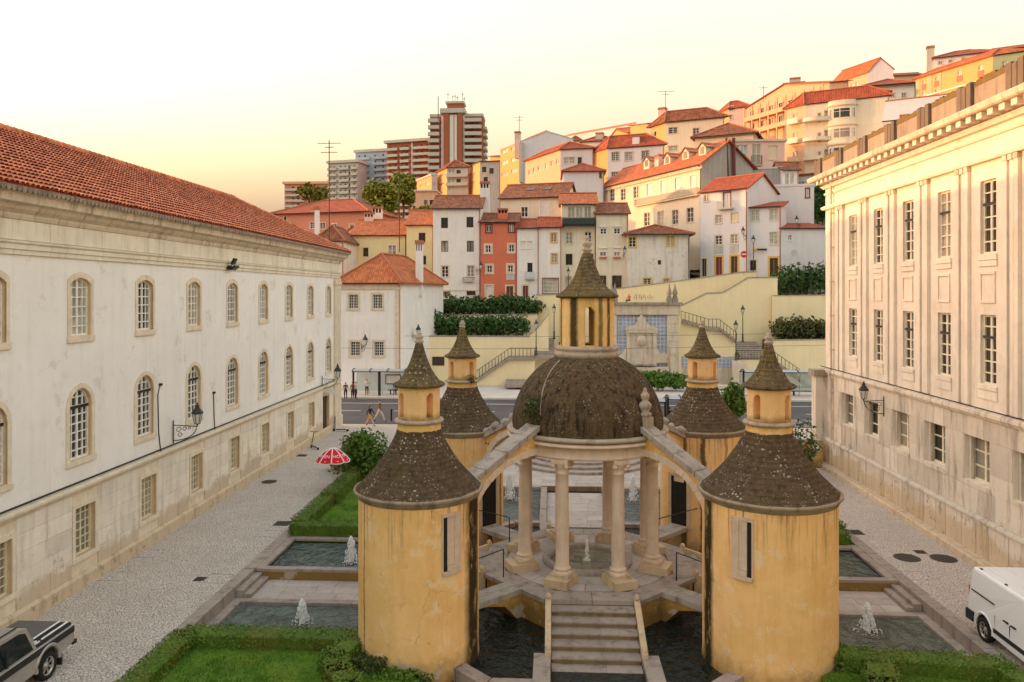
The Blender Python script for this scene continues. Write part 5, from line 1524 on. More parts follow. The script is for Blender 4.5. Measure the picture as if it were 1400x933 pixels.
h = HH('long cream palace with orange roof, dormers and a full width balcony', 'cream', (822,258,128), (959,225), depth=9, roof='gx', rise=3.6, rmat='tiles_o', sidewall='rough_grey', ov=.5)
h.win('w', [(884.5,300,7.5,19),(903,299,7.5,20),(923,297,8,21),(943.4,294,9,21)], 8, 18).win('w', [(837,267),(852,266),(869.5,263)], 6.5, 17).win('ws', [(888,259.5),(907,255),(926.5,251),(947.5,248)], 7.5, 18)
h.go().eave_band('trim', .6, .25)
h.balcony(870,956,274,282,.45,'iron','trim')
for px, pt in ((883.8,214),(912,209),(937,202),(960,195)):
    O = h.A + h.sv*.22; uu, z = h._on(px, pt, O, h.u); p = O + h.u*uu
    R = Matrix.Translation((p.x, p.y, z)) @ Matrix.Rotation(h.phi, 4, 'Z')
    m = MB(); m.box(-.75,.75,0,3.2,-2.0,-.55,0,R); m.ext([(-.75,-.55),(.75,-.55),(0,.0)], R, 3.2, 0)
    m.box(-.42,.42,-.03,-.003,-1.6,-.6,2,R)
    for sg in (-1,1): 
        v = [R @ Vector(q) for q in ((sg*.95,-.2,-.72),(0,-.2,.06),(0,3.3,.06),(sg*.95,3.3,-.72))]
        m.slab(v if sg > 0 else v[::-1], .08, 1)
    m.build('dormer', [M['cream'], M['tiles_o'], M['glass']], h.roofo)
h.chim(902,212,1.0,1.2,2.6,'pink',.3)
h = HH('white house with red framed balcony door and two orange framed doors', 'white_shaded', (957.3,264,101), (1022,256,96.5), depth=8, rise=2.2, rmat='tiles_r', ov=.3)
RD = dict(k='rd', m=('maroon','wshutter','wshutter'), shut=1, tw=.14); ST['rd'] = RD
h.win('w', [(965.5,271.5)], 5.5, 9).win('rd', [(994,274.5)], 9, 22).win('w', [(982.3,299.8)], 8.5, 11.5).win('cs', [(1004,297.4)], 9, 13).win('w', [(982.3,328.6),(1003.6,327)], 9, 13).door('dd', [(962.8,366)], 6, 24).door('dm', [(982.8,364)], 8.5, 25).door('dk', [(1003.8,363)], 9, 25)
h.go()
for px, a, b in ((982.3,337.5,347),(1003.6,336,346)): h.part_box('stone_panel','greywall',px-6,px+6.3,a,b,.04)
h.balcony(983,1003,276,286,.6,'shutter')
h = HH('white house with cream blinds and an orange framed doorway', 'white_shaded', (1023,284,97), (1068,281,95.5), depth=6, roof='shed', rise=1.3, rmat='tiles_r', ov=.3)
h.win('p', [(1032.3,294.7),(1058,293.3)], 11, 16).win('p', [(1057.9,326)], 11, 17).win('d', [(1029.6,363)], 8, 14).door('dk', [(1057.9,366)], 11, 26); h.go()
h = HH('plain white house block with crenellated parapet behind the blinds house', 'white_shaded', (1046,256,104), (1113,249.5,103), depth=8, roof='flat', rise=.3, rmat='white_shaded', ov=.08); h.win('dn',[(1062,265)],3,3).win('rd',[(1104,264)],4,12); h.go()
h = HH('low white house end with small red roof beside the dark hedge', 'white_shaded', (1068,312,95.5), (1136,309,96), depth=7, roof='shed', rise=1.3, rmat='tiles_r', ov=.25); h.win('wn',[(1080,325)],5,7); h.go()
h = HH('grey rendered flank house with a white glazed gable end', 'rough_grey', (1028,232,112), (1070,226,111), depth=6, roof='flat', rise=.25, rmat='concrete', ov=.1); h.go()
h = HH('small white glazed room beside the grey flank', 'white', (1070,233,110), (1092,232,110), depth=6, roof='gx', rise=1.6, rmat='tiles_d'); h.win('pl',[(1076,245),(1083,245)],5,16); h.go()
h = HH('pinkish house with orange lit windows and glazed veranda', 'pink', (1000,194,121), (1073,194,121), depth=5, roof='flat', rise=.3, rmat='concrete', ov=.3)
h.win('vb', [(1012,209)], 19, 22, 'blueglass').win('p', [(1034,210)], 11, 26, 'warmglass').win('cs', [(1056.7,209)], 12, 19); h.go(); h.balcony(1027,1041,214,226,.5,'iron')
h.part_box('veranda_apron','greywall',1001,1023,221,231,.25)
h = HH('house under a wide dark brown hipped roof behind the palace', 'cream', (950,189,138), (1032,186,134), depth=11, roof='hip', rise=3.0, rmat='tiles_d', ov=.7); h.win('wn',[(990,196),(1015,195)],7,9); h.go(); h.chim(981,176,.9,.9,2.6,'white',.2,False)
h = HH('terrace wall house with flat grey roof below the curved apartment block', 'greywall', (1075,243,116), (1140,235,112), depth=6, roof='flat', rise=.3, rmat='tiles_d', ov=.2); h.win('f',[(1095,252),(1115,251)],9,8); h.go()
# --- middle rows
h = HH('white house with long brown roof and two skylights above the red house', 'cream', (684,272,109), (772,268.5,107), depth=10, roof='gx', rise=2.6, rmat='tiles_d')
h.win('wn', [(717,290,9,14)], 9, 14).win('ws', [(744,284)], 12, 22); h.go()
for px, py in ((726,256),(748,254)):
    O = h.A+h.sv*.28; uu, z = h._on(px, py, O, h.u); p = O+h.u*uu; m = MB(); m.box(-.6,.6,-.35,.35,-.25,.12,0,Matrix.Translation((p.x,p.y,h.zt+1.5))@Matrix.Rotation(h.phi,4,'Z')@Matrix.Rotation(.45,4,'X')); m.build('skylight', M['glass'], h.roofo)
h = HH('small white house with a hipped orange roof in the middle of the hill', 'white_shaded', (770,234.5,126), (826,234,126), depth=8, roof='hip', rise=1.7, rmat='tiles_r'); h.win('d',[(821,240)],3.5,8); h.go()
h = HH('long ochre and shaded white house with lit side windows and red hipped roof', 'white_shaded', (766,204.5,138), (811,206,137), l=(718.5,220.5), depth=9, roof='hip', rise=1.6, rmat='tiles_r', sidewall='peach')
h.win('p', [(778,219.5)], 15, 9).win('d', [(792.5,220)], 5.5, 10).swin('f', [(724.5,236),(730.5,233),(737,230.5),(747,226.5),(754.5,223.5),(762,221)], 4, 9, 'warmglass').swin('f',[(733,242)],5,3)
h.go()
h = HH('shaded white house with three grilled windows and lit orange side', 'white_shaded', (830.5,203,134), (908,204,131), l=(811,208.5), depth=9, roof='hip', rise=2.3, rmat='tiles_r', sidewall='ochre_sunlit')
h.win('g6', [(841,214),(859.5,214),(882,212),(841,241),(859.5,240)], 10, 12); h.go(); h.chim(870,186,1.2,1.0,2.8,'white',.2,False)
h = HH('tall ochre apartment house with a shaded white gabled front', 'white_shaded', (711,193.5,158), (784,196,156), l=(684,204.5), depth=10, roof='gy', rise=1.9, rmat='greywall', sidewall='ochre_sunlit', ov=.1)
FS = [(x, y) for x, dy in ((690,0),(703,-4.5)) for y in (207+dy, 222.5+dy, 238+dy)]
h.swin('f', FS, 9, 8.5, 'warmglass'); h.go(); h.chim(708,180.5,1.1,1.1,3.6,'pink',.1,False)
h.part_box('balcony_stack','greywall',711,716,196,250,.9)
h = HH('lower ochre house wing left of the gabled apartment house', 'ochre_sunlit', (684,215,176), (700,216,175), l=(670,219), depth=9, roof='shed', rise=1.0, rmat='tiles_d', sidewall='ochre_sunlit'); h.go()
h = HH('orange lit block with a blank side beneath the red tower', 'greywall', (656,221,170), (684,222,169), l=(626.5,243), depth=8, roof='shed', rise=1.6, rmat='tiles_d', sidewall='ochre_sunlit'); h.win('d',[(662,232),(672,234),(664,246)],6,8).swin('f',[(635,245),(642,241),(649,237),(640,252),(648,249)],4,6,'warmglass'); h.go()
h = HH('orange and grey apartment house with dark eaves under the red tower', 'greywall', (611,229.5,178), (641,229,177), l=(598,236), depth=10, roof='hip', rise=2.0, rmat='tiles_d', sidewall='ochre_sunlit')
h.win('f', [(617,234),(617,247),(617,258)], 9, 6, 'warmglass').win('d', [(627,236),(627,248)], 6, 7).swin('f', [(604,240),(604,252),(604,264)], 7, 6, 'warmglass'); h.go()
h.part_box('balcony','concrete',611,640,239,242,.8); h.part_box('balcony','concrete',611,640,251,254,.8)
h = HH('narrow ochre house left of the orange and grey apartment house', 'greywall', (590,240,182), (598,240,182), l=(570,248), depth=9, roof='flat', rise=.4, rmat='concrete', sidewall='ochre_sunlit', ov=.2); h.win('f',[(593,252)],4,5).swin('f',[(576,254),(584,251),(576,264),(584,262)],4,6,'warmglass'); h.go()
h = HH('low peach house among the trees below the ochre houses', 'peach', (568,262,160), (596,262,160), depth=7, roof='flat', rise=.3, rmat='concrete'); h.win('d',[(582,277),(590,277)],5,7); h.go()
h = HH('cream house with dark red hipped roof and lit yellow side', 'cream', (910,167.5,150), (990,170,146), l=(890,174), depth=10, roof='hip', rise=2.4, rmat='tiles_d', sidewall='ochre_sunlit', ov=.6)
h.win('w', [(920,178.5)], 12, 9.5).win('w', [(951.5,180.5)], 8.5, 11).win('p', [(920,203)], 12, 8).swin('d',[(896,183)],2.5,7); h.go()
h = HH('yellow house block with a square chimney left of the hipped cream house', 'cream', (884,169,160), (912,168,158), l=(862,177), depth=9, roof='shed', rise=.9, rmat='tiles_d', sidewall='ochre_sunlit'); h.go(); h.chim(906,148,1.5,1.3,4.2,'pink',.35,False)
h = HH('red roofed house with a big grey chimney behind the ochre house', 'white', (795,194.5,170), (840,195,168), depth=9, roof='hip', rise=1.9, rmat='tiles_r'); h.go(); h.chim(820,182,1.6,1.3,3.4,'greywall',.15,False)
h = HH('tiny house with a pointed red roof left of the big grey chimney', 'white', (779,193,174), (795,193.5,174), depth=6, roof='hip', rise=1.3, rmat='tiles_r'); h.go()
h = HH('long white hall with a thin pink roof edge on the skyline', 'white', (850,174.5,210), (868,178,206), l=(768,189), depth=10, roof='flat', rise=.5, rmat='salmon', sidewall='white', ov=.25); h.go()
h = HH('orange roofed house below the skyline hall', 'ochre_sunlit', (858,182,176), (884,182,174), l=(830,194), depth=9, roof='gx', rise=2.0, rmat='tiles_o', sidewall='ochre_sunlit'); h.go()
# --- upper right
h = HH('pink house with red roof at the left end of the balcony block', 'pink', (996,149,172), (1024,150,170), l=(984,154), depth=9, roof='hip', rise=1.8, rmat='tiles_r', sidewall='ochre_sunlit'); h.win('w',[(1000,148.5,6,7),(999.5,160.5,4,7)],5,7); h.go()
h = HH('far small red roofed house on the skyline left of the pink house', 'peach', (964,161,190), (992,160,190), depth=8, roof='gx', rise=2.0, rmat='tiles_r'); h.go()
h = HH('long ochre apartment block with open balconies lit by the sun', 'peach', (1134,113,150), (1160,116,149), l=(1021,148.5), depth=9, roof='gx', rise=2.6, rmat='tiles_o', sidewall='peach', ov=.5)
SB = []
for t in range(8):
    x = 1029+t*13; yb = 148.5-(148.5-113)*(x-1021)/113.0
    SB += [(x, yb+10+.3*t), (x, yb+27+.6*t)]
h.swin('d', SB, 6, 9.5); h.go(); h.chim(1087,107.5,2.0,1.6,3.6,'greywall',.55,False)
L0 = h.A+h.sv; uu = -h.sv.normalized(); ph = math.atan2(uu.y, uu.x)
Rm = Matrix.Translation((L0.x, L0.y, 0)) @ Matrix.Rotation(ph, 4, 'Z')
for dz in (3.1, 6.1):
    m = MB(); m.box(.3, h.D-.4, -1.2, -.01, h.zt-dz-.15, h.zt-dz, 0, Rm); m.box(.3, h.D-.4, -1.2, -1.1, h.zt-dz, h.zt-dz+.75, 0, Rm); m.build('balcony', M['peach'], h.root, h.org)
n = 9
for k in range(n+1):
    x = .3+(h.D-1.0)*k/n; m = MB(); m.box(x, x+.28, -1.22, -.95, h.zt-9, h.zt-.2, 0, Rm); m.build('pillar', M['peach'], h.root, h.org)
h = HH('white gabled house with orange roof on the right skyline', 'white_shaded', (1186,99.5,165), (1221,110,163), l=(1136,116), depth=12, roof='gy', rise=2.8, rmat='tiles_o', sidewall='peach', ov=.2); h.swin('f',[(1150,122),(1166,117),(1172,115)],5,7,'warmglass'); h.go()
CV = HH('cream art deco apartment block with curved bay and rounded balconies', 'cream', (1100,143,124), (1215,137,119), l=(1075,149), depth=10, roof='hip', rise=2.0, rmat='tiles_r', sidewall='peach', ov=.35)
DV = dict(k='dv', m=('cream','sash','dark'), nv=2, nh=1, tw=.06); ST['dv'] = DV
for y in (157, 184, 210):
    CV.win('dv', [(1120,y+4,5,14)], 5, 14).win('dv', [(1129.5,y-1,5.5,11)], 5, 11)
    CV.swin('f', [(1087.5,y+3)], 7, 12, 'curtain')
CV.go()
u0, _ = CV.on_front(1132,150); u1, _ = CV.on_front(1171,150)
Rm = Matrix.Translation((CV.A.x, CV.A.y, 0)) @ Matrix.Rotation(CV.phi, 4, 'Z')
bc = (u0+u1)/2; br = (u1-u0)/2*1.0
def bayp(r, sx=1.0, n=12): return [(bc-r*math.cos(PI*i/n)*sx, -r*.45*math.sin(PI*i/n)) for i in range(n+1)]
m = MB()
zz0 = CV.z0
def prism_R(m, poly, z0, z1, mat=0):
    n = len(poly); v = [Rm @ Vector((p[0],p[1],z0)) for p in poly] + [Rm @ Vector((p[0],p[1],z1)) for p in poly]
    m.idx(v, [(k,(k+1)%n,n+(k+1)%n,n+k) for k in range(n)] + [tuple(range(n-1,-1,-1)), tuple(range(n,2*n))], mat)
prism_R(m, [(p[0],p[1]+.0) for p in bayp(br)], zz0, CV.zt-.1)
bay = m.build('bay', M['cream'], CV.root, CV.org)
for y in (156, 183, 209):
    _, zc = CV.on_front(1150, y)
    for (t0, t1) in ((.12,.24),(.30,.70),(.76,.88)):
        n = 5; pts = []
        for i in range(n+1):
            t = t0+(t1-t0)*i/n; pts.append((bc-br*math.cos(PI*t)*1.004, -br*.45*math.sin(PI*t)*1.01-.015))
        f = MB(); g = MB()
        for i in range(n):
            a, b = pts[i], pts[i+1]
            g.face([Rm @ Vector(q) for q in ((a[0],a[1],zc-.75),(b[0],b[1],zc-.75),(b[0],b[1],zc+.75),(a[0],a[1],zc+.75))])
            for z0_, z1_ in ((zc-.8,zc-.72),(zc+.68,zc+.78),(zc+.22,zc+.27)):
                f.face([Rm @ Vector(q) for q in ((a[0],a[1]-.03,z0_),(b[0],b[1]-.03,z0_),(b[0],b[1]-.03,z1_),(a[0],a[1]-.03,z1_))])
        for i in (0, 2, n):
            a = pts[i]; f.box(a[0]-.05,a[0]+.05,a[1]-.05,a[1]-.01,zc-.78,zc+.78,0,Rm)
        wf = f.build('window', M['sash'], bay); g.build('pane', M['glass'] if y != 183 else M['curtain'], wf)
    m = MB(); prism_R(m, [(bc-(br+.25)*math.cos(PI*i/12), -(br+.35)*.45*math.sin(PI*i/12)-.05) for i in range(13)], zc+1.15, zc+1.3); m.build('cornice', M['trim'], CV.root, CV.org)
    _, zb = CV.on_front(1115, y+9)
    ua, _ = CV.on_front(1100, y); ub, _ = CV.on_front(1134, y)
    m = MB(); pl_ = [(ua-.2,-.005)] + [(ua-.2+(ub-ua+.3)*i/8, -1.3*math.sin(PI*min(.95,.12+i/9.0))**.6) for i in range(9)] + [(ub+.1,-.005)]
    prism_R(m, pl_, zb-.2, zb); bal = m.build('balcony', M['cream'], CV.root, CV.org)
    r = MB()
    for i in range(1, len(pl_)-2):
        a, b = pl_[i], pl_[i+1]
        for z_ in (.45, .75): r.tube([Rm @ Vector((a[0],a[1]+.05,zb+z_)), Rm @ Vector((b[0],b[1]+.05,zb+z_))], .02, 4)
        r.face([Rm @ Vector(q) for q in ((a[0],a[1]+.06,zb),(b[0],b[1]+.06,zb),(b[0],b[1]+.06,zb+.4),(a[0],a[1]+.06,zb+.4))])
    r.build('railing', M['cream'], bal)
    # small side balconies
    O = CV.A+CV.sv; uu2 = -CV.sv.normalized(); R2 = Matrix.Translation((O.x,O.y,0)) @ Matrix.Rotation(math.atan2(uu2.y,uu2.x),4,'Z')
    m = MB(); m.box(CV.D*.22, CV.D*.8, -.9, -.005, zb-.15, zb, 0, R2); m.box(CV.D*.22, CV.D*.8, -.9, -.82, zb, zb+.75, 0, R2); m.build('balcony', M['cream'], CV.root, CV.org)
h = HH('low house with red hipped roof and dark eaves behind the art deco block', 'white', (1184,119,140), (1252,121,138), depth=9, roof='hip', rise=1.8, rmat='tiles_r', ov=.8); h.win('w',[(1220,130),(1236,130)],6,6); h.go()
h = HH('small cream house with red roof between the art deco block and the green house', 'cream', (1172,128,132), (1215,130,131), depth=6, roof='hip', rise=1.3, rmat='tiles_r', ov=.5); h.go()
h = HH('red roofed house behind the white gable on the right skyline', 'peach', (1222,104,185), (1262,100,184), depth=9, roof='gx', rise=1.6, rmat='tiles_r'); h.go()
h = HH('large pale cream gable flank with sloping top right of the art deco block', 'cream', (1206,166,108), (1305,158,104), depth=12, roof='gx', rise=4.0, rmat='concrete', ov=.05); h.go()
h = HH('small yellow house with red roof peeping over the parapet', 'pale_yellow', (1234,168,92), (1272,166,91), depth=4, roof='gx', rise=1.2, rmat='tiles_r', ov=.2); h.go()
h = HH('yellow and green apartment block with red window panels', 'green', (1357,76,118), (1402,66,116), l=(1252,108), depth=10, roof='hip', rise=1.0, rmat='tiles_o', sidewall='ochre_sunlit', ov=.35)
for x, c in ((1263,0),(1281,0),(1312,0),(1341,0)):
    yt = 108-(108-76)*(x-1252)/105.0
    k_ = .8+.6*(x-1252)/105.0
    for j in range(2):
        h.swin('rp', [(x, yt+9*k_+18*k_*j)], 5.2*k_, 7*k_, 'warmglass')
h.win('rp', [(1374,88),(1374,108)], 8, 9, 'warmglass'); h.go()
O = h.A+h.sv; uu2 = -h.sv.normalized(); R2 = Matrix.Translation((O.x,O.y,0)) @ Matrix.Rotation(math.atan2(uu2.y,uu2.x),4,'Z')
for (uc, z, ww, hh) in [o[:4] for o in h.lw]:
    m = MB(); m.box(uc-ww/2-.1, uc+ww/2+.1, -.06, -.004, z-1.0, z-.05, 0, R2); m.build('red_panel', M['redpanel'], h.root, h.org)
for (a_, b_) in ((.0,.06),(.16,.23),(.30,.36)):
    m = MB(); m.box(h.D*a_+.02, h.D*b_, -.05, -.004, h.zt-9, h.zt-.1, 0, R2); m.build('green_strip', M['green'], h.root, h.org)
m = MB(); m.box(.05, h.D, -.12, -.06, h.zt-3.4, h.zt-3.2, 0, R2); m.build('white_band', M['sash'], h.root, h.org)
h = HH('white house with hipped red roof at the top of the hill', 'white', (1277,80,150), (1364,68,146), depth=9, roof='hip', rise=2.0, rmat='tiles_r', ov=.4); h.win('w',[(1286,86),(1300,84),(1318,81)],6,4); h.go(); h.chim(1272,64,1.3,1.2,4.6,'concrete',.1,False)
h = HH('white gabled house end on the far right skyline', 'white', (1360,70,135), (1402,62,133), depth=8, roof='gx', rise=1.4, rmat='tiles_r', ov=.3); h.go()
# --- salmon block and the far towers
h = HH('long salmon pink block with red hipped roof behind the left roof end', 'salmon', (372,293,132), (502,296.5,128), depth=14, roof='hip', rise=3.0, rmat='tiles_r', ov=.5)
h.win('w', [(427.5,308.5),(441,309)], 7, 8.5).win('wn', [(457,309.5),(481,310.5)], 6, 7).win('d',[(390,300)],3,8); h.go()
def slab_tower(label, wall, balc, a, b, D, floors, dz, cols, rmat='concrete', ov=.6, off=0, first=1.6, bands=True, l=None, pane='glass'):
    h = HH(label, wall, a, b, depth=D, roof='flat', rise=1.3, rmat=rmat, ov=ov, l=l, cat='apartment tower', name='apartment_tower')
    for f in range(floors):
        for c in cols:
            u = h.W*c; z = h.zt-first-dz*f-1.5
            h.fw.append((u, z, h.W*.055, 1.55, 0, 'dn', pane if random.random() < .6 else 'curtain', 'window'))
    h.go()
    R = Matrix.Translation((h.A.x, h.A.y, 0)) @ Matrix.Rotation(h.phi, 4, 'Z')
    return h, R
def balconies(h, R, spans, floors, dz, first, mt, out=1.3, hh=1.15):
    for f in range(floors):
        z = h.zt-first-dz*f
        for (p, q) in spans:
            m = MB(); m.box(h.W*p, h.W*q, -out, -.02, z-1.7, z-1.55, 0, R); m.box(h.W*p, h.W*q, -out, -out+.12, z-1.55, z-1.55+hh, 0, R)
            m.box(h.W*p, h.W*p+.12, -out+.12, -.02, z-1.55, z-1.55+hh, 0, R); m.box(h.W*q-.12, h.W*q, -out+.12, -.02, z-1.55, z-1.55+hh, 0, R)
            m.build('balcony', M[mt], h.root, h.org)
h, R = slab_tower('low far pink and white apartment slab left of the grey towers', 'salmon', None, (389,252,420), (448,249,420), 14, 6, 3.1, (.2,.32,.5,.62,.8,.9), 'peach', 1.0); balconies(h, R, [(.02,.46),(.54,.98)], 6, 3.1, 2.2, 'concrete')
h, R = slab_tower('grey apartment tower with stacked balconies left of the blue one', 'greywall', None, (449,224,384), (489,221,380), 14, 12, 3.05, (.08,.2,.42,.58,.72,.9), 'concrete', .8); balconies(h, R, [(.0,.30),(.40,.72),(.80,.99)], 12, 3.05, 2.0, 'concrete')
h, R = slab_tower('pale blue apartment tower between the grey and the red ones', 'bluegrey', None, (486,209,392), (530,206,388), 14, 14, 3.05, (.12,.3,.62,.86), 'concrete', .7); balconies(h, R, [(.04,.46),(.60,.98)], 14, 3.05, 2.4, 'bluegrey')
h, R = slab_tower('red and white apartment slab left of the tall red tower', 'brick', None, (529,196.5,372), (589,193,366), 15, 13, 3.05, (.08,.2,.36,.46,.68,.8,.92), 'concrete', 1.2); balconies(h, R, [(.02,.26),(.32,.52),(.62,.97)], 13, 3.05, 2.2, 'concrete')
m = MB(); m.box(h.W*.56, h.W*.60, -.3, -.02, h.z0, h.zt, 0, R); m.build('pier', M['concrete'], h.root, h.org)
for i in range(5):
    m = MB(); m.box(h.W*(.12+.19*i), h.W*(.15+.19*i), 4, 6, h.zt+1.28, h.zt+2.6, 0, R); m.build('roof_vent', M['concrete'], h.root, h.org)
h, R = slab_tower('tall red and white tower with wrap round balconies and roof antennas', 'brick', None, (588,160,360), (660,160,360), 12, 18, 3.15, (.22,.80), 'concrete', .2, first=2.2)
balconies(h, R, [(-.03,.18),(.66,.98)], 19, 3.2, 1.2, 'concrete', 2.2, 1.5)
for (p, q, mt, o) in ((.27,.37,'brick',2.2),(.53,.62,'brick',2.2),(.38,.455,'sash',1.6),(.47,.52,'sash',1.6),(.455,.47,'brick',1.4),(.215,.265,'sash',.5),(.625,.66,'sash',.5)):
    m = MB(); m.box(h.W*p, h.W*q, -o, -.02, h.z0, h.zt+(1.5 if mt == 'brick' else 0.5), 0, R); m.build('pier', M[mt], h.root, h.org)
m = MB(); m.box(h.W*.20, h.W*.68, -2.6, 10, h.zt+1.29, h.zt+3.4, 0, R); m.build('roof_slab', M['concrete'], h.root, h.org)
m = MB(); m.box(h.W*.32, h.W*.62, .5, 8, h.zt+3.4, h.zt+6.4, 0, R); m.build('lift_house', M['brick'], h.root, h.org)
m = MB(); m.box(h.W*.29, h.W*.65, .0, 8.5, h.zt+6.4, h.zt+7.4, 0, R); m.build('lift_house_roof', M['concrete'], h.root, h.org)
for f in range(17):
    z = h.zt-4-3.2*f
    m = MB(); m.box(h.W*.985, h.W*1.06, 3, 12, z-1.6, z-.2, 0, R); m.build('balcony', M['concrete'], h.root, h.org)
for i, (p, hgt) in enumerate(((.33,5),(.42,3.5),(.46,4.2),(.50,3.5),(.60,5.5),(.63,3))):
    m = MB(); q = R @ Vector((h.W*p, 2+i*.5, h.zt+7.4)); m.tube((q, q+Vector((0,0,hgt))), .12, 5); m.box(q.x-.5,q.x+.5,q.y-.1,q.y+.1,q.z+hgt*.7,q.z+hgt*.7+.2); m.build('antenna', M['iron'], h.root, h.org)
# --- roof aerials and masts seen on the skyline
def aerial(label, px, py0, py1, Y, w=.04, arms=((.95,1.2),(.88,.9)), name='antenna_mast'):
    b = atY(px, py1, Y); t = atY(px, py0, Y)
    T = thing(name, label, 'antenna', tuple(b), group='antenna masts')
    m = MB(); m.tube((b, t), w, 5); m.build('pole', M['iron'], T, T.location)
    for (f, L) in arms:
        p = b.lerp(t, f); m = MB(); m.tube((p-Vector((L,0,0)), p+Vector((L,0,0))), w*.6, 4)
        for k in range(5): x = -L+2*L*k/4; m.tube((p+Vector((x,-.25,0)), p+Vector((x,.25,0))), w*.4, 4)
        m.build('boom', M['iron'], T, T.location)
aerial('tall rusty aerial mast with cross arms behind the white building roof', 450, 192, 330, 92, .06, ((.97,1.4),(.93,.5),(.88,1.0)))
aerial('thin pale mast rising in front of the green tree', 546, 228, 345, 90, .06, ())
aerial('whip aerial on the roof left of the tall tower', 599, 132, 165, 350, .2, ())
aerial('television aerial on the chimney of the ochre apartment house', 710, 158, 184, 157, .05, ((.9,1.0),(.75,.6)))
aerial('leaning television aerial above the square chimney', 910, 124, 150, 156, .05, ((.95,1.6),(.8,.8)))
aerial('small television aerial near the balcony block', 1044, 118, 140, 165, .05, ((.9,.9),))

T = thing('flue_pipes', 'pair of tall rusty dark flue pipes beside the glazed veranda', 'flue pipe', tuple(atY(1000,255,107)))
for (xa, xb, w_) in ((993,990,.16),(1003,998,.24)):
    m = MB(); m.tube((atY(xb+6,258,107), atY(xa,189,107)), w_, 8); m.build('pipe', M['maroon'], T, T.location)
# ------------------------------------------------------------------ retaining walls, stairs, wall fountain below the houses
random.seed(33)
def wall_px(label, pts, Y, th, mt='retain', zb=None, cope=None, Y2=None, name='retaining_wall', cat='wall'):
    """wall whose top edge runs through the given points at distance Y; foot at zb"""
    n = len(pts)
    P = [atY(p[0], p[1], Y if Y2 is None else Y+(Y2-Y)*i/(n-1)) for i, p in enumerate(pts)]
    zb = .0 if zb is None else zb
    T = thing(name, label, cat, (P[0].x, P[0].y, zb))
    m = MB(); cp = MB()
    for a, b in zip(P[:-1], P[1:]):
        d = Vector((b.x-a.x, b.y-a.y, 0)).normalized(); o = Vector((-d.y, d.x, 0))*th
        v = [(a.x,a.y,zb),(b.x,b.y,zb),(b.x,b.y,b.z),(a.x,a.y,a.z)]
        w_ = [tuple(Vector(q)+o) for q in v]
        m.idx(v+w_, [(0,1,2,3),(7,6,5,4),(3,2,6,7),(1,5,6,2),(0,3,7,4)], 0)
        if cope:
            e = -d.cross(Vector((0,0,1)))*-.06
            c0 = [Vector(q)-o.normalized()*.07 for q in (a, b)] + [Vector(q)+o+o.normalized()*.07 for q in (b, a)]
            cc = [q+Vector((0,0,cope)) for q in c0]
            cp.idx([tuple(q+Vector((0,0,.004))) for q in c0]+[tuple(q) for q in cc], [(0,1,5,4),(1,2,6,5),(2,3,7,6),(3,0,4,7),(4,5,6,7),(3,2,1,0)], 0)
    m.build('wall', M[mt], T, T.location)
    if cope: cp.build('coping', M['slabtop'], T, T.location)
    return T
wall_px('big pale yellow retaining wall carrying the upper street', [(733,404),(790,402.5),(838,396),(900,388.5),(960,380.5),(1012,373),(1034,372)], 95.0, .5, zb=-.2, cope=.12)
wall_px('pale yellow stair parapet wall with stepped sloping coping', [(931,419),(966,402),(988,401),(1023,380.5),(1063,380)], 92.6, .4, zb=-.2, cope=.14)
wall_px('pale yellow terrace wall below the upper right dark hedge', [(1057,405),(1140,404)], 92.0, .4, zb=-.2, cope=.1)
wall_px('pale yellow terrace wall below the lower right hedge', [(1051,466),(1140,465)], 88.6, .4, zb=-.2, cope=.1)
wall_px('pale yellow terrace wall below the lower left hedge', [(570,460.5),(722,461)], 87.0, .4, zb=-.2, cope=.12)
wall_px('sloping end of the yellow wall beside the upper left stairs', [(722,461),(737,447),(750,430)], 87.2, .4, zb=-.2, cope=.1)
wall_px('narrow yellow terrace wall between the two left hedges', [(586,432),(735,430.5)], 91.0, .3, zb=2, cope=.1)
wall_px('yellow wall block under the shop front beside the upper lamp', [(735,404),(764,403)], 93.8, .6, zb=-.2, cope=.08)
wall_px('yellow wall right of the wall fountain behind the stairs', [(926,437),(968,449),(982,449),(1006,467)], 87.6, .25, zb=-.2)
wall_px('yellow stair wall with landing at the left flight', [(650,520),(697,489),(731,489)], 85.0, .3, zb=-.2)
wall_px('short yellow wall under the right landing', [(1006,492),(1014,492),(1052,492)], 85.6, .3, zb=-.2, cope=.06)
wall_px('dark plaque like opening in the left retaining wall', [(591,488),(607.5,488)], 86.93, .05, 'dark', zb=atY(600,500,86.93).z, name='wall_plaque', cat='plaque')
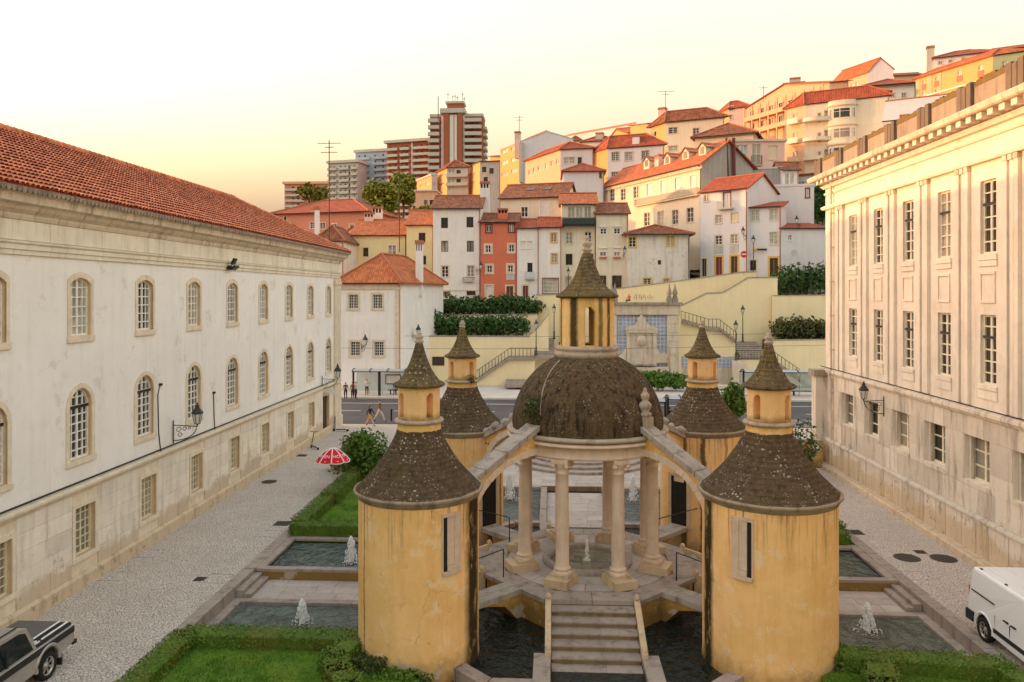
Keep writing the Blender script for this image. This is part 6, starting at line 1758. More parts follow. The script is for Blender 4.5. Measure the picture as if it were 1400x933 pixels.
# soil beds that carry the hedges
def bed(x0, x1, Y0, Y1, py):
    a = atY(x0, py, Y0); b = atY(x1, py, Y0); m = MB(); m.box(a.x, b.x, Y0, Y1, a.z-1.5, a.z-.02); tag(m.build('planting_bed', M['soil']), kind='structure')
bed(572,728,87.4,91.0,461); bed(588,735,91.3,96.5,431); bed(1052,1140,89.0,92.0,466); bed(1058,1140,92.4,95.3,405)
def far_hedge(label, x0, x1, ytop, ybot, Y, mt='leaf_dark', dpt=1.6, n=None, grp='shrub masses on the terraces'):
    a = atY(x0, ybot, Y); b = atY(x1, ybot, Y); t = atY(x0, ytop, Y)
    T = thing('terrace_shrub', label, 'shrub', ((a.x+b.x)/2, Y, a.z), group=grp)
    H = t.z-a.z; L = b.x-a.x
    lf = MB(); n = n or int(L*420)
    k = max(2, int(L/1.5))
    for i in range(k):
        cx = a.x+L*(i+.5)/k
        hh = H*(1+.22*noise.noise((cx*.6, Y, 1)))
        leaves(lf, n//k, blob(cx, 0, (cx, Y+dpt*.5, a.z+hh*.5), (L/k*.85, dpt*.6, hh*.56), .3, 1.3, .25), .36, .9)
    lf.build('crown', M[mt], T, T.location)
    m = MB()
    for i in range(k*2):
        x = a.x+L*(i+.5)/(k*2); m.tube(((x, Y+dpt*.5, a.z-.05), (x+random.uniform(-.3,.3), Y+dpt*.5, a.z+H*.7)), .05, 5)
    m.build('trunk', M['bark'], T, T.location)
far_hedge('long dark shrub mass on the upper left terrace below the red house', 592,735,406,430,92.3)
far_hedge('dark shrub mass at the left end of the lower left terrace', 576,628,431,459,88.3)
far_hedge('dark shrub mass filling the right part of the lower left terrace', 630,719,433,459,88.3)
far_hedge('big dark shrub on the upper right terrace beside the white house', 1066,1140,363,404,92.8, dpt=2.2)
far_hedge('olive shrubs on the lower right terrace', 1062,1140,434,465,89.5, 'leaf_dull', dpt=2.0)
far_hedge('bright green clipped hedge in front of the wall fountain', 866,940,511,531,80.5, 'leaf_green', dpt=1.4, n=2600)
# stairs with posts and rails
def flight(label, pts, Y, wd, n, side=1, posts=14, rail=True, name='street_stairs'):
    """flight running across the view through the given points (feet of the treads)"""
    P = [atY(p[0], p[1], Y) for p in pts]
    T = thing(name, label, 'stairs', tuple(P[0]))
    ns = 0
    for a, b in zip(P[:-1], P[1:]):
        st = max(1, round(abs(b.z-a.z)/.17))
        for k in range(st):
            x0 = a.x+(b.x-a.x)*k/st; x1 = a.x+(b.x-a.x)*(k+1)/st; z = a.z+(b.z-a.z)*(k+(.5 if st == 1 else (1 if b.z > a.z else 0)))/st
            m = MB(); m.box(min(x0,x1)+.003, max(x0,x1)-.003, Y-.1, Y+wd, z-.3, z); m.build('step', M['step'], T, T.location)
    R = thing('iron_railing', 'thin iron railing of '+label, 'railing', tuple(P[0]), group='iron railings on the stairs')
    L = sum((b-a).length for a, b in zip(P[:-1], P[1:]))
    m = MB(); up = Vector((0,0,1.0))
    for a, b in zip(P[:-1], P[1:]):
        m.tube((a+up, b+up), .03, 5); m.tube((a+up*.12, b+up*.12), .025, 5)
    m.build('rail', M['iron'], R, R.location)
    for k in range(posts+1):
        s_ = L*k/posts
        for a, b in zip(P[:-1], P[1:]):
            l = (b-a).length
            if s_ <= l+1e-6:
                q = a.lerp(b, s_/l); m = MB(); m.tube((q, q+up), .032, 5); m.build('post', M['iron'], R, R.location); break
            s_ -= l
    return T
flight('the stairs climbing across the left yellow wall', [(651,520),(697,488.5),(731,488.5)], 84.7, 1.6, 20, posts=17)
flight('the stairs falling across the yellow wall right of the fountain', [(926,436),(968,448.5),(983,448.5),(1007,467)], 87.2, 1.6, 20, posts=16)
flight('the lower right stairs behind the bus shelter', [(1053,490),(1115,533)], 84.6, 1.5, 20, posts=12)
def straight(label, x0, x1, ya, yb, Ya, Yb):
    a0, a1 = atY(x0, ya, Ya), atY(x1, ya, Ya); zb_ = atY(x0, yb, Yb).z
    T = thing('street_stairs', label, 'stairs', tuple(a0)); n = max(3, round((zb_-a0.z)/.17))
    for k in range(n):
        z = a0.z+(zb_-a0.z)*(k+1)/n; y0 = Ya+(Yb-Ya)*k/n; y1 = Ya+(Yb-Ya)*(k+1)/n
        m = MB(); m.box(a0.x, a1.x, y0+.004, y1+.3, z-.35, z); m.build('step', M['step'], T, T.location)
straight('flight of stairs going up behind the right landing under the lamp', 1014, 1052, 489, 467, 86, 92)
straight('flight of stairs going up beside the left lamp post', 731, 758, 488, 462, 85.2, 92)
straight('low wide steps from the pavement up to the left stairs', 690, 735, 527, 519, 81.5, 84.5)
# iron railing in front of the right landing
Rr = thing('iron_railing', 'iron railing on the front edge of the right stair landing', 'railing', tuple(atY(1006,492,85.5)), group='iron railings on the stairs')
a, b = atY(1006,492,85.5), atY(1052,492,85.5)
m = MB(); m.tube((a+Vector((0,0,1.0)), b+Vector((0,0,1.0))), .03, 5); m.tube((a+Vector((0,0,.1)), b+Vector((0,0,.1))), .03, 5); m.build('rail', M['iron'], Rr, Rr.location)
for k in range(12): q = a.lerp(b, k/11); m = MB(); m.tube((q, q+Vector((0,0,1.0))), .025, 5); m.build('post', M['iron'], Rr, Rr.location)
# ------------------------------------------------------------------ the tiled wall fountain
YF = 86.0
fp = lambda px, py: atY(px, py, YF)
fo = fp(838, 525); fo.z = 0
FM = thing('wall_fountain', 'baroque stone wall fountain on a blue tiled panel between stone pilasters', 'fountain', tuple(fo))
s = N('azulejo_tiles'); o = s.sep(s.pos)
br_ = s.n('ShaderNodeTexBrick'); br_.offset = 0; cb = s.n('ShaderNodeCombineXYZ'); s.put(cb.inputs[0], o[0]); s.put(cb.inputs[1], o[2]); s.put(br_.inputs['Vector'], cb.outputs[0])
br_.inputs['Scale'].default_value = 1; br_.inputs['Brick Width'].default_value = .42; br_.inputs['Row Height'].default_value = .42; br_.inputs['Mortar Size'].default_value = .06; br_.inputs['Mortar Smooth'].default_value = .3
br_.inputs['Color1'].default_value = (.22,.28,.47,1); br_.inputs['Color2'].default_value = (.30,.36,.53,1); br_.inputs['Mortar'].default_value = (.60,.60,.62,1)
AZ = s.done(s.mix(s.ramp(s.noise(1.2,5),.4,.7), br_.outputs[0], (.40,.42,.52)), .35, .4)
def fbox(name, x0, x1, y0, y1, out, mt, inn=0.3, par=None):
    a, b = fp(x0, y0), fp(x1, y1); m = MB(); m.box(a.x, b.x, YF-out, YF+inn, b.z, a.z); return m.build(name, mt if not isinstance(mt, str) else M[mt], par or FM, fo if par is None else None)
fbox('tile_panel', 843, 911.5, 431, 513, .02, AZ)
fbox('entablature', 835, 929, 417, 430.5, .45, 'monument'); fbox('cornice', 833, 932, 413.5, 417, .75, 'parapet')
for (x0, x1, lab) in ((835, 843, 0), (911.5, 927, 1)):
    ys_ = [431,443,455,467,479,491,503,515,526]
    for y0, y1 in zip(ys_[:-1], ys_[1:]):
        fbox('pilaster_stone', x0, x1, y0+.12, y1-.12, .35+random.uniform(-.01,.01), 'monument')
    xm = [x0+3, x0+11] if lab else [x0+1, x0+5.5]
    for xc in xm:
        p = fp(xc, 413.5); m = MB(); m.box(p.x-.3,p.x+.3,YF-.45,YF+.15,p.z,p.z+.5); m.lathe([(.2,.5),(.28,.62),(.2,.75),(.3,1.0),(.22,1.3),(.12,1.7),(.06,2.0),(0,2.15)], 10, (p.x,YF-.15,p.z)); m.build('pinnacle', M['parapet'], FM, fo)
ca = (fp(856,470).x, fp(897,470).x)
fbox('aedicule_back', 861, 892.5, 454, 501, .25, 'monument'); fbox('aedicule_pier', 856.5, 861, 455, 500, .45, 'monument'); fbox('aedicule_pier', 892.5, 897, 455, 500, .45, 'monument')
fbox('aedicule_frieze', 855, 898.5, 450.5, 455, .55, 'monument')
def fext(name, pts, out, th, mt='monument'):
    m = MB(); P = [fp(*p) for p in pts]; m.ext([(p.x, p.z) for p in P], Matrix.Translation((0,YF-out,0)), th); return m.build(name, M[mt], FM, fo)
fext('pediment', [(853,450.5),(900,450.5),(897,448),(886,444),(881,438),(872,438),(867,444),(856,448)], .62, .5)
fext('pediment_top', [(870,438),(883,438),(882,434),(879,433),(878,430),(875,430),(874,433),(871,434)], .5, .4)
p = fp(876.5,430); m = MB(); m.lathe([(.2,0),(.3,.12),(.3,.25),(.15,.35),(.22,.5),(.1,.65),(0,.7)], 10, (p.x,YF-.3,p.z)); m.build('finial', M['monument'], FM, fo)
p = fp(876,466); m = MB(); m.lathe([(0,-.7),(.35,-.55),(.55,-.1),(.55,.35),(.35,.6),(0,.7)], 12, (p.x,YF-.25,p.z), 0, wob=lambda r,z,a: r*(1+.25*noise.noise((a*2,z*3,2)))); m.build('coat_of_arms', M['monument'], FM, fo)
fext('scroll', [(842,496),(856,496),(856,475),(854,477),(851,483),(846,486),(842,487)], .4, .4); fext('scroll', [(897,496),(912,496),(912,484),(908,482),(902,484),(899,478),(897,474)], .4, .4)
fbox('basin', 852, 912, 501, 512, 1.6, 'monument'); fbox('basin_base', 855, 908, 512, 526, 1.3, 'monument')
for px in (866, 884): 
    p = fp(px, 499); m = MB(); m.lathe([(0,-.2),(.55,-.1),(.75,.1),(.7,.12),(0,.0)], 14, (p.x,YF-.7,p.z)); m.build('bowl', M['parapet'], FM, fo)
p = fp(918.5,513); m = MB(); m.box(p.x-.35,p.x+.35,YF-1.4,YF-.7,.0,p.z+2.2); m.lathe([(.25,0),(.36,.2),(.3,.5),(.18,1.0),(.08,1.5),(0,1.7)], 10, (p.x,YF-1.05,p.z+2.2)); m.build('obelisk', M['monument'], FM, fo)
# blue tile dado along the stair wall and its stone base
DD = thing('tile_dado', 'band of blue and white tiles along the foot of the stair wall', 'tile dado', tuple(atY(928,503,87.5)))
for x0, x1 in ((928,1004),):
    a, b = atY(x0,488,87.45), atY(x1,503,87.45); m = MB(); m.box(a.x,b.x,87.42,87.59,b.z,a.z); m.build('tile_panel', AZ, DD, DD.location)
    n = 9
    for k in range(n):
        m = MB(); m.box(a.x+(b.x-a.x)*k/n+.01, a.x+(b.x-a.x)*(k+1)/n-.01, 87.3, 87.59, .02, b.z-.01); m.build('base_stone', M['monument'], DD, DD.location)
q = atY(1010,530,85.3); m = MB(); m.box(q.x-.7,q.x+.7,84.9,85.59,.02,atY(1010,493,85.3).z); tag(m.build('stair_pier', M['monument']), 'square stone pier at the foot of the right landing lamp', 'pier')
m = MB(); a, b = atY(960,513,82.5), atY(1003,522,82.5); m.box(a.x,b.x,82.2,83.2,.35,.5); m.box(a.x+.2,a.x+.5,82.3,83.1,.02,.35); m.box(b.x-.5,b.x-.2,82.3,83.1,.02,.35); tag(m.build('stone_bench', M['monument']), 'long low stone bench in front of the tile dado', 'bench')
# graffiti left above the fountain
s = 0
gp = atY(880,404,94.96); g = MB(); rr = random.Random(4)
for k in range(9):
    x = gp.x-1.1+k*.27; z = gp.z-.2
    pts = [(x+rr.uniform(-.1,.12), 94.97, z+rr.uniform(-.35,.45)) for _ in range(4)]
    g.tube(pts, .014, 4)
tag(g.build('graffiti', M['dark']), 'scrawled dark graffiti on the yellow wall above the wall fountain', 'graffiti')
# ------------------------------------------------------------------ trees and shrubs
random.seed(44)
def tree(label, c, r, n, size, mt, lobes=9, group=None, name='tree', trunk_h=None):
    base_z = c[2]-r[2]-(trunk_h or r[2]*.6)
    root = thing(name, label, 'tree', (c[0], c[1], base_z), group=group)
    lf = MB(); ends = []
    for k in range(lobes):
        a = 2*PI*k/lobes*1.62+c[0]; q = random.uniform(-.55, .8); rr = (1-q*q*.6)*random.uniform(.35,.72)
        o = Vector((math.cos(a)*rr*r[0], math.sin(a)*rr*r[1], q*r[2]*.72)); ends.append(Vector(c)+o)
        kk = random.uniform(.36,.52)
        leaves(lf, n//lobes, blob(k*5.1+c[1], 0, Vector(c)+o, [x*kk for x in r], .4, 1.2, .45), size, .9)
    lf.build('crown', M[mt], root, root.location)
    m = MB(); b = Vector((c[0], c[1], base_z)); t0 = max(.06, r[0]*.07); top = Vector(c)+Vector((0,0,-r[2]*.3))
    m.tube((b, b.lerp(top,.5)+Vector((.05*r[0],0,0)), top), t0, 8, r1=t0*.6)
    for e in ends: m.tube((b.lerp(top, random.uniform(.55,1)), (top+e)/2+Vector((0,0,.1*r[2])), e), t0*.5, 5, r1=t0*.12)
    m.build('trunk', M['bark'], root, root.location)
    return root
def tree_px(label, px, py, wpx, hpx, Y, mt, n, size, **k):
    c = atY(px, py, Y); s_ = Y/F
    return tree(label, tuple(c), (wpx*s_/2, wpx*s_/2*.8, hpx*s_/2), n, size, mt, **k)
tree_px('bushy green garden tree behind the front left tower', 503, 628, 76, 84, 42.5, 'leaf_green', 5200, .20, lobes=16, trunk_h=.2)
bush('small orange brown shrub at the foot of the bushy garden tree', tuple(atY(468,632,44)), (.8,.8,.6), 700, .14, 'leaf_olive', trunk=True)
tree_px('green shrub tree between the two right towers', 1003, 552, 34, 66, 43, 'leaf_green', 2200, .18, lobes=9, trunk_h=.3)
bush('leafy creeper shrub spilling over the low yellow wall at the right', tuple(atY(1092,618,43.5)), (1.0,.7,1.25), 1500, .17, 'leaf_dark', lump=.5)
G2 = 'trees between the hillside houses'
tree_px('broad green tree below the pale blue tower', 520, 277, 56, 56, 205, 'leaf_sun', 4200, 1.0, lobes=14, group=G2)
tree_px('taller yellow green tree below the red and white slab', 551, 262, 46, 52, 212, 'leaf_sun', 3600, 1.0, lobes=12, group=G2)
tree_px('dark crowned tree with golden lower leaves beside the low far slab', 428, 268, 46, 34, 260, 'leaf_olive', 3000, 1.1, lobes=10, group=G2)
tree_px('golden low tree right of the aerial mast', 452, 282, 24, 22, 230, 'leaf_olive', 1500, .9, lobes=7, group=G2)
tree_px('yellowish bushes above the orange roof of the yellow house', 578, 292, 40, 22, 140, 'leaf_olive', 2000, .6, lobes=8, group=G2, trunk_h=.4)
tree_px('dark tree between the white house block and the stone building', 1124, 280, 28, 56, 112, 'leaf_dark', 2400, .5, lobes=9, group=G2)
tree_px('small green bush on the left edge of the terrace beside the corner house', 590, 428, 10, 24, 88.5, 'leaf_dull', 500, .25, lobes=5, group=G2, trunk_h=.1)
# ------------------------------------------------------------------ lamps
LG = plain('lamp_glass', (.62,.60,.55), .2, .5)
def lantern_mesh(m, c, k=1.0):
    """four sided tapering street lantern with hat"""
    x, y, z = c
    def ring(r, h): return [Vector((x+r*k*math.cos(PI/6+i*PI/3), y+r*k*math.sin(PI/6+i*PI/3), z+h*k)) for i in range(6)]
    a, b, c_, d = ring(.11, 0), ring(.2, .42), ring(.25, .45), ring(.08, .68)
    for i in range(6):
        j = (i+1) % 6
        m.face((a[i], a[j], b[j], b[i]), 1)
        m.face((c_[i], c_[j], d[j], d[i]), 0); m.face((b[i], b[j], c_[j], c_[i]), 0)
        m.tube((a[i], b[i]), .014*k, 4)
        m.tube((a[i], a[j]), .016*k, 4); m.tube((b[i], b[j]), .016*k, 4)
    m.face(a[::-1], 0)
    m.lathe([(.08*k,0),(.09*k,.06*k),(.04*k,.1*k),(.05*k,.15*k),(0,.22*k)], 8, (x,y,z+.68*k))
def wall_lamp(label, p, dirv, L=1.0, k=1.15, drop=.75):
    """p: where the bracket meets the wall"""
    p = Vector(p); d = Vector(dirv).normalized()
    T = thing('wall_lamp', label, 'lamp', tuple(p), group='lanterns on wall brackets')
    m = MB(); up = Vector((0,0,1))
    m.tube((p+d*.03-up*drop, p+d*.03+up*.25), .025, 6)
    m.tube((p+d*.03+up*.05, p+d*L), .02, 6); m.tube([p+d*(.03+L*.95*math.sin(t*PI/16))+up*(-.62+.62*(1-math.cos(t*PI/16))) for t in range(9)], .022, 6)
    for (u, v, r) in ((.25,-.15,.13),(.48,-.12,.1),(.3,-.38,.11),(.68,-.08,.07)):
        m.tube([p+d*(L*u+r*math.cos(t*.75)*(1-t*.06))+up*(v+r*math.sin(t*.75)*(1-t*.06)) for t in range(10)], .015, 5)
    m.tube((p+d*L, p+d*L+up*.12), .03, 6)
    m.build('bracket', M['iron'], T, T.location)
    m = MB(); lantern_mesh(m, tuple(p+d*L+up*.12), k); m.build('lantern', [M['iron'], LG], T, T.location)
    return T
wall_lamp('ornate wall lantern low on the white building beside the third arched window', atX(236,583,LX+.02), (1,.0,0), 1.1, 1.05)
wall_lamp('ornate wall lantern near the far corner of the white building', atX(440,519,LX+.02), (1,.0,0), 1.15)
wall_lamp('ornate wall lantern on the right stone building', atX(1209,549,RXX-.02), (-1,0,0), 1.0, 1.0)
def far_lamp(label, px, py, Y, k=1.3, dv=(.75,-.66,0)): wall_lamp(label, atY(px, py, Y), dv, .7, k, .4)
far_lamp('wall lantern between the two lower windows of the white corner house', 494, 473, 79.9)
far_lamp('wall lantern at the right end of the white corner house', 564, 459, 82.8, dv=(1,-.3,0))
far_lamp('small wall lantern on the large white house', 651, 369, 99.3, 1.1, (.9,-.4,0))
far_lamp('small wall lantern between the cream and the crumbling house', 852, 348, 98.3, 1.1, (.2,-1,0))
far_lamp('wall lantern beside the red balcony door house corner', 1021, 322, 96.2, 1.1, (-.8,-.6,0))
far_lamp('wall lantern on the plain white house at the right', 1094, 307, 95.4, 1.1, (-.8,-.6,0))
def lamp_post(label, px, pyb, pyt, Y):
    b = atY(px, pyb, Y); t = atY(px, pyt, Y); H = t.z-b.z
    T = thing('street_lamp', label, 'street lamp', tuple(b), group='lamp posts on the stairs')
    m = MB(); m.lathe([(.16,0),(.16,.12),(.10,.2),(.09,.8),(.12,.86),(.06,.95),(.045,H-1.15),(.08,H-1.1),(.04,H-1.0)], 10, tuple(b)); m.build('post', M['greeniron'], T, T.location)
    m = MB(); lantern_mesh(m, (b.x, b.y, b.z+H-1.05), 1.15); m.build('lantern', [M['greeniron'], LG], T, T.location)
lamp_post('lamp post on the landing of the left stairs', 733, 486, 436, 84.9)
lamp_post('taller lamp post against the yellow wall block left of the dome lantern', 757.5, 464, 415, 89.5)
lamp_post('lamp post at the left corner of the right stair landing', 1006, 494, 437, 85.2)
lamp_post('lamp post higher up beside the right stairs', 1015.5, 468, 416.5, 90.5)
lamp_post('slim lamp post in front of the house with the shop front', 777, 402, 365, 97)
lamp_post('lamp post in front of the orange framed doorways', 1030, 374, 321, 95.2)
# floodlight, signs and cables
p = atX(309,366,LX); T = thing('floodlight', 'small black floodlight high on the white building wall', 'floodlight', tuple(p))
m = MB(); m.box(p.x,p.x+.25,p.y-.12,p.y+.12,p.z-.12,p.z+.1); m.tube((p+Vector((.2,0,0)), p+Vector((.45,-.1,.25))), .03, 5); m.build('bracket', M['iron'], T, T.location)
m = MB(); m.box(-.05,.05,-.28,.28,-.14,.14,0,Matrix.Translation(p+Vector((.35,.25,0)))@Matrix.Rotation(.9,4,'Y')); m.box(-.05,.05,-.18,.18,-.16,.16,0,Matrix.Translation(p+Vector((.48,-.15,.3)))@Matrix.Rotation(.5,4,'Y')); m.build('lamp_head', M['iron'], T, T.location)
for lb, a in (('thin dark cable hanging down the white wall beside the second arched window', [(219,526),(216,540),(217,590),(220,618)]), ('thin pipe on the white wall between the third and fourth arched windows', [(292,537),(293,575),(294,588)])):
    m = MB(); P = [atX(q[0],q[1],LX+.03) for q in a]; m.tube(P, .022, 5); m.box(P[0].x-.03,P[0].x+.08,P[0].y-.06,P[0].y+.06,P[0].z-.05,P[0].z+.05); tag(m.build('wall_cable', M['iron']), lb, 'cable')
WHT = plain('sign_white', (.8,.8,.78), .5); RED = plain('sign_red', (.62,.03,.03), .5)
def post_sign(label, px, pyb, pyt, Y, r, face):
    b = atY(px, pyb, Y); t = atY(px, pyt, Y); T = thing('road_sign', label, 'road sign', tuple(b))
    m = MB(); m.tube((b, t), .04, 6); m.build('post', M['concrete'], T, T.location)
    Mx = Matrix.Translation((t.x, t.y-.05, t.z)) @ Matrix.Rotation(PI/2, 4, 'X')
    m = MB(); n = 24
    v = [Mx @ Vector((r*math.cos(2*PI*i/n), r*math.sin(2*PI*i/n), .0)) for i in range(n)]; w_ = [q+Vector((0,.03,0)) for q in v]
    m.idx(v+w_, [tuple(range(n-1,-1,-1)), tuple(range(n,2*n))]+[(i,(i+1)%n,n+(i+1)%n,n+i) for i in range(n)])
    m.build('disc', face, T, T.location)
    return t, T
t, T = post_sign('round red no entry sign by the orange doorways', 1017, 376, 348, 95, .42, RED)
m = MB(); m.box(t.x-.28,t.x+.28,t.y-.10,t.y-.06,t.z-.07,t.z+.07); m.build('white_bar', WHT, T, T.location)
post_sign('round grey back of a road sign on the plain white house', 1086, 366, 346, 94.5, .4, M['greywall'])
p = atY(1036,341.5,96); T = thing('hanging_sign', 'small brown oval sign board beside the lamp post', 'sign', tuple(p)); m = MB(); m.box(p.x-.1,p.x+1.1,p.y-.06,p.y,p.z-.12,p.z+.12); m.build('board', M['dark'], T, T.location)
m = MB(); m.lathe([(0,-.03),(.26,-.02),(.26,.02),(0,.03)], 18, (0,0,0)); o = m.build('disc', M['yellowtrim'], T); o.rotation_euler = (PI/2,0,0); o.location = (-.35,-.03,0)
for py, Y, lb in ((476,78,'thin overhead cable crossing in front of the left yellow wall'), (459,81,'upper thin overhead cable crossing in front of the wall fountain')):
    m = MB(); P = [atY(468+ (1128-468)*k/16, py+3*math.sin(PI*k/16)-(4*k/16), Y) for k in range(17)]; m.tube(P, .016, 4); tag(m.build('overhead_cable', M['iron']), lb, 'cable', 'overhead cables')
# ------------------------------------------------------------------ bus shelters, bollard, low wall
PGL = N('shelter_glass'); PGL.b.inputs['Alpha'].default_value = .45; SGL = PGL.done((.55,.66,.64), .1, .5)
RGL = N('shelter_roof'); RGL.b.inputs['Alpha'].default_value = .85; SRF = RGL.done((.40,.43,.43), .3, .5)
def shelter(label, x0, x1, y, z, H=2.6, dep=1.5, back=True, ad=None, flip=1):
    T = thing('bus_shelter', label, 'bus shelter', ((x0+x1)/2, y, z)); og = T.location
    n = 3
    for k in range(n):
        a, b = x0+(x1-x0)*k/n, x0+(x1-x0)*(k+1)/n
        m = MB(); pr_ = [(y-.5, z+H-.12), (y+.1, z+H+.1), (y+.8, z+H+.02), (y+dep, z+H-.25)]
        for (p, q) in zip(pr_[:-1], pr_[1:]): m.face(((a+.05,p[0],p[1]),(b-.05,p[0],p[1]),(b-.05,q[0],q[1]),(a+.05,q[0],q[1])))
        m.build('roof_panel', SRF, T, og)
    for k in range(n+1):
        x = x0+(x1-x0)*k/n
        m = MB(); m.tube([(x,y-.5,z+H-.1),(x,y+.1,z+H+.12),(x,y+.8,z+H+.04),(x,y+dep,z+H-.23)], .05, 6); m.build('roof_arm', M['iron'], T, og)
    m = MB(); m.tube(((x0,y-.5,z+H-.14),(x1,y-.5,z+H-.14)), .05, 6); m.tube(((x0,y+dep,z+H-.27),(x1,y+dep,z+H-.27)), .05, 6); m.build('beam', M['iron'], T, og)
    for x, w_ in ((x0,.09),((x0+x1)/2,.13),(x1,.07)):
        m = MB(); m.box(x-w_,x+w_,y+.0,y+.12,z,z+H-.02); m.build('post', M['iron'], T, og)
    if back:
        for k in range(4):
            a, b = x0+(x1-x0)*k/4, x0+(x1-x0)*(k+1)/4
            m = MB(); m.box(a+.06,b-.06,y+dep-.03,y+dep-.01,z+.3,z+H-.4); m.build('glass_panel', SGL, T, og)
            m = MB(); m.box(a-.02,a+.02,y+dep-.04,y+dep,z,z+H-.3); m.build('mullion', M['iron'], T, og)
    m = MB(); m.box(x0+(x1-x0)*.62,x1-.3,y+dep-.5,y+dep-.15,z+.42,z+.47); m.box(x0+(x1-x0)*.66,x0+(x1-x0)*.68,y+dep-.4,y+dep-.25,z,z+.42); m.box(x1-.7,x1-.6,y+dep-.4,y+dep-.25,z,z+.42); m.build('bench', M['iron'], T, og)
    if ad:
        m = MB(); m.box(ad[0],ad[1],y+dep-.2,y+dep-.1,z+1.0,z+2.0); m.build('notice_board', M['iron'], T, og)
        m = MB(); m.box(ad[0]+.08,ad[1]-.08,y+dep-.21,y+dep-.205,z+1.1,z+1.9); m.build('timetable', WHT, T, og)
    return T
a, b = atZ(479,543,.02), atZ(552,543,.02); shelter('long bus shelter in front of the white corner house', a.x, b.x, 76.0, .02, ad=(a.x+3.0, a.x+4.6))
a, b = atZ(1012,540,.02), atZ(1113,538,.02); shelter('bus shelter on the far pavement at the right below the stairs', a.x, b.x, 77.2, .02, ad=(a.x+3.5,a.x+4.6))
a, b = atY(864,560,58.3), atY(906,560,58.3); shelter('pale roofed bus shelter on the near pavement behind the dome, left half', a.x, b.x, 57.0, 0, H=2.45, back=False)
a, b = atY(909.5,560,57.9), atY(958,560,57.9); shelter('pale roofed bus shelter on the near pavement behind the right tower, right half', a.x, b.x, 56.6, 0, H=2.7, back=False)
p = atZ(535,576,0); m = MB(); m.lathe([(.08,0),(.08,.85),(.1,.88),(.1,.94),(.06,1.0),(0,1.02)], 12, tuple(p)); tag(m.build('bollard', M['iron']), 'single black bollard at the kerb near the two walking people', 'bollard')
a, b = atZ(1096,640,0), atZ(1121,642,0)
T = thing('low_wall', 'low stained yellow wall with a small white plate at the end of the east street', 'wall', (a.x, a.y, 0))
m = MB(); m.box(a.x-2.2, 16.0, a.y, a.y+.4, 0, 1.55); m.build('wall', ochre('low_wall_limewash', (), True, (.62,.40,.12), 9), T, T.location)
m = MB(); m.box(a.x-2.25, 16.0, a.y-.05, a.y+.45, 1.554, 1.65); m.build('coping', M['slabtop'], T, T.location)
q = atY(1116,613,a.y-.03); m = MB(); m.box(q.x-.17,q.x+.17,a.y-.03,a.y-.004,q.z-.2,q.z+.2); m.build('plate', WHT, T, T.location)
# ------------------------------------------------------------------ umbrella
p = atZ(455,672,0)
T = thing('parasol', 'open red parasol with white ribs and white lettering beside the hedge', 'parasol', (p.x, p.y, 0))
m = MB(); m.tube(((0,0,0),(0,0,2.35)), .025, 8); m.lathe([(.25,0),(.25,.06),(.05,.1),(.05,.3)], 12); m.build('pole', M['concrete'], T)
NP = 8; UR, UZ0, UZ1 = .88, 1.62, 2.25
def upt(a, t): r = UR*t; return Vector((r*math.cos(a), r*math.sin(a), UZ1-(UZ1-UZ0)*(t**1.7)))
PR = plain('red_parasol_cloth', (.66,.02,.03), .8, .2)
for k in range(NP):
    a0, a1 = 2*PI*k/NP+.2, 2*PI*(k+1)/NP+.2
    m = MB()
    for i in range(5):
        for j in range(3):
            f = lambda jj, ii: upt(a0+(a1-a0)*jj/3, max(.02, ii/5))*1.0 - Vector((0,0,.04*math.sin(PI*jj/3)*(ii/5)))
            m.face((f(j,i+1),f(j+1,i+1),f(j+1,i),f(j,i)), 0, None, True)
    m.build('canopy_panel', PR, T)
    m = MB(); m.tube([upt(a0, max(.02,i/6))+Vector((0,0,.012)) for i in range(7)], .03, 5); m.build('rib', WHT, T)
    m = MB()
    for j in range(3): m.tube((upt(a0+(a1-a0)*j/3,1.0)-Vector((0,0,.04*math.sin(PI*j/3))), upt(a0+(a1-a0)*(j+1)/3,1.0)-Vector((0,0,.04*math.sin(PI*(j+1)/3)))), .022, 5)
    m.build('hem', WHT, T)
def text(parent, s_, pos, rot, size, mt, name='lettering', ext=.003):
    cu = bpy.data.curves.new(name, 'FONT'); cu.body = s_; cu.size = size; cu.align_x = 'CENTER'; cu.align_y = 'CENTER'; cu.extrude = ext
    cu.materials.append(mt); t_ = bpy.data.objects.new(name, cu); COL.objects.link(t_)
    me = bpy.data.meshes.new_from_object(t_.evaluated_get(bpy.context.evaluated_depsgraph_get())); bpy.data.objects.remove(t_)
    o = link(name, me, parent); o.location = pos; o.rotation_euler = rot
    return o
for k, s_ in ((4,'OR'),(5,'EN'),(6,'NO'),(3,'OR'),(7,'OR')):
    am = 2*PI*(k+.5)/NP+.2
    for t, sz, tx in ((.70,.24,s_),(.93,.11,'M' if k % 2 else 'N')):
        q = upt(am, t); e = (upt(am, t+.05)-upt(am, t-.05)).normalized()
        tx_ = Vector((-math.sin(am), math.cos(am), 0)); nn = tx_.cross(-e)
        if nn.z < 0: nn = -nn
        Rm = Matrix((tx_, -e, nn)).transposed()
        text(T, tx, q+nn*.018, Rm.to_euler(), sz, WHT)
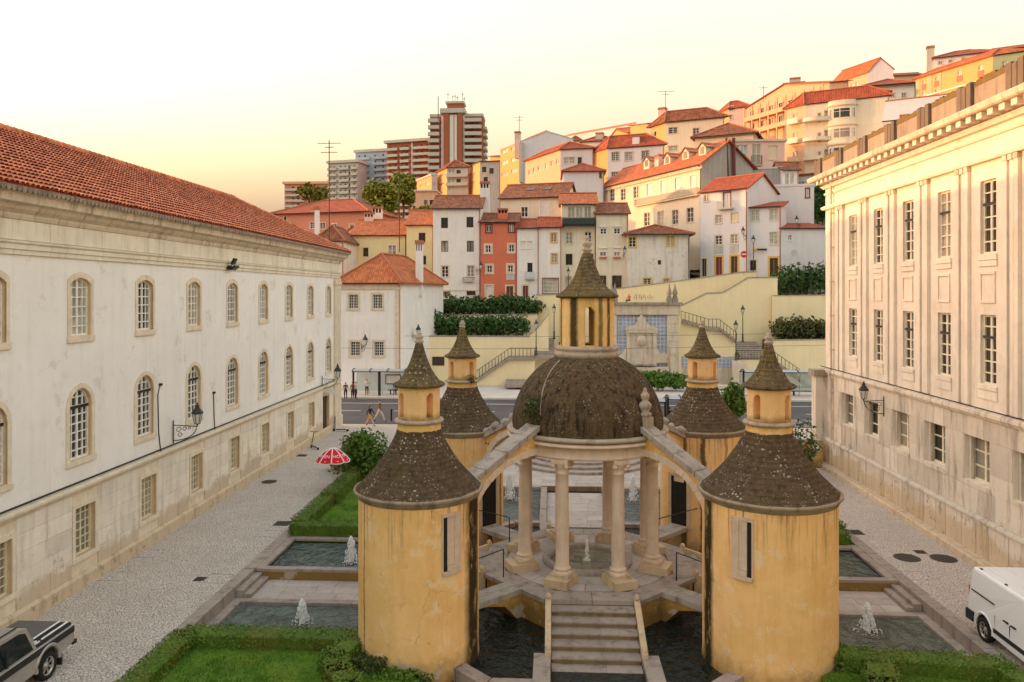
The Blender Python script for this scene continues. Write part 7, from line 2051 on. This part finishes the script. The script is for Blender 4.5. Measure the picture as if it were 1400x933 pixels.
# ------------------------------------------------------------------ scooters
def scooter(label, p, rz, lean=0.0, mt='sash'):
    T = thing('kick_scooter', label, 'scooter', tuple(p), rz, group='electric scooters'); T.rotation_euler = (lean, 0, rz)
    m = MB(); m.box(-.45,.35,-.08,.08,.12,.17); m.build('deck', M['iron'], T)
    m = MB(); m.tube(((.42,0,.15),(.52,0,.3),(.42,0,1.08)), .03, 6); m.build('stem', M[mt], T)
    m = MB(); m.tube(((.42,-.26,1.08),(.42,.26,1.08)), .022, 6); m.build('handlebar', M['iron'], T)
    for x in (.52,-.5):
        m = MB(); n = 16; v0 = [Vector((x+.11*math.cos(2*PI*i/n), -.03, .11+.11*math.sin(2*PI*i/n))) for i in range(n)]; v1 = [q+Vector((0,.06,0)) for q in v0]
        m.idx(v0+v1, [tuple(range(n)), tuple(range(2*n-1,n-1,-1))]+[(i,n+i,n+(i+1)%n,(i+1)%n) for i in range(n)]); m.build('wheel', M['iron'], T)
    m = MB(); m.tube(((.36,0,.14),(.55,0,.2),(.55,0,.11)), .025, 6, 0); m.box(-.55,-.4,-.05,.05,.16,.22); m.build('fork', WHT, T)
scooter('black scooter leaning beside the white building wall', atZ(430,614), 2.3, .15, 'iron')
scooter('white scooter parked beside the far corner of the white building', atZ(466,590), PI, -.05, 'iron')
# ------------------------------------------------------------------ vehicles
CARW = N('white_van_paint'); CARW.b.inputs['Coat Weight'].default_value = .6; VW = CARW.done(CARW.mix(CARW.ramp(CARW.noise(.8,5),.4,.7),(.84,.85,.86),(.80,.81,.82)), .35, .5)
CARG = N('silver_pickup_paint'); VG = CARG.done(CARG.mix(CARG.ramp(CARG.noise(1.5,5),.4,.7),(.42,.38,.35),(.36,.33,.30)), .35, .5, .35)
CARB = N('dark_pickup_paint'); VB_ = CARB.done((.03,.035,.038), .22, .6, .2)
CGL = N('car_glass'); VGL = CGL.done((.012,.02,.022), .06, .7)
RUB = plain('tyre_rubber', (.022,.021,.02), .9, .2); RIM = plain('alloy_rim', (.52,.50,.47), .35, .5, .7); BLK = plain('black_plastic', (.025,.025,.026), .6, .3)
def arc(cx, cz, r, a0, a1, n): return [(cx+r*math.cos(a0+(a1-a0)*i/n), cz+r*math.sin(a0+(a1-a0)*i/n)) for i in range(n+1)]
def shell(name, prof, w, mt, T, tumble, bev=.06, zt0=.95):
    """side profile (along, height) given clockwise, carried across the width with rounded shoulders and leaning sides"""
    m = MB(); n = len(prof)
    cx = sum(p[0] for p in prof)/n; cz = sum(p[1] for p in prof)/n
    ins = lambda z: tumble*max(0, z-zt0)
    rings = []
    for (f, dx) in ((1-bev*.9, 0), (1-bev*.25, bev*.35), (1.0, bev)):
        rings.append([(p, f, dx) for p in prof])
    V = []
    for sgn in (-1, 1):
        for ring in (rings if sgn < 0 else rings[::-1]):
            for (p, f, dx) in ring:
                zz = cz+(p[1]-cz)*(f if p[1] > cz else 1); yy = cx+(p[0]-cx)*(1-(1-f)*.35)
                V.append((sgn*(w/2-dx-ins(p[1])), yy, zz))
    k = 6; F_ = []
    for r in range(k-1):
        for i in range(n): F_.append((r*n+i, r*n+(i+1)%n, (r+1)*n+(i+1)%n, (r+1)*n+i))
    F_.append(tuple(range(n-1,-1,-1))); F_.append(tuple(range((k-1)*n, k*n)))
    m.idx(V, F_, 0)
    o = m.build(name, mt, T)
    return o
def wheel(T, x, y, z, r, w, side):
    m = MB(); Rr_ = Matrix.Translation((x,y,z)) @ Matrix.Rotation(side*PI/2, 4, 'Y')
    def L(prof, mt): 
        b = MB(); b.lathe(prof, 28); 
        m2 = MB(); m2.idx([Rr_ @ Vector(v) for v in b.v], b.f, mt, True); return m2
    t = L([(r*.66,-w/2),(r*.93,-w/2),(r,-w*.3),(r,w*.3),(r*.93,w/2),(r*.68,w/2),(r*.66,w*.42)], 0)
    wh = MB(); wh.box(0,0,0,0,0,0); 
    hub = L([(0,w*.30),(r*.16,w*.32),(r*.17,w*.22),(r*.3,w*.10)], 0); root = hub.build('wheel', RIM, T)
    t.build('tyre', RUB, root)
    m = L([(r*.67,w*.42),(r*.62,w*.44),(r*.58,w*.2)], 0)
    for k in range(6):
        a = k*PI/3; 
        for dv in (-.1,.1):
            v = [Rr_ @ Vector(q) for q in ((r*.12*math.cos(a+dv*2),r*.12*math.sin(a+dv*2),w*.28),(r*.6*math.cos(a+dv),r*.6*math.sin(a+dv),w*.36),(r*.6*math.cos(a+dv+.16),r*.6*math.sin(a+dv+.16),w*.36),(r*.12*math.cos(a+dv*2+.3),r*.12*math.sin(a+dv*2+.3),w*.28))]
            m.face(v); m.face(v[::-1])
    m.build('rim', RIM, root)
    d = L([(0,-w*.1),(r*.66,-w*.1)], 0); d.build('brake_disc', BLK, root)
# van: local +y towards its tail, side seen is -x
VT = thing('delivery_van', 'white panel van parked at the right edge of the picture', 'van', (13.78, 21.65, 0))
y1, y0 = 2.45, -2.55
wr = .36
vp = [(y0+.1,.36),(y0,.55),(y0+.05,.95),(y0+.35,1.12),(y0+1.35,1.72),(y0+1.75,1.90),(y0+2.4,1.96),(y1-.12,1.95),(y1-.05,1.86),(y1,1.0),(y1+.03,.62),(y1,.38)]
vp = vp[:] + [(y1-.42,.34)] + arc(y1-.86,.36,.43,0,PI,9)[:] + [(y0+1.33,.30)] + arc(y0+.9,.36,.43,0,PI,9)
shell('body', vp, 2.0, VW, VT, .10, .07, .9)
for sy in (y1-.86, y0+.9):
    for sx in (-1, 1):
        wheel(VT, sx*.90, sy, .345, .345, .22, sx)
        m = MB(); m.box(sx*.75-.18,sx*.75+.13 if sx>0 else sx*.75+.18,sy-.41,sy+.41,.34,.78); m.build('wheel_well', BLK, VT)
        m = MB(); pts = arc(sy,.36,.46,0,PI,14); m.tube([(sx*.985,q[0],q[1]) for q in pts], .035, 6); m.build('wheel_arch', VW, VT)
m = MB(); m.box(-1.02,1.02,y1-.10,y1+.07,.34,.62); m.box(-1.03,-.9,y1-.36,y1+.02,.36,.66); m.build('rear_bumper', BLK, VT)
m = MB(); m.box(-.985,-.955,y1-1.35,y1-.18,1.28,1.31); m.build('door_rail', BLK, VT)
m = MB(); m.box(-1.012,-.985,y1-3.4,y1-1.38,.50,.62); m.build('side_moulding', BLK, VT)
for yy in (y1-1.95, y1-2.3):
    m = MB(); m.box(-1.01,-.97,yy-.10,yy+.10,1.02,1.06); m.build('door_handle', BLK, VT)
for yy in (y1-1.42, y1-2.12, y1-3.1):
    m = MB(); m.box(-.990,-.9,yy-.003,yy+.003,.44,1.0); m.build('door_gap', BLK, VT)
for sx in (-1,1):
    m = MB(); m.box(sx*.90-.05,sx*.90+.05,y1-.06,y1+.02,.85,1.35); m.build('tail_light', RED, VT)
    m = MB(); m.box(sx*.9-.02,sx*.9+.02,y0+1.35,y0+2.0,1.2,1.62); m.build('window', VGL, VT)
m = MB(); m.box(-.75,.75,y1-.01,y1+.03,1.15,1.7); m.build('rear_window', VGL, VT)
m = MB(); m.slab(((-.8,y0+.5,1.24),(.8,y0+.5,1.24),(.7,y0+1.42,1.79),(-.7,y0+1.42,1.79)), .01); m.build('windscreen', VGL, VT)
for x in (-.55,0,.55):
    m = MB(); m.box(x-.03,x+.03,y0+2.3,y1-.3,1.962,1.975); m.build('roof_bead', VW, VT)
for yy in (y1-.35,y1-1.6):
    m = MB(); m.box(-.80,-.74,yy-.04,yy+.04,1.955,1.98); m.build('roof_plug', BLK, VT)
# pickup, tail to +y
PT = thing('pickup_truck', 'silver pickup truck with dark hard bed cover below the long white building', 'pickup', (-14.3, 18.28, 0))
y1, y0 = 2.5, -2.5
pp = [(y0+.05,.42),(y0,.62),(y0+.03,.86),(y0+1.3,.98),(y0+1.35,.985),(y1-.05,.985),(y1,.9),(y1,.55),(y1-.1,.5)] + [(y1-.55,.46)] + arc(y1-1.12,.42,.44,0,PI,9) + [(y0+1.32,.36)] + arc(y0+.88,.42,.44,0,PI,9)
shell('body', pp, 1.74, VG, PT, .04, .05, .7)
cab = [(y0+1.25,.99),(y0+1.95,1.62),(y0+2.3,1.70),(y1-1.95,1.69),(y1-1.68,1.60),(y1-1.48,.99)]
shell('cab', cab, 1.66, VG, PT, .22, .06, .95)
m = MB(); m.box(-.79,.79,y1-1.46,y1-.02,.99,1.05); m.build('bed_cover', BLK, PT)
CV_ = plain('bed_cover_grey', (.12,.105,.10), .6, .4)
m = MB(); m.prism([(-.70,y1-1.40),(.44,y1-1.40),(.44,y1-.1),(-.70,y1-.1)], 1.05, 1.10); m.build('bed_lid', CV_, PT)
for x in (.50,.74):
    m = MB(); m.tube(((x,y1-1.2,1.10),(x,y1-.1,1.10)), .025, 6); m.build('lid_rail', WHT, PT)
for k in range(3):
    m = MB(); m.box(.52+k*.09,.56+k*.09,y1-1.44,y1-1.26,1.06,1.09); m.build('vent_rib', WHT, PT)
for sx in (-1, 1):
    m = MB(); m.box(sx*.872-.012,sx*.872+.012,y1-1.5,y1-.02,.80,.965); m.build('side_stripe', BLK, PT)
    m = MB(); m.box(sx*.872-.012,sx*.872+.012,y0+1.3,y1-1.5,.80,.965); m.build('side_stripe', BLK, PT)
    v = [(y0+1.5,1.03),(y0+2.05,1.54),(y0+2.3,1.6),(y1-2.0,1.59),(y1-1.8,1.52),(y1-1.64,1.03)]
    m = MB(); m.face([(sx*(.842-.22*max(0,q[1]-.95)), q[0], q[1]) for q in (v if sx < 0 else v[::-1])]); m.build('window', VGL, PT)
    m = MB(); m.box(sx*.84-.012,sx*.84+.012,y0+2.35,y0+2.42,1.02,1.55); m.build('door_pillar', BLK, PT)
    m = MB(); m.box(sx*.80-.03,sx*.80+.04,y1-.07,y1+.02,.6,.92); m.build('tail_light', RED, PT)
    for sy in (y1-1.12, y0+.88):
        wheel(PT, sx*.77, sy, .36, .36, .24, sx)
        m = MB(); pts = arc(sy,.42,.47,-.1,PI+.1,14); m.tube([(sx*.86,q[0],q[1]) for q in pts], .055, 6); m.build('wheel_arch', VG, PT)
        m = MB(); m.box(min(sx*.5,sx*.78),max(sx*.5,sx*.78),sy-.42,sy+.42,.36,.86); m.build('wheel_well', BLK, PT)
    m = MB(); m.box(sx*.8-.1,sx*.8+.1,y1-.62,y1-.58,.14,.45); m.build('mud_flap', BLK, PT)
m = MB(); m.box(-.85,.85,y1-.02,y1+.14,.42,.52); m.build('rear_bumper', BLK, PT)
m = MB(); m.slab(((-.78,y0+1.4,1.0),(.78,y0+1.4,1.0),(.68,y0+1.93,1.58),(-.68,y0+1.93,1.58)), .01); m.build('windscreen', VGL, PT)
m = MB(); m.box(-.6,.6,y1-1.66,y1-1.6,1.12,1.5); m.build('rear_window', VGL, PT)
for x in (-.6,.6):
    m = MB(); m.tube(((x,y0+2.2,1.74),(x,y1-1.95,1.74)), .02, 6); m.build('roof_rail', BLK, PT)
# ------------------------------------------------------------------ people
SKIN = plain('skin', (.50,.30,.20), .6, .3); HAIR = plain('dark_hair', (.025,.017,.012), .7, .3); SHOE = plain('dark_shoes', (.03,.027,.025), .7, .3)
def cloth(n, c): return plain(n, c, .9, .15)
def person(label, p, rz, top, leg, pose='stand', sleeves=True, legskin=False, hair=HAIR, h=1.72, group=None, step=0.0, bag=None, long_hair=False, armpose=None):
    k = h/1.72
    V, E_, R, Mx = [], [], [], []
    def add(q, r, parent=None, mat=0):
        V.append(Vector(q)*k); R.append(r*k)
        if parent is not None: E_.append((parent, len(V)-1)); Mx.append(mat)
        return len(V)-1
    sit = pose == 'sit'
    pz = .50 if sit else .92
    pel = add((0,0,pz), .125)
    wai = add((0,.0,pz+.18), .115, pel, 1)
    che = add((0,.0 if not sit else .03,pz+.38), .14, wai, 1)
    nck = add((0,.01,pz+.53), .055, che, 1)
    hd0 = add((0,.03,pz+.60), .065, nck, 3); hd1 = add((0,.03,pz+.67), .092, hd0, 3); hd2 = add((0,.015,pz+.75), .085, hd1, 4)
    add((0,.12,pz+.645), .018, hd1, 3)
    if long_hair: a = add((0,-.06,pz+.66), .07, hd1, 4); add((0,-.09,pz+.50), .05, a, 4)
    for sx in (-1, 1):
        st = step*sx
        hip = add((sx*.09,0,pz-.05), .095, pel, 2)
        if sit: kn = add((sx*.11,.42,pz-.02), .07, hip, 2); an = add((sx*.11,.44,.09), .045, kn, 2); add((sx*.12,.58,.045), .038, an, 5)
        else:
            kn = add((sx*.10,st*.24+.03,.50), .066, hip, 2); 
            ya = st*.42-(.05 if st < 0 else 0); za = .09 + (.08 if st < 0 else 0)
            an = add((sx*.10,ya,za), .045, kn, 3 if legskin else 2); add((sx*.12,ya+.15,.042 if st >= 0 else .06), .038, an, 5)
        sh = add((sx*.175,.0,pz+.47), .062, che, 1)
        mA = 1 if sleeves else 3
        if armpose == 'up' : el = add((sx*.24,.10,pz+.25), .045, sh, mA); wr_ = add((sx*.10,.28,pz+.36), .034, el, 3)
        elif sit: el = add((sx*.23,.08,pz+.22), .045, sh, mA); wr_ = add((sx*.14,.32,pz+.12), .034, el, mA)
        else: el = add((sx*.24,-st*.16,pz+.21), .045, sh, mA); wr_ = add((sx*.25,-st*.26+.06,pz-.02), .033, el, mA)
        d = (V[wr_]-V[el]).normalized(); s_ = Vector((0,1,0)) if abs(d.y) < .7 else Vector((0,0,1))
        pm = add((V[wr_]/k+d*.07), .030, wr_, 3)
        for f in range(4): 
            q = V[pm]/k+d*.045+s_*(f-1.5)*.021; a = add(q, .010, pm, 3); add(q+d*(.04-.006*abs(f-1.3))+Vector((-sx*.012,0,0)), .008, a, 3)
        q = V[wr_]/k+d*.04+s_*.04; add(q+d*.03, .010, wr_, 3)
    me = bpy.data.meshes.new('body'); me.from_pydata([tuple(v) for v in V], E_, [])
    o = bpy.data.objects.new('body', me); COL.objects.link(o)
    sk = o.modifiers.new('skin', 'SKIN'); sb = o.modifiers.new('sub', 'SUBSURF'); sb.levels = 1; sb.render_levels = 1
    for i, sv in enumerate(me.skin_vertices[0].data): sv.radius = (R[i], R[i]*(.78 if i in (1,2) else 1)); sv.use_root = (i == 0)
    dg = bpy.context.evaluated_depsgraph_get(); ev = o.evaluated_get(dg)
    nm = bpy.data.meshes.new_from_object(ev); bpy.data.objects.remove(o)
    mats = [leg, top, leg, SKIN, hair, SHOE]
    nm.materials.clear()
    for x in mats: nm.materials.append(x)
    for pl in nm.polygons:
        c = pl.center; best = 9; bi = 0
        for (e, mt) in zip(E_, Mx):
            a, b = V[e[0]], V[e[1]]; ab = b-a; t = max(0, min(1, (c-a).dot(ab)/max(1e-9, ab.length_squared)))
            dd = (c-a-ab*t).length - .5*(R[e[0]]+(R[e[1]]-R[e[0]])*t)
            if dd < best: best = dd; bi = mt
        if bi == 3 and c.z > (pz+.68)*k: bi = 4
        if bi in (3,) and c.z > (pz+.58)*k and c.y < .0: bi = 4
        pl.material_index = bi; pl.use_smooth = True
    P_ = link('person', nm); P_.location = p; P_.rotation_euler = (0,0,rz)
    tag(P_, label, 'person', group)
    return P_
BLACKC = cloth('black_cloth', (.022,.022,.025)); NAVY = cloth('navy_cloth', (.03,.035,.06)); WHC = cloth('white_cloth', (.72,.71,.70)); PKC = cloth('pale_pink_cloth', (.62,.45,.44)); GRC = cloth('grey_cloth', (.22,.21,.22)); YEL = cloth('yellow_cloth', (.48,.29,.06)); BRN = cloth('brown_cloth', (.16,.09,.06)); REDC = cloth('red_cloth', (.65,.08,.07)); LGR = cloth('light_grey_cloth', (.50,.47,.45))
person('woman in black jacket and yellow shorts walking across the plaza', (*atZ(506,583,0)[:2],0), -PI/2-.2, BLACKC, YEL, step=.9, legskin=True, long_hair=True, h=1.68)
person('man in brown jacket and light grey trousers walking beside the woman', (*atZ(519,577,0)[:2],0), -PI/2-.2, BRN, LGR, step=-.9, h=1.80)
person('person in white top standing inside the left bus shelter', (*atZ(501.5,541,.02)[:2],.02), PI+.4, WHC, BLACKC, armpose='up', h=1.75)
person('person in dark clothes waiting at the left post of the bus shelter', (*atZ(482,545.5,.02)[:2],.02), .8, BRN, NAVY, h=1.70)
person('person in pale top waiting beside the left shelter post', (*atZ(486,545.5,.02)[:2],.02), -.9, PKC, NAVY, h=1.74)
person('person in dark red jacket half hidden by the building corner', (*atZ(472.5,546,.02)[:2],.02), .4, BRN, BLACKC, h=1.7)
sb_ = atZ(536,543,.02); person('person in grey sitting on the bench of the left bus shelter', (sb_.x, 76.95, .02), PI, GRC, NAVY, 'sit')
q = atY(915.5,572,58.0); person('person in black shirt standing in the near bus shelter', (q.x, 58.0, 0), .3, BLACKC, BLACKC, h=1.8)
q = atY(860.5,418,87.0); T = thing('viewing_ledge', 'stone ledge behind the cornice of the wall fountain', 'ledge', (q.x, 87.2, 0)); m = MB(); a, b = atY(836,416,87.0), atY(930,416,87.0); m.box(a.x, b.x, 86.4, 92.0, .02, a.z); m.build('ledge', M['retain'], T, T.location)
person('person in red top on the ledge above the wall fountain', (q.x, 87.2, a.z), PI*.7, REDC, BLACKC, 'sit', h=1.6)
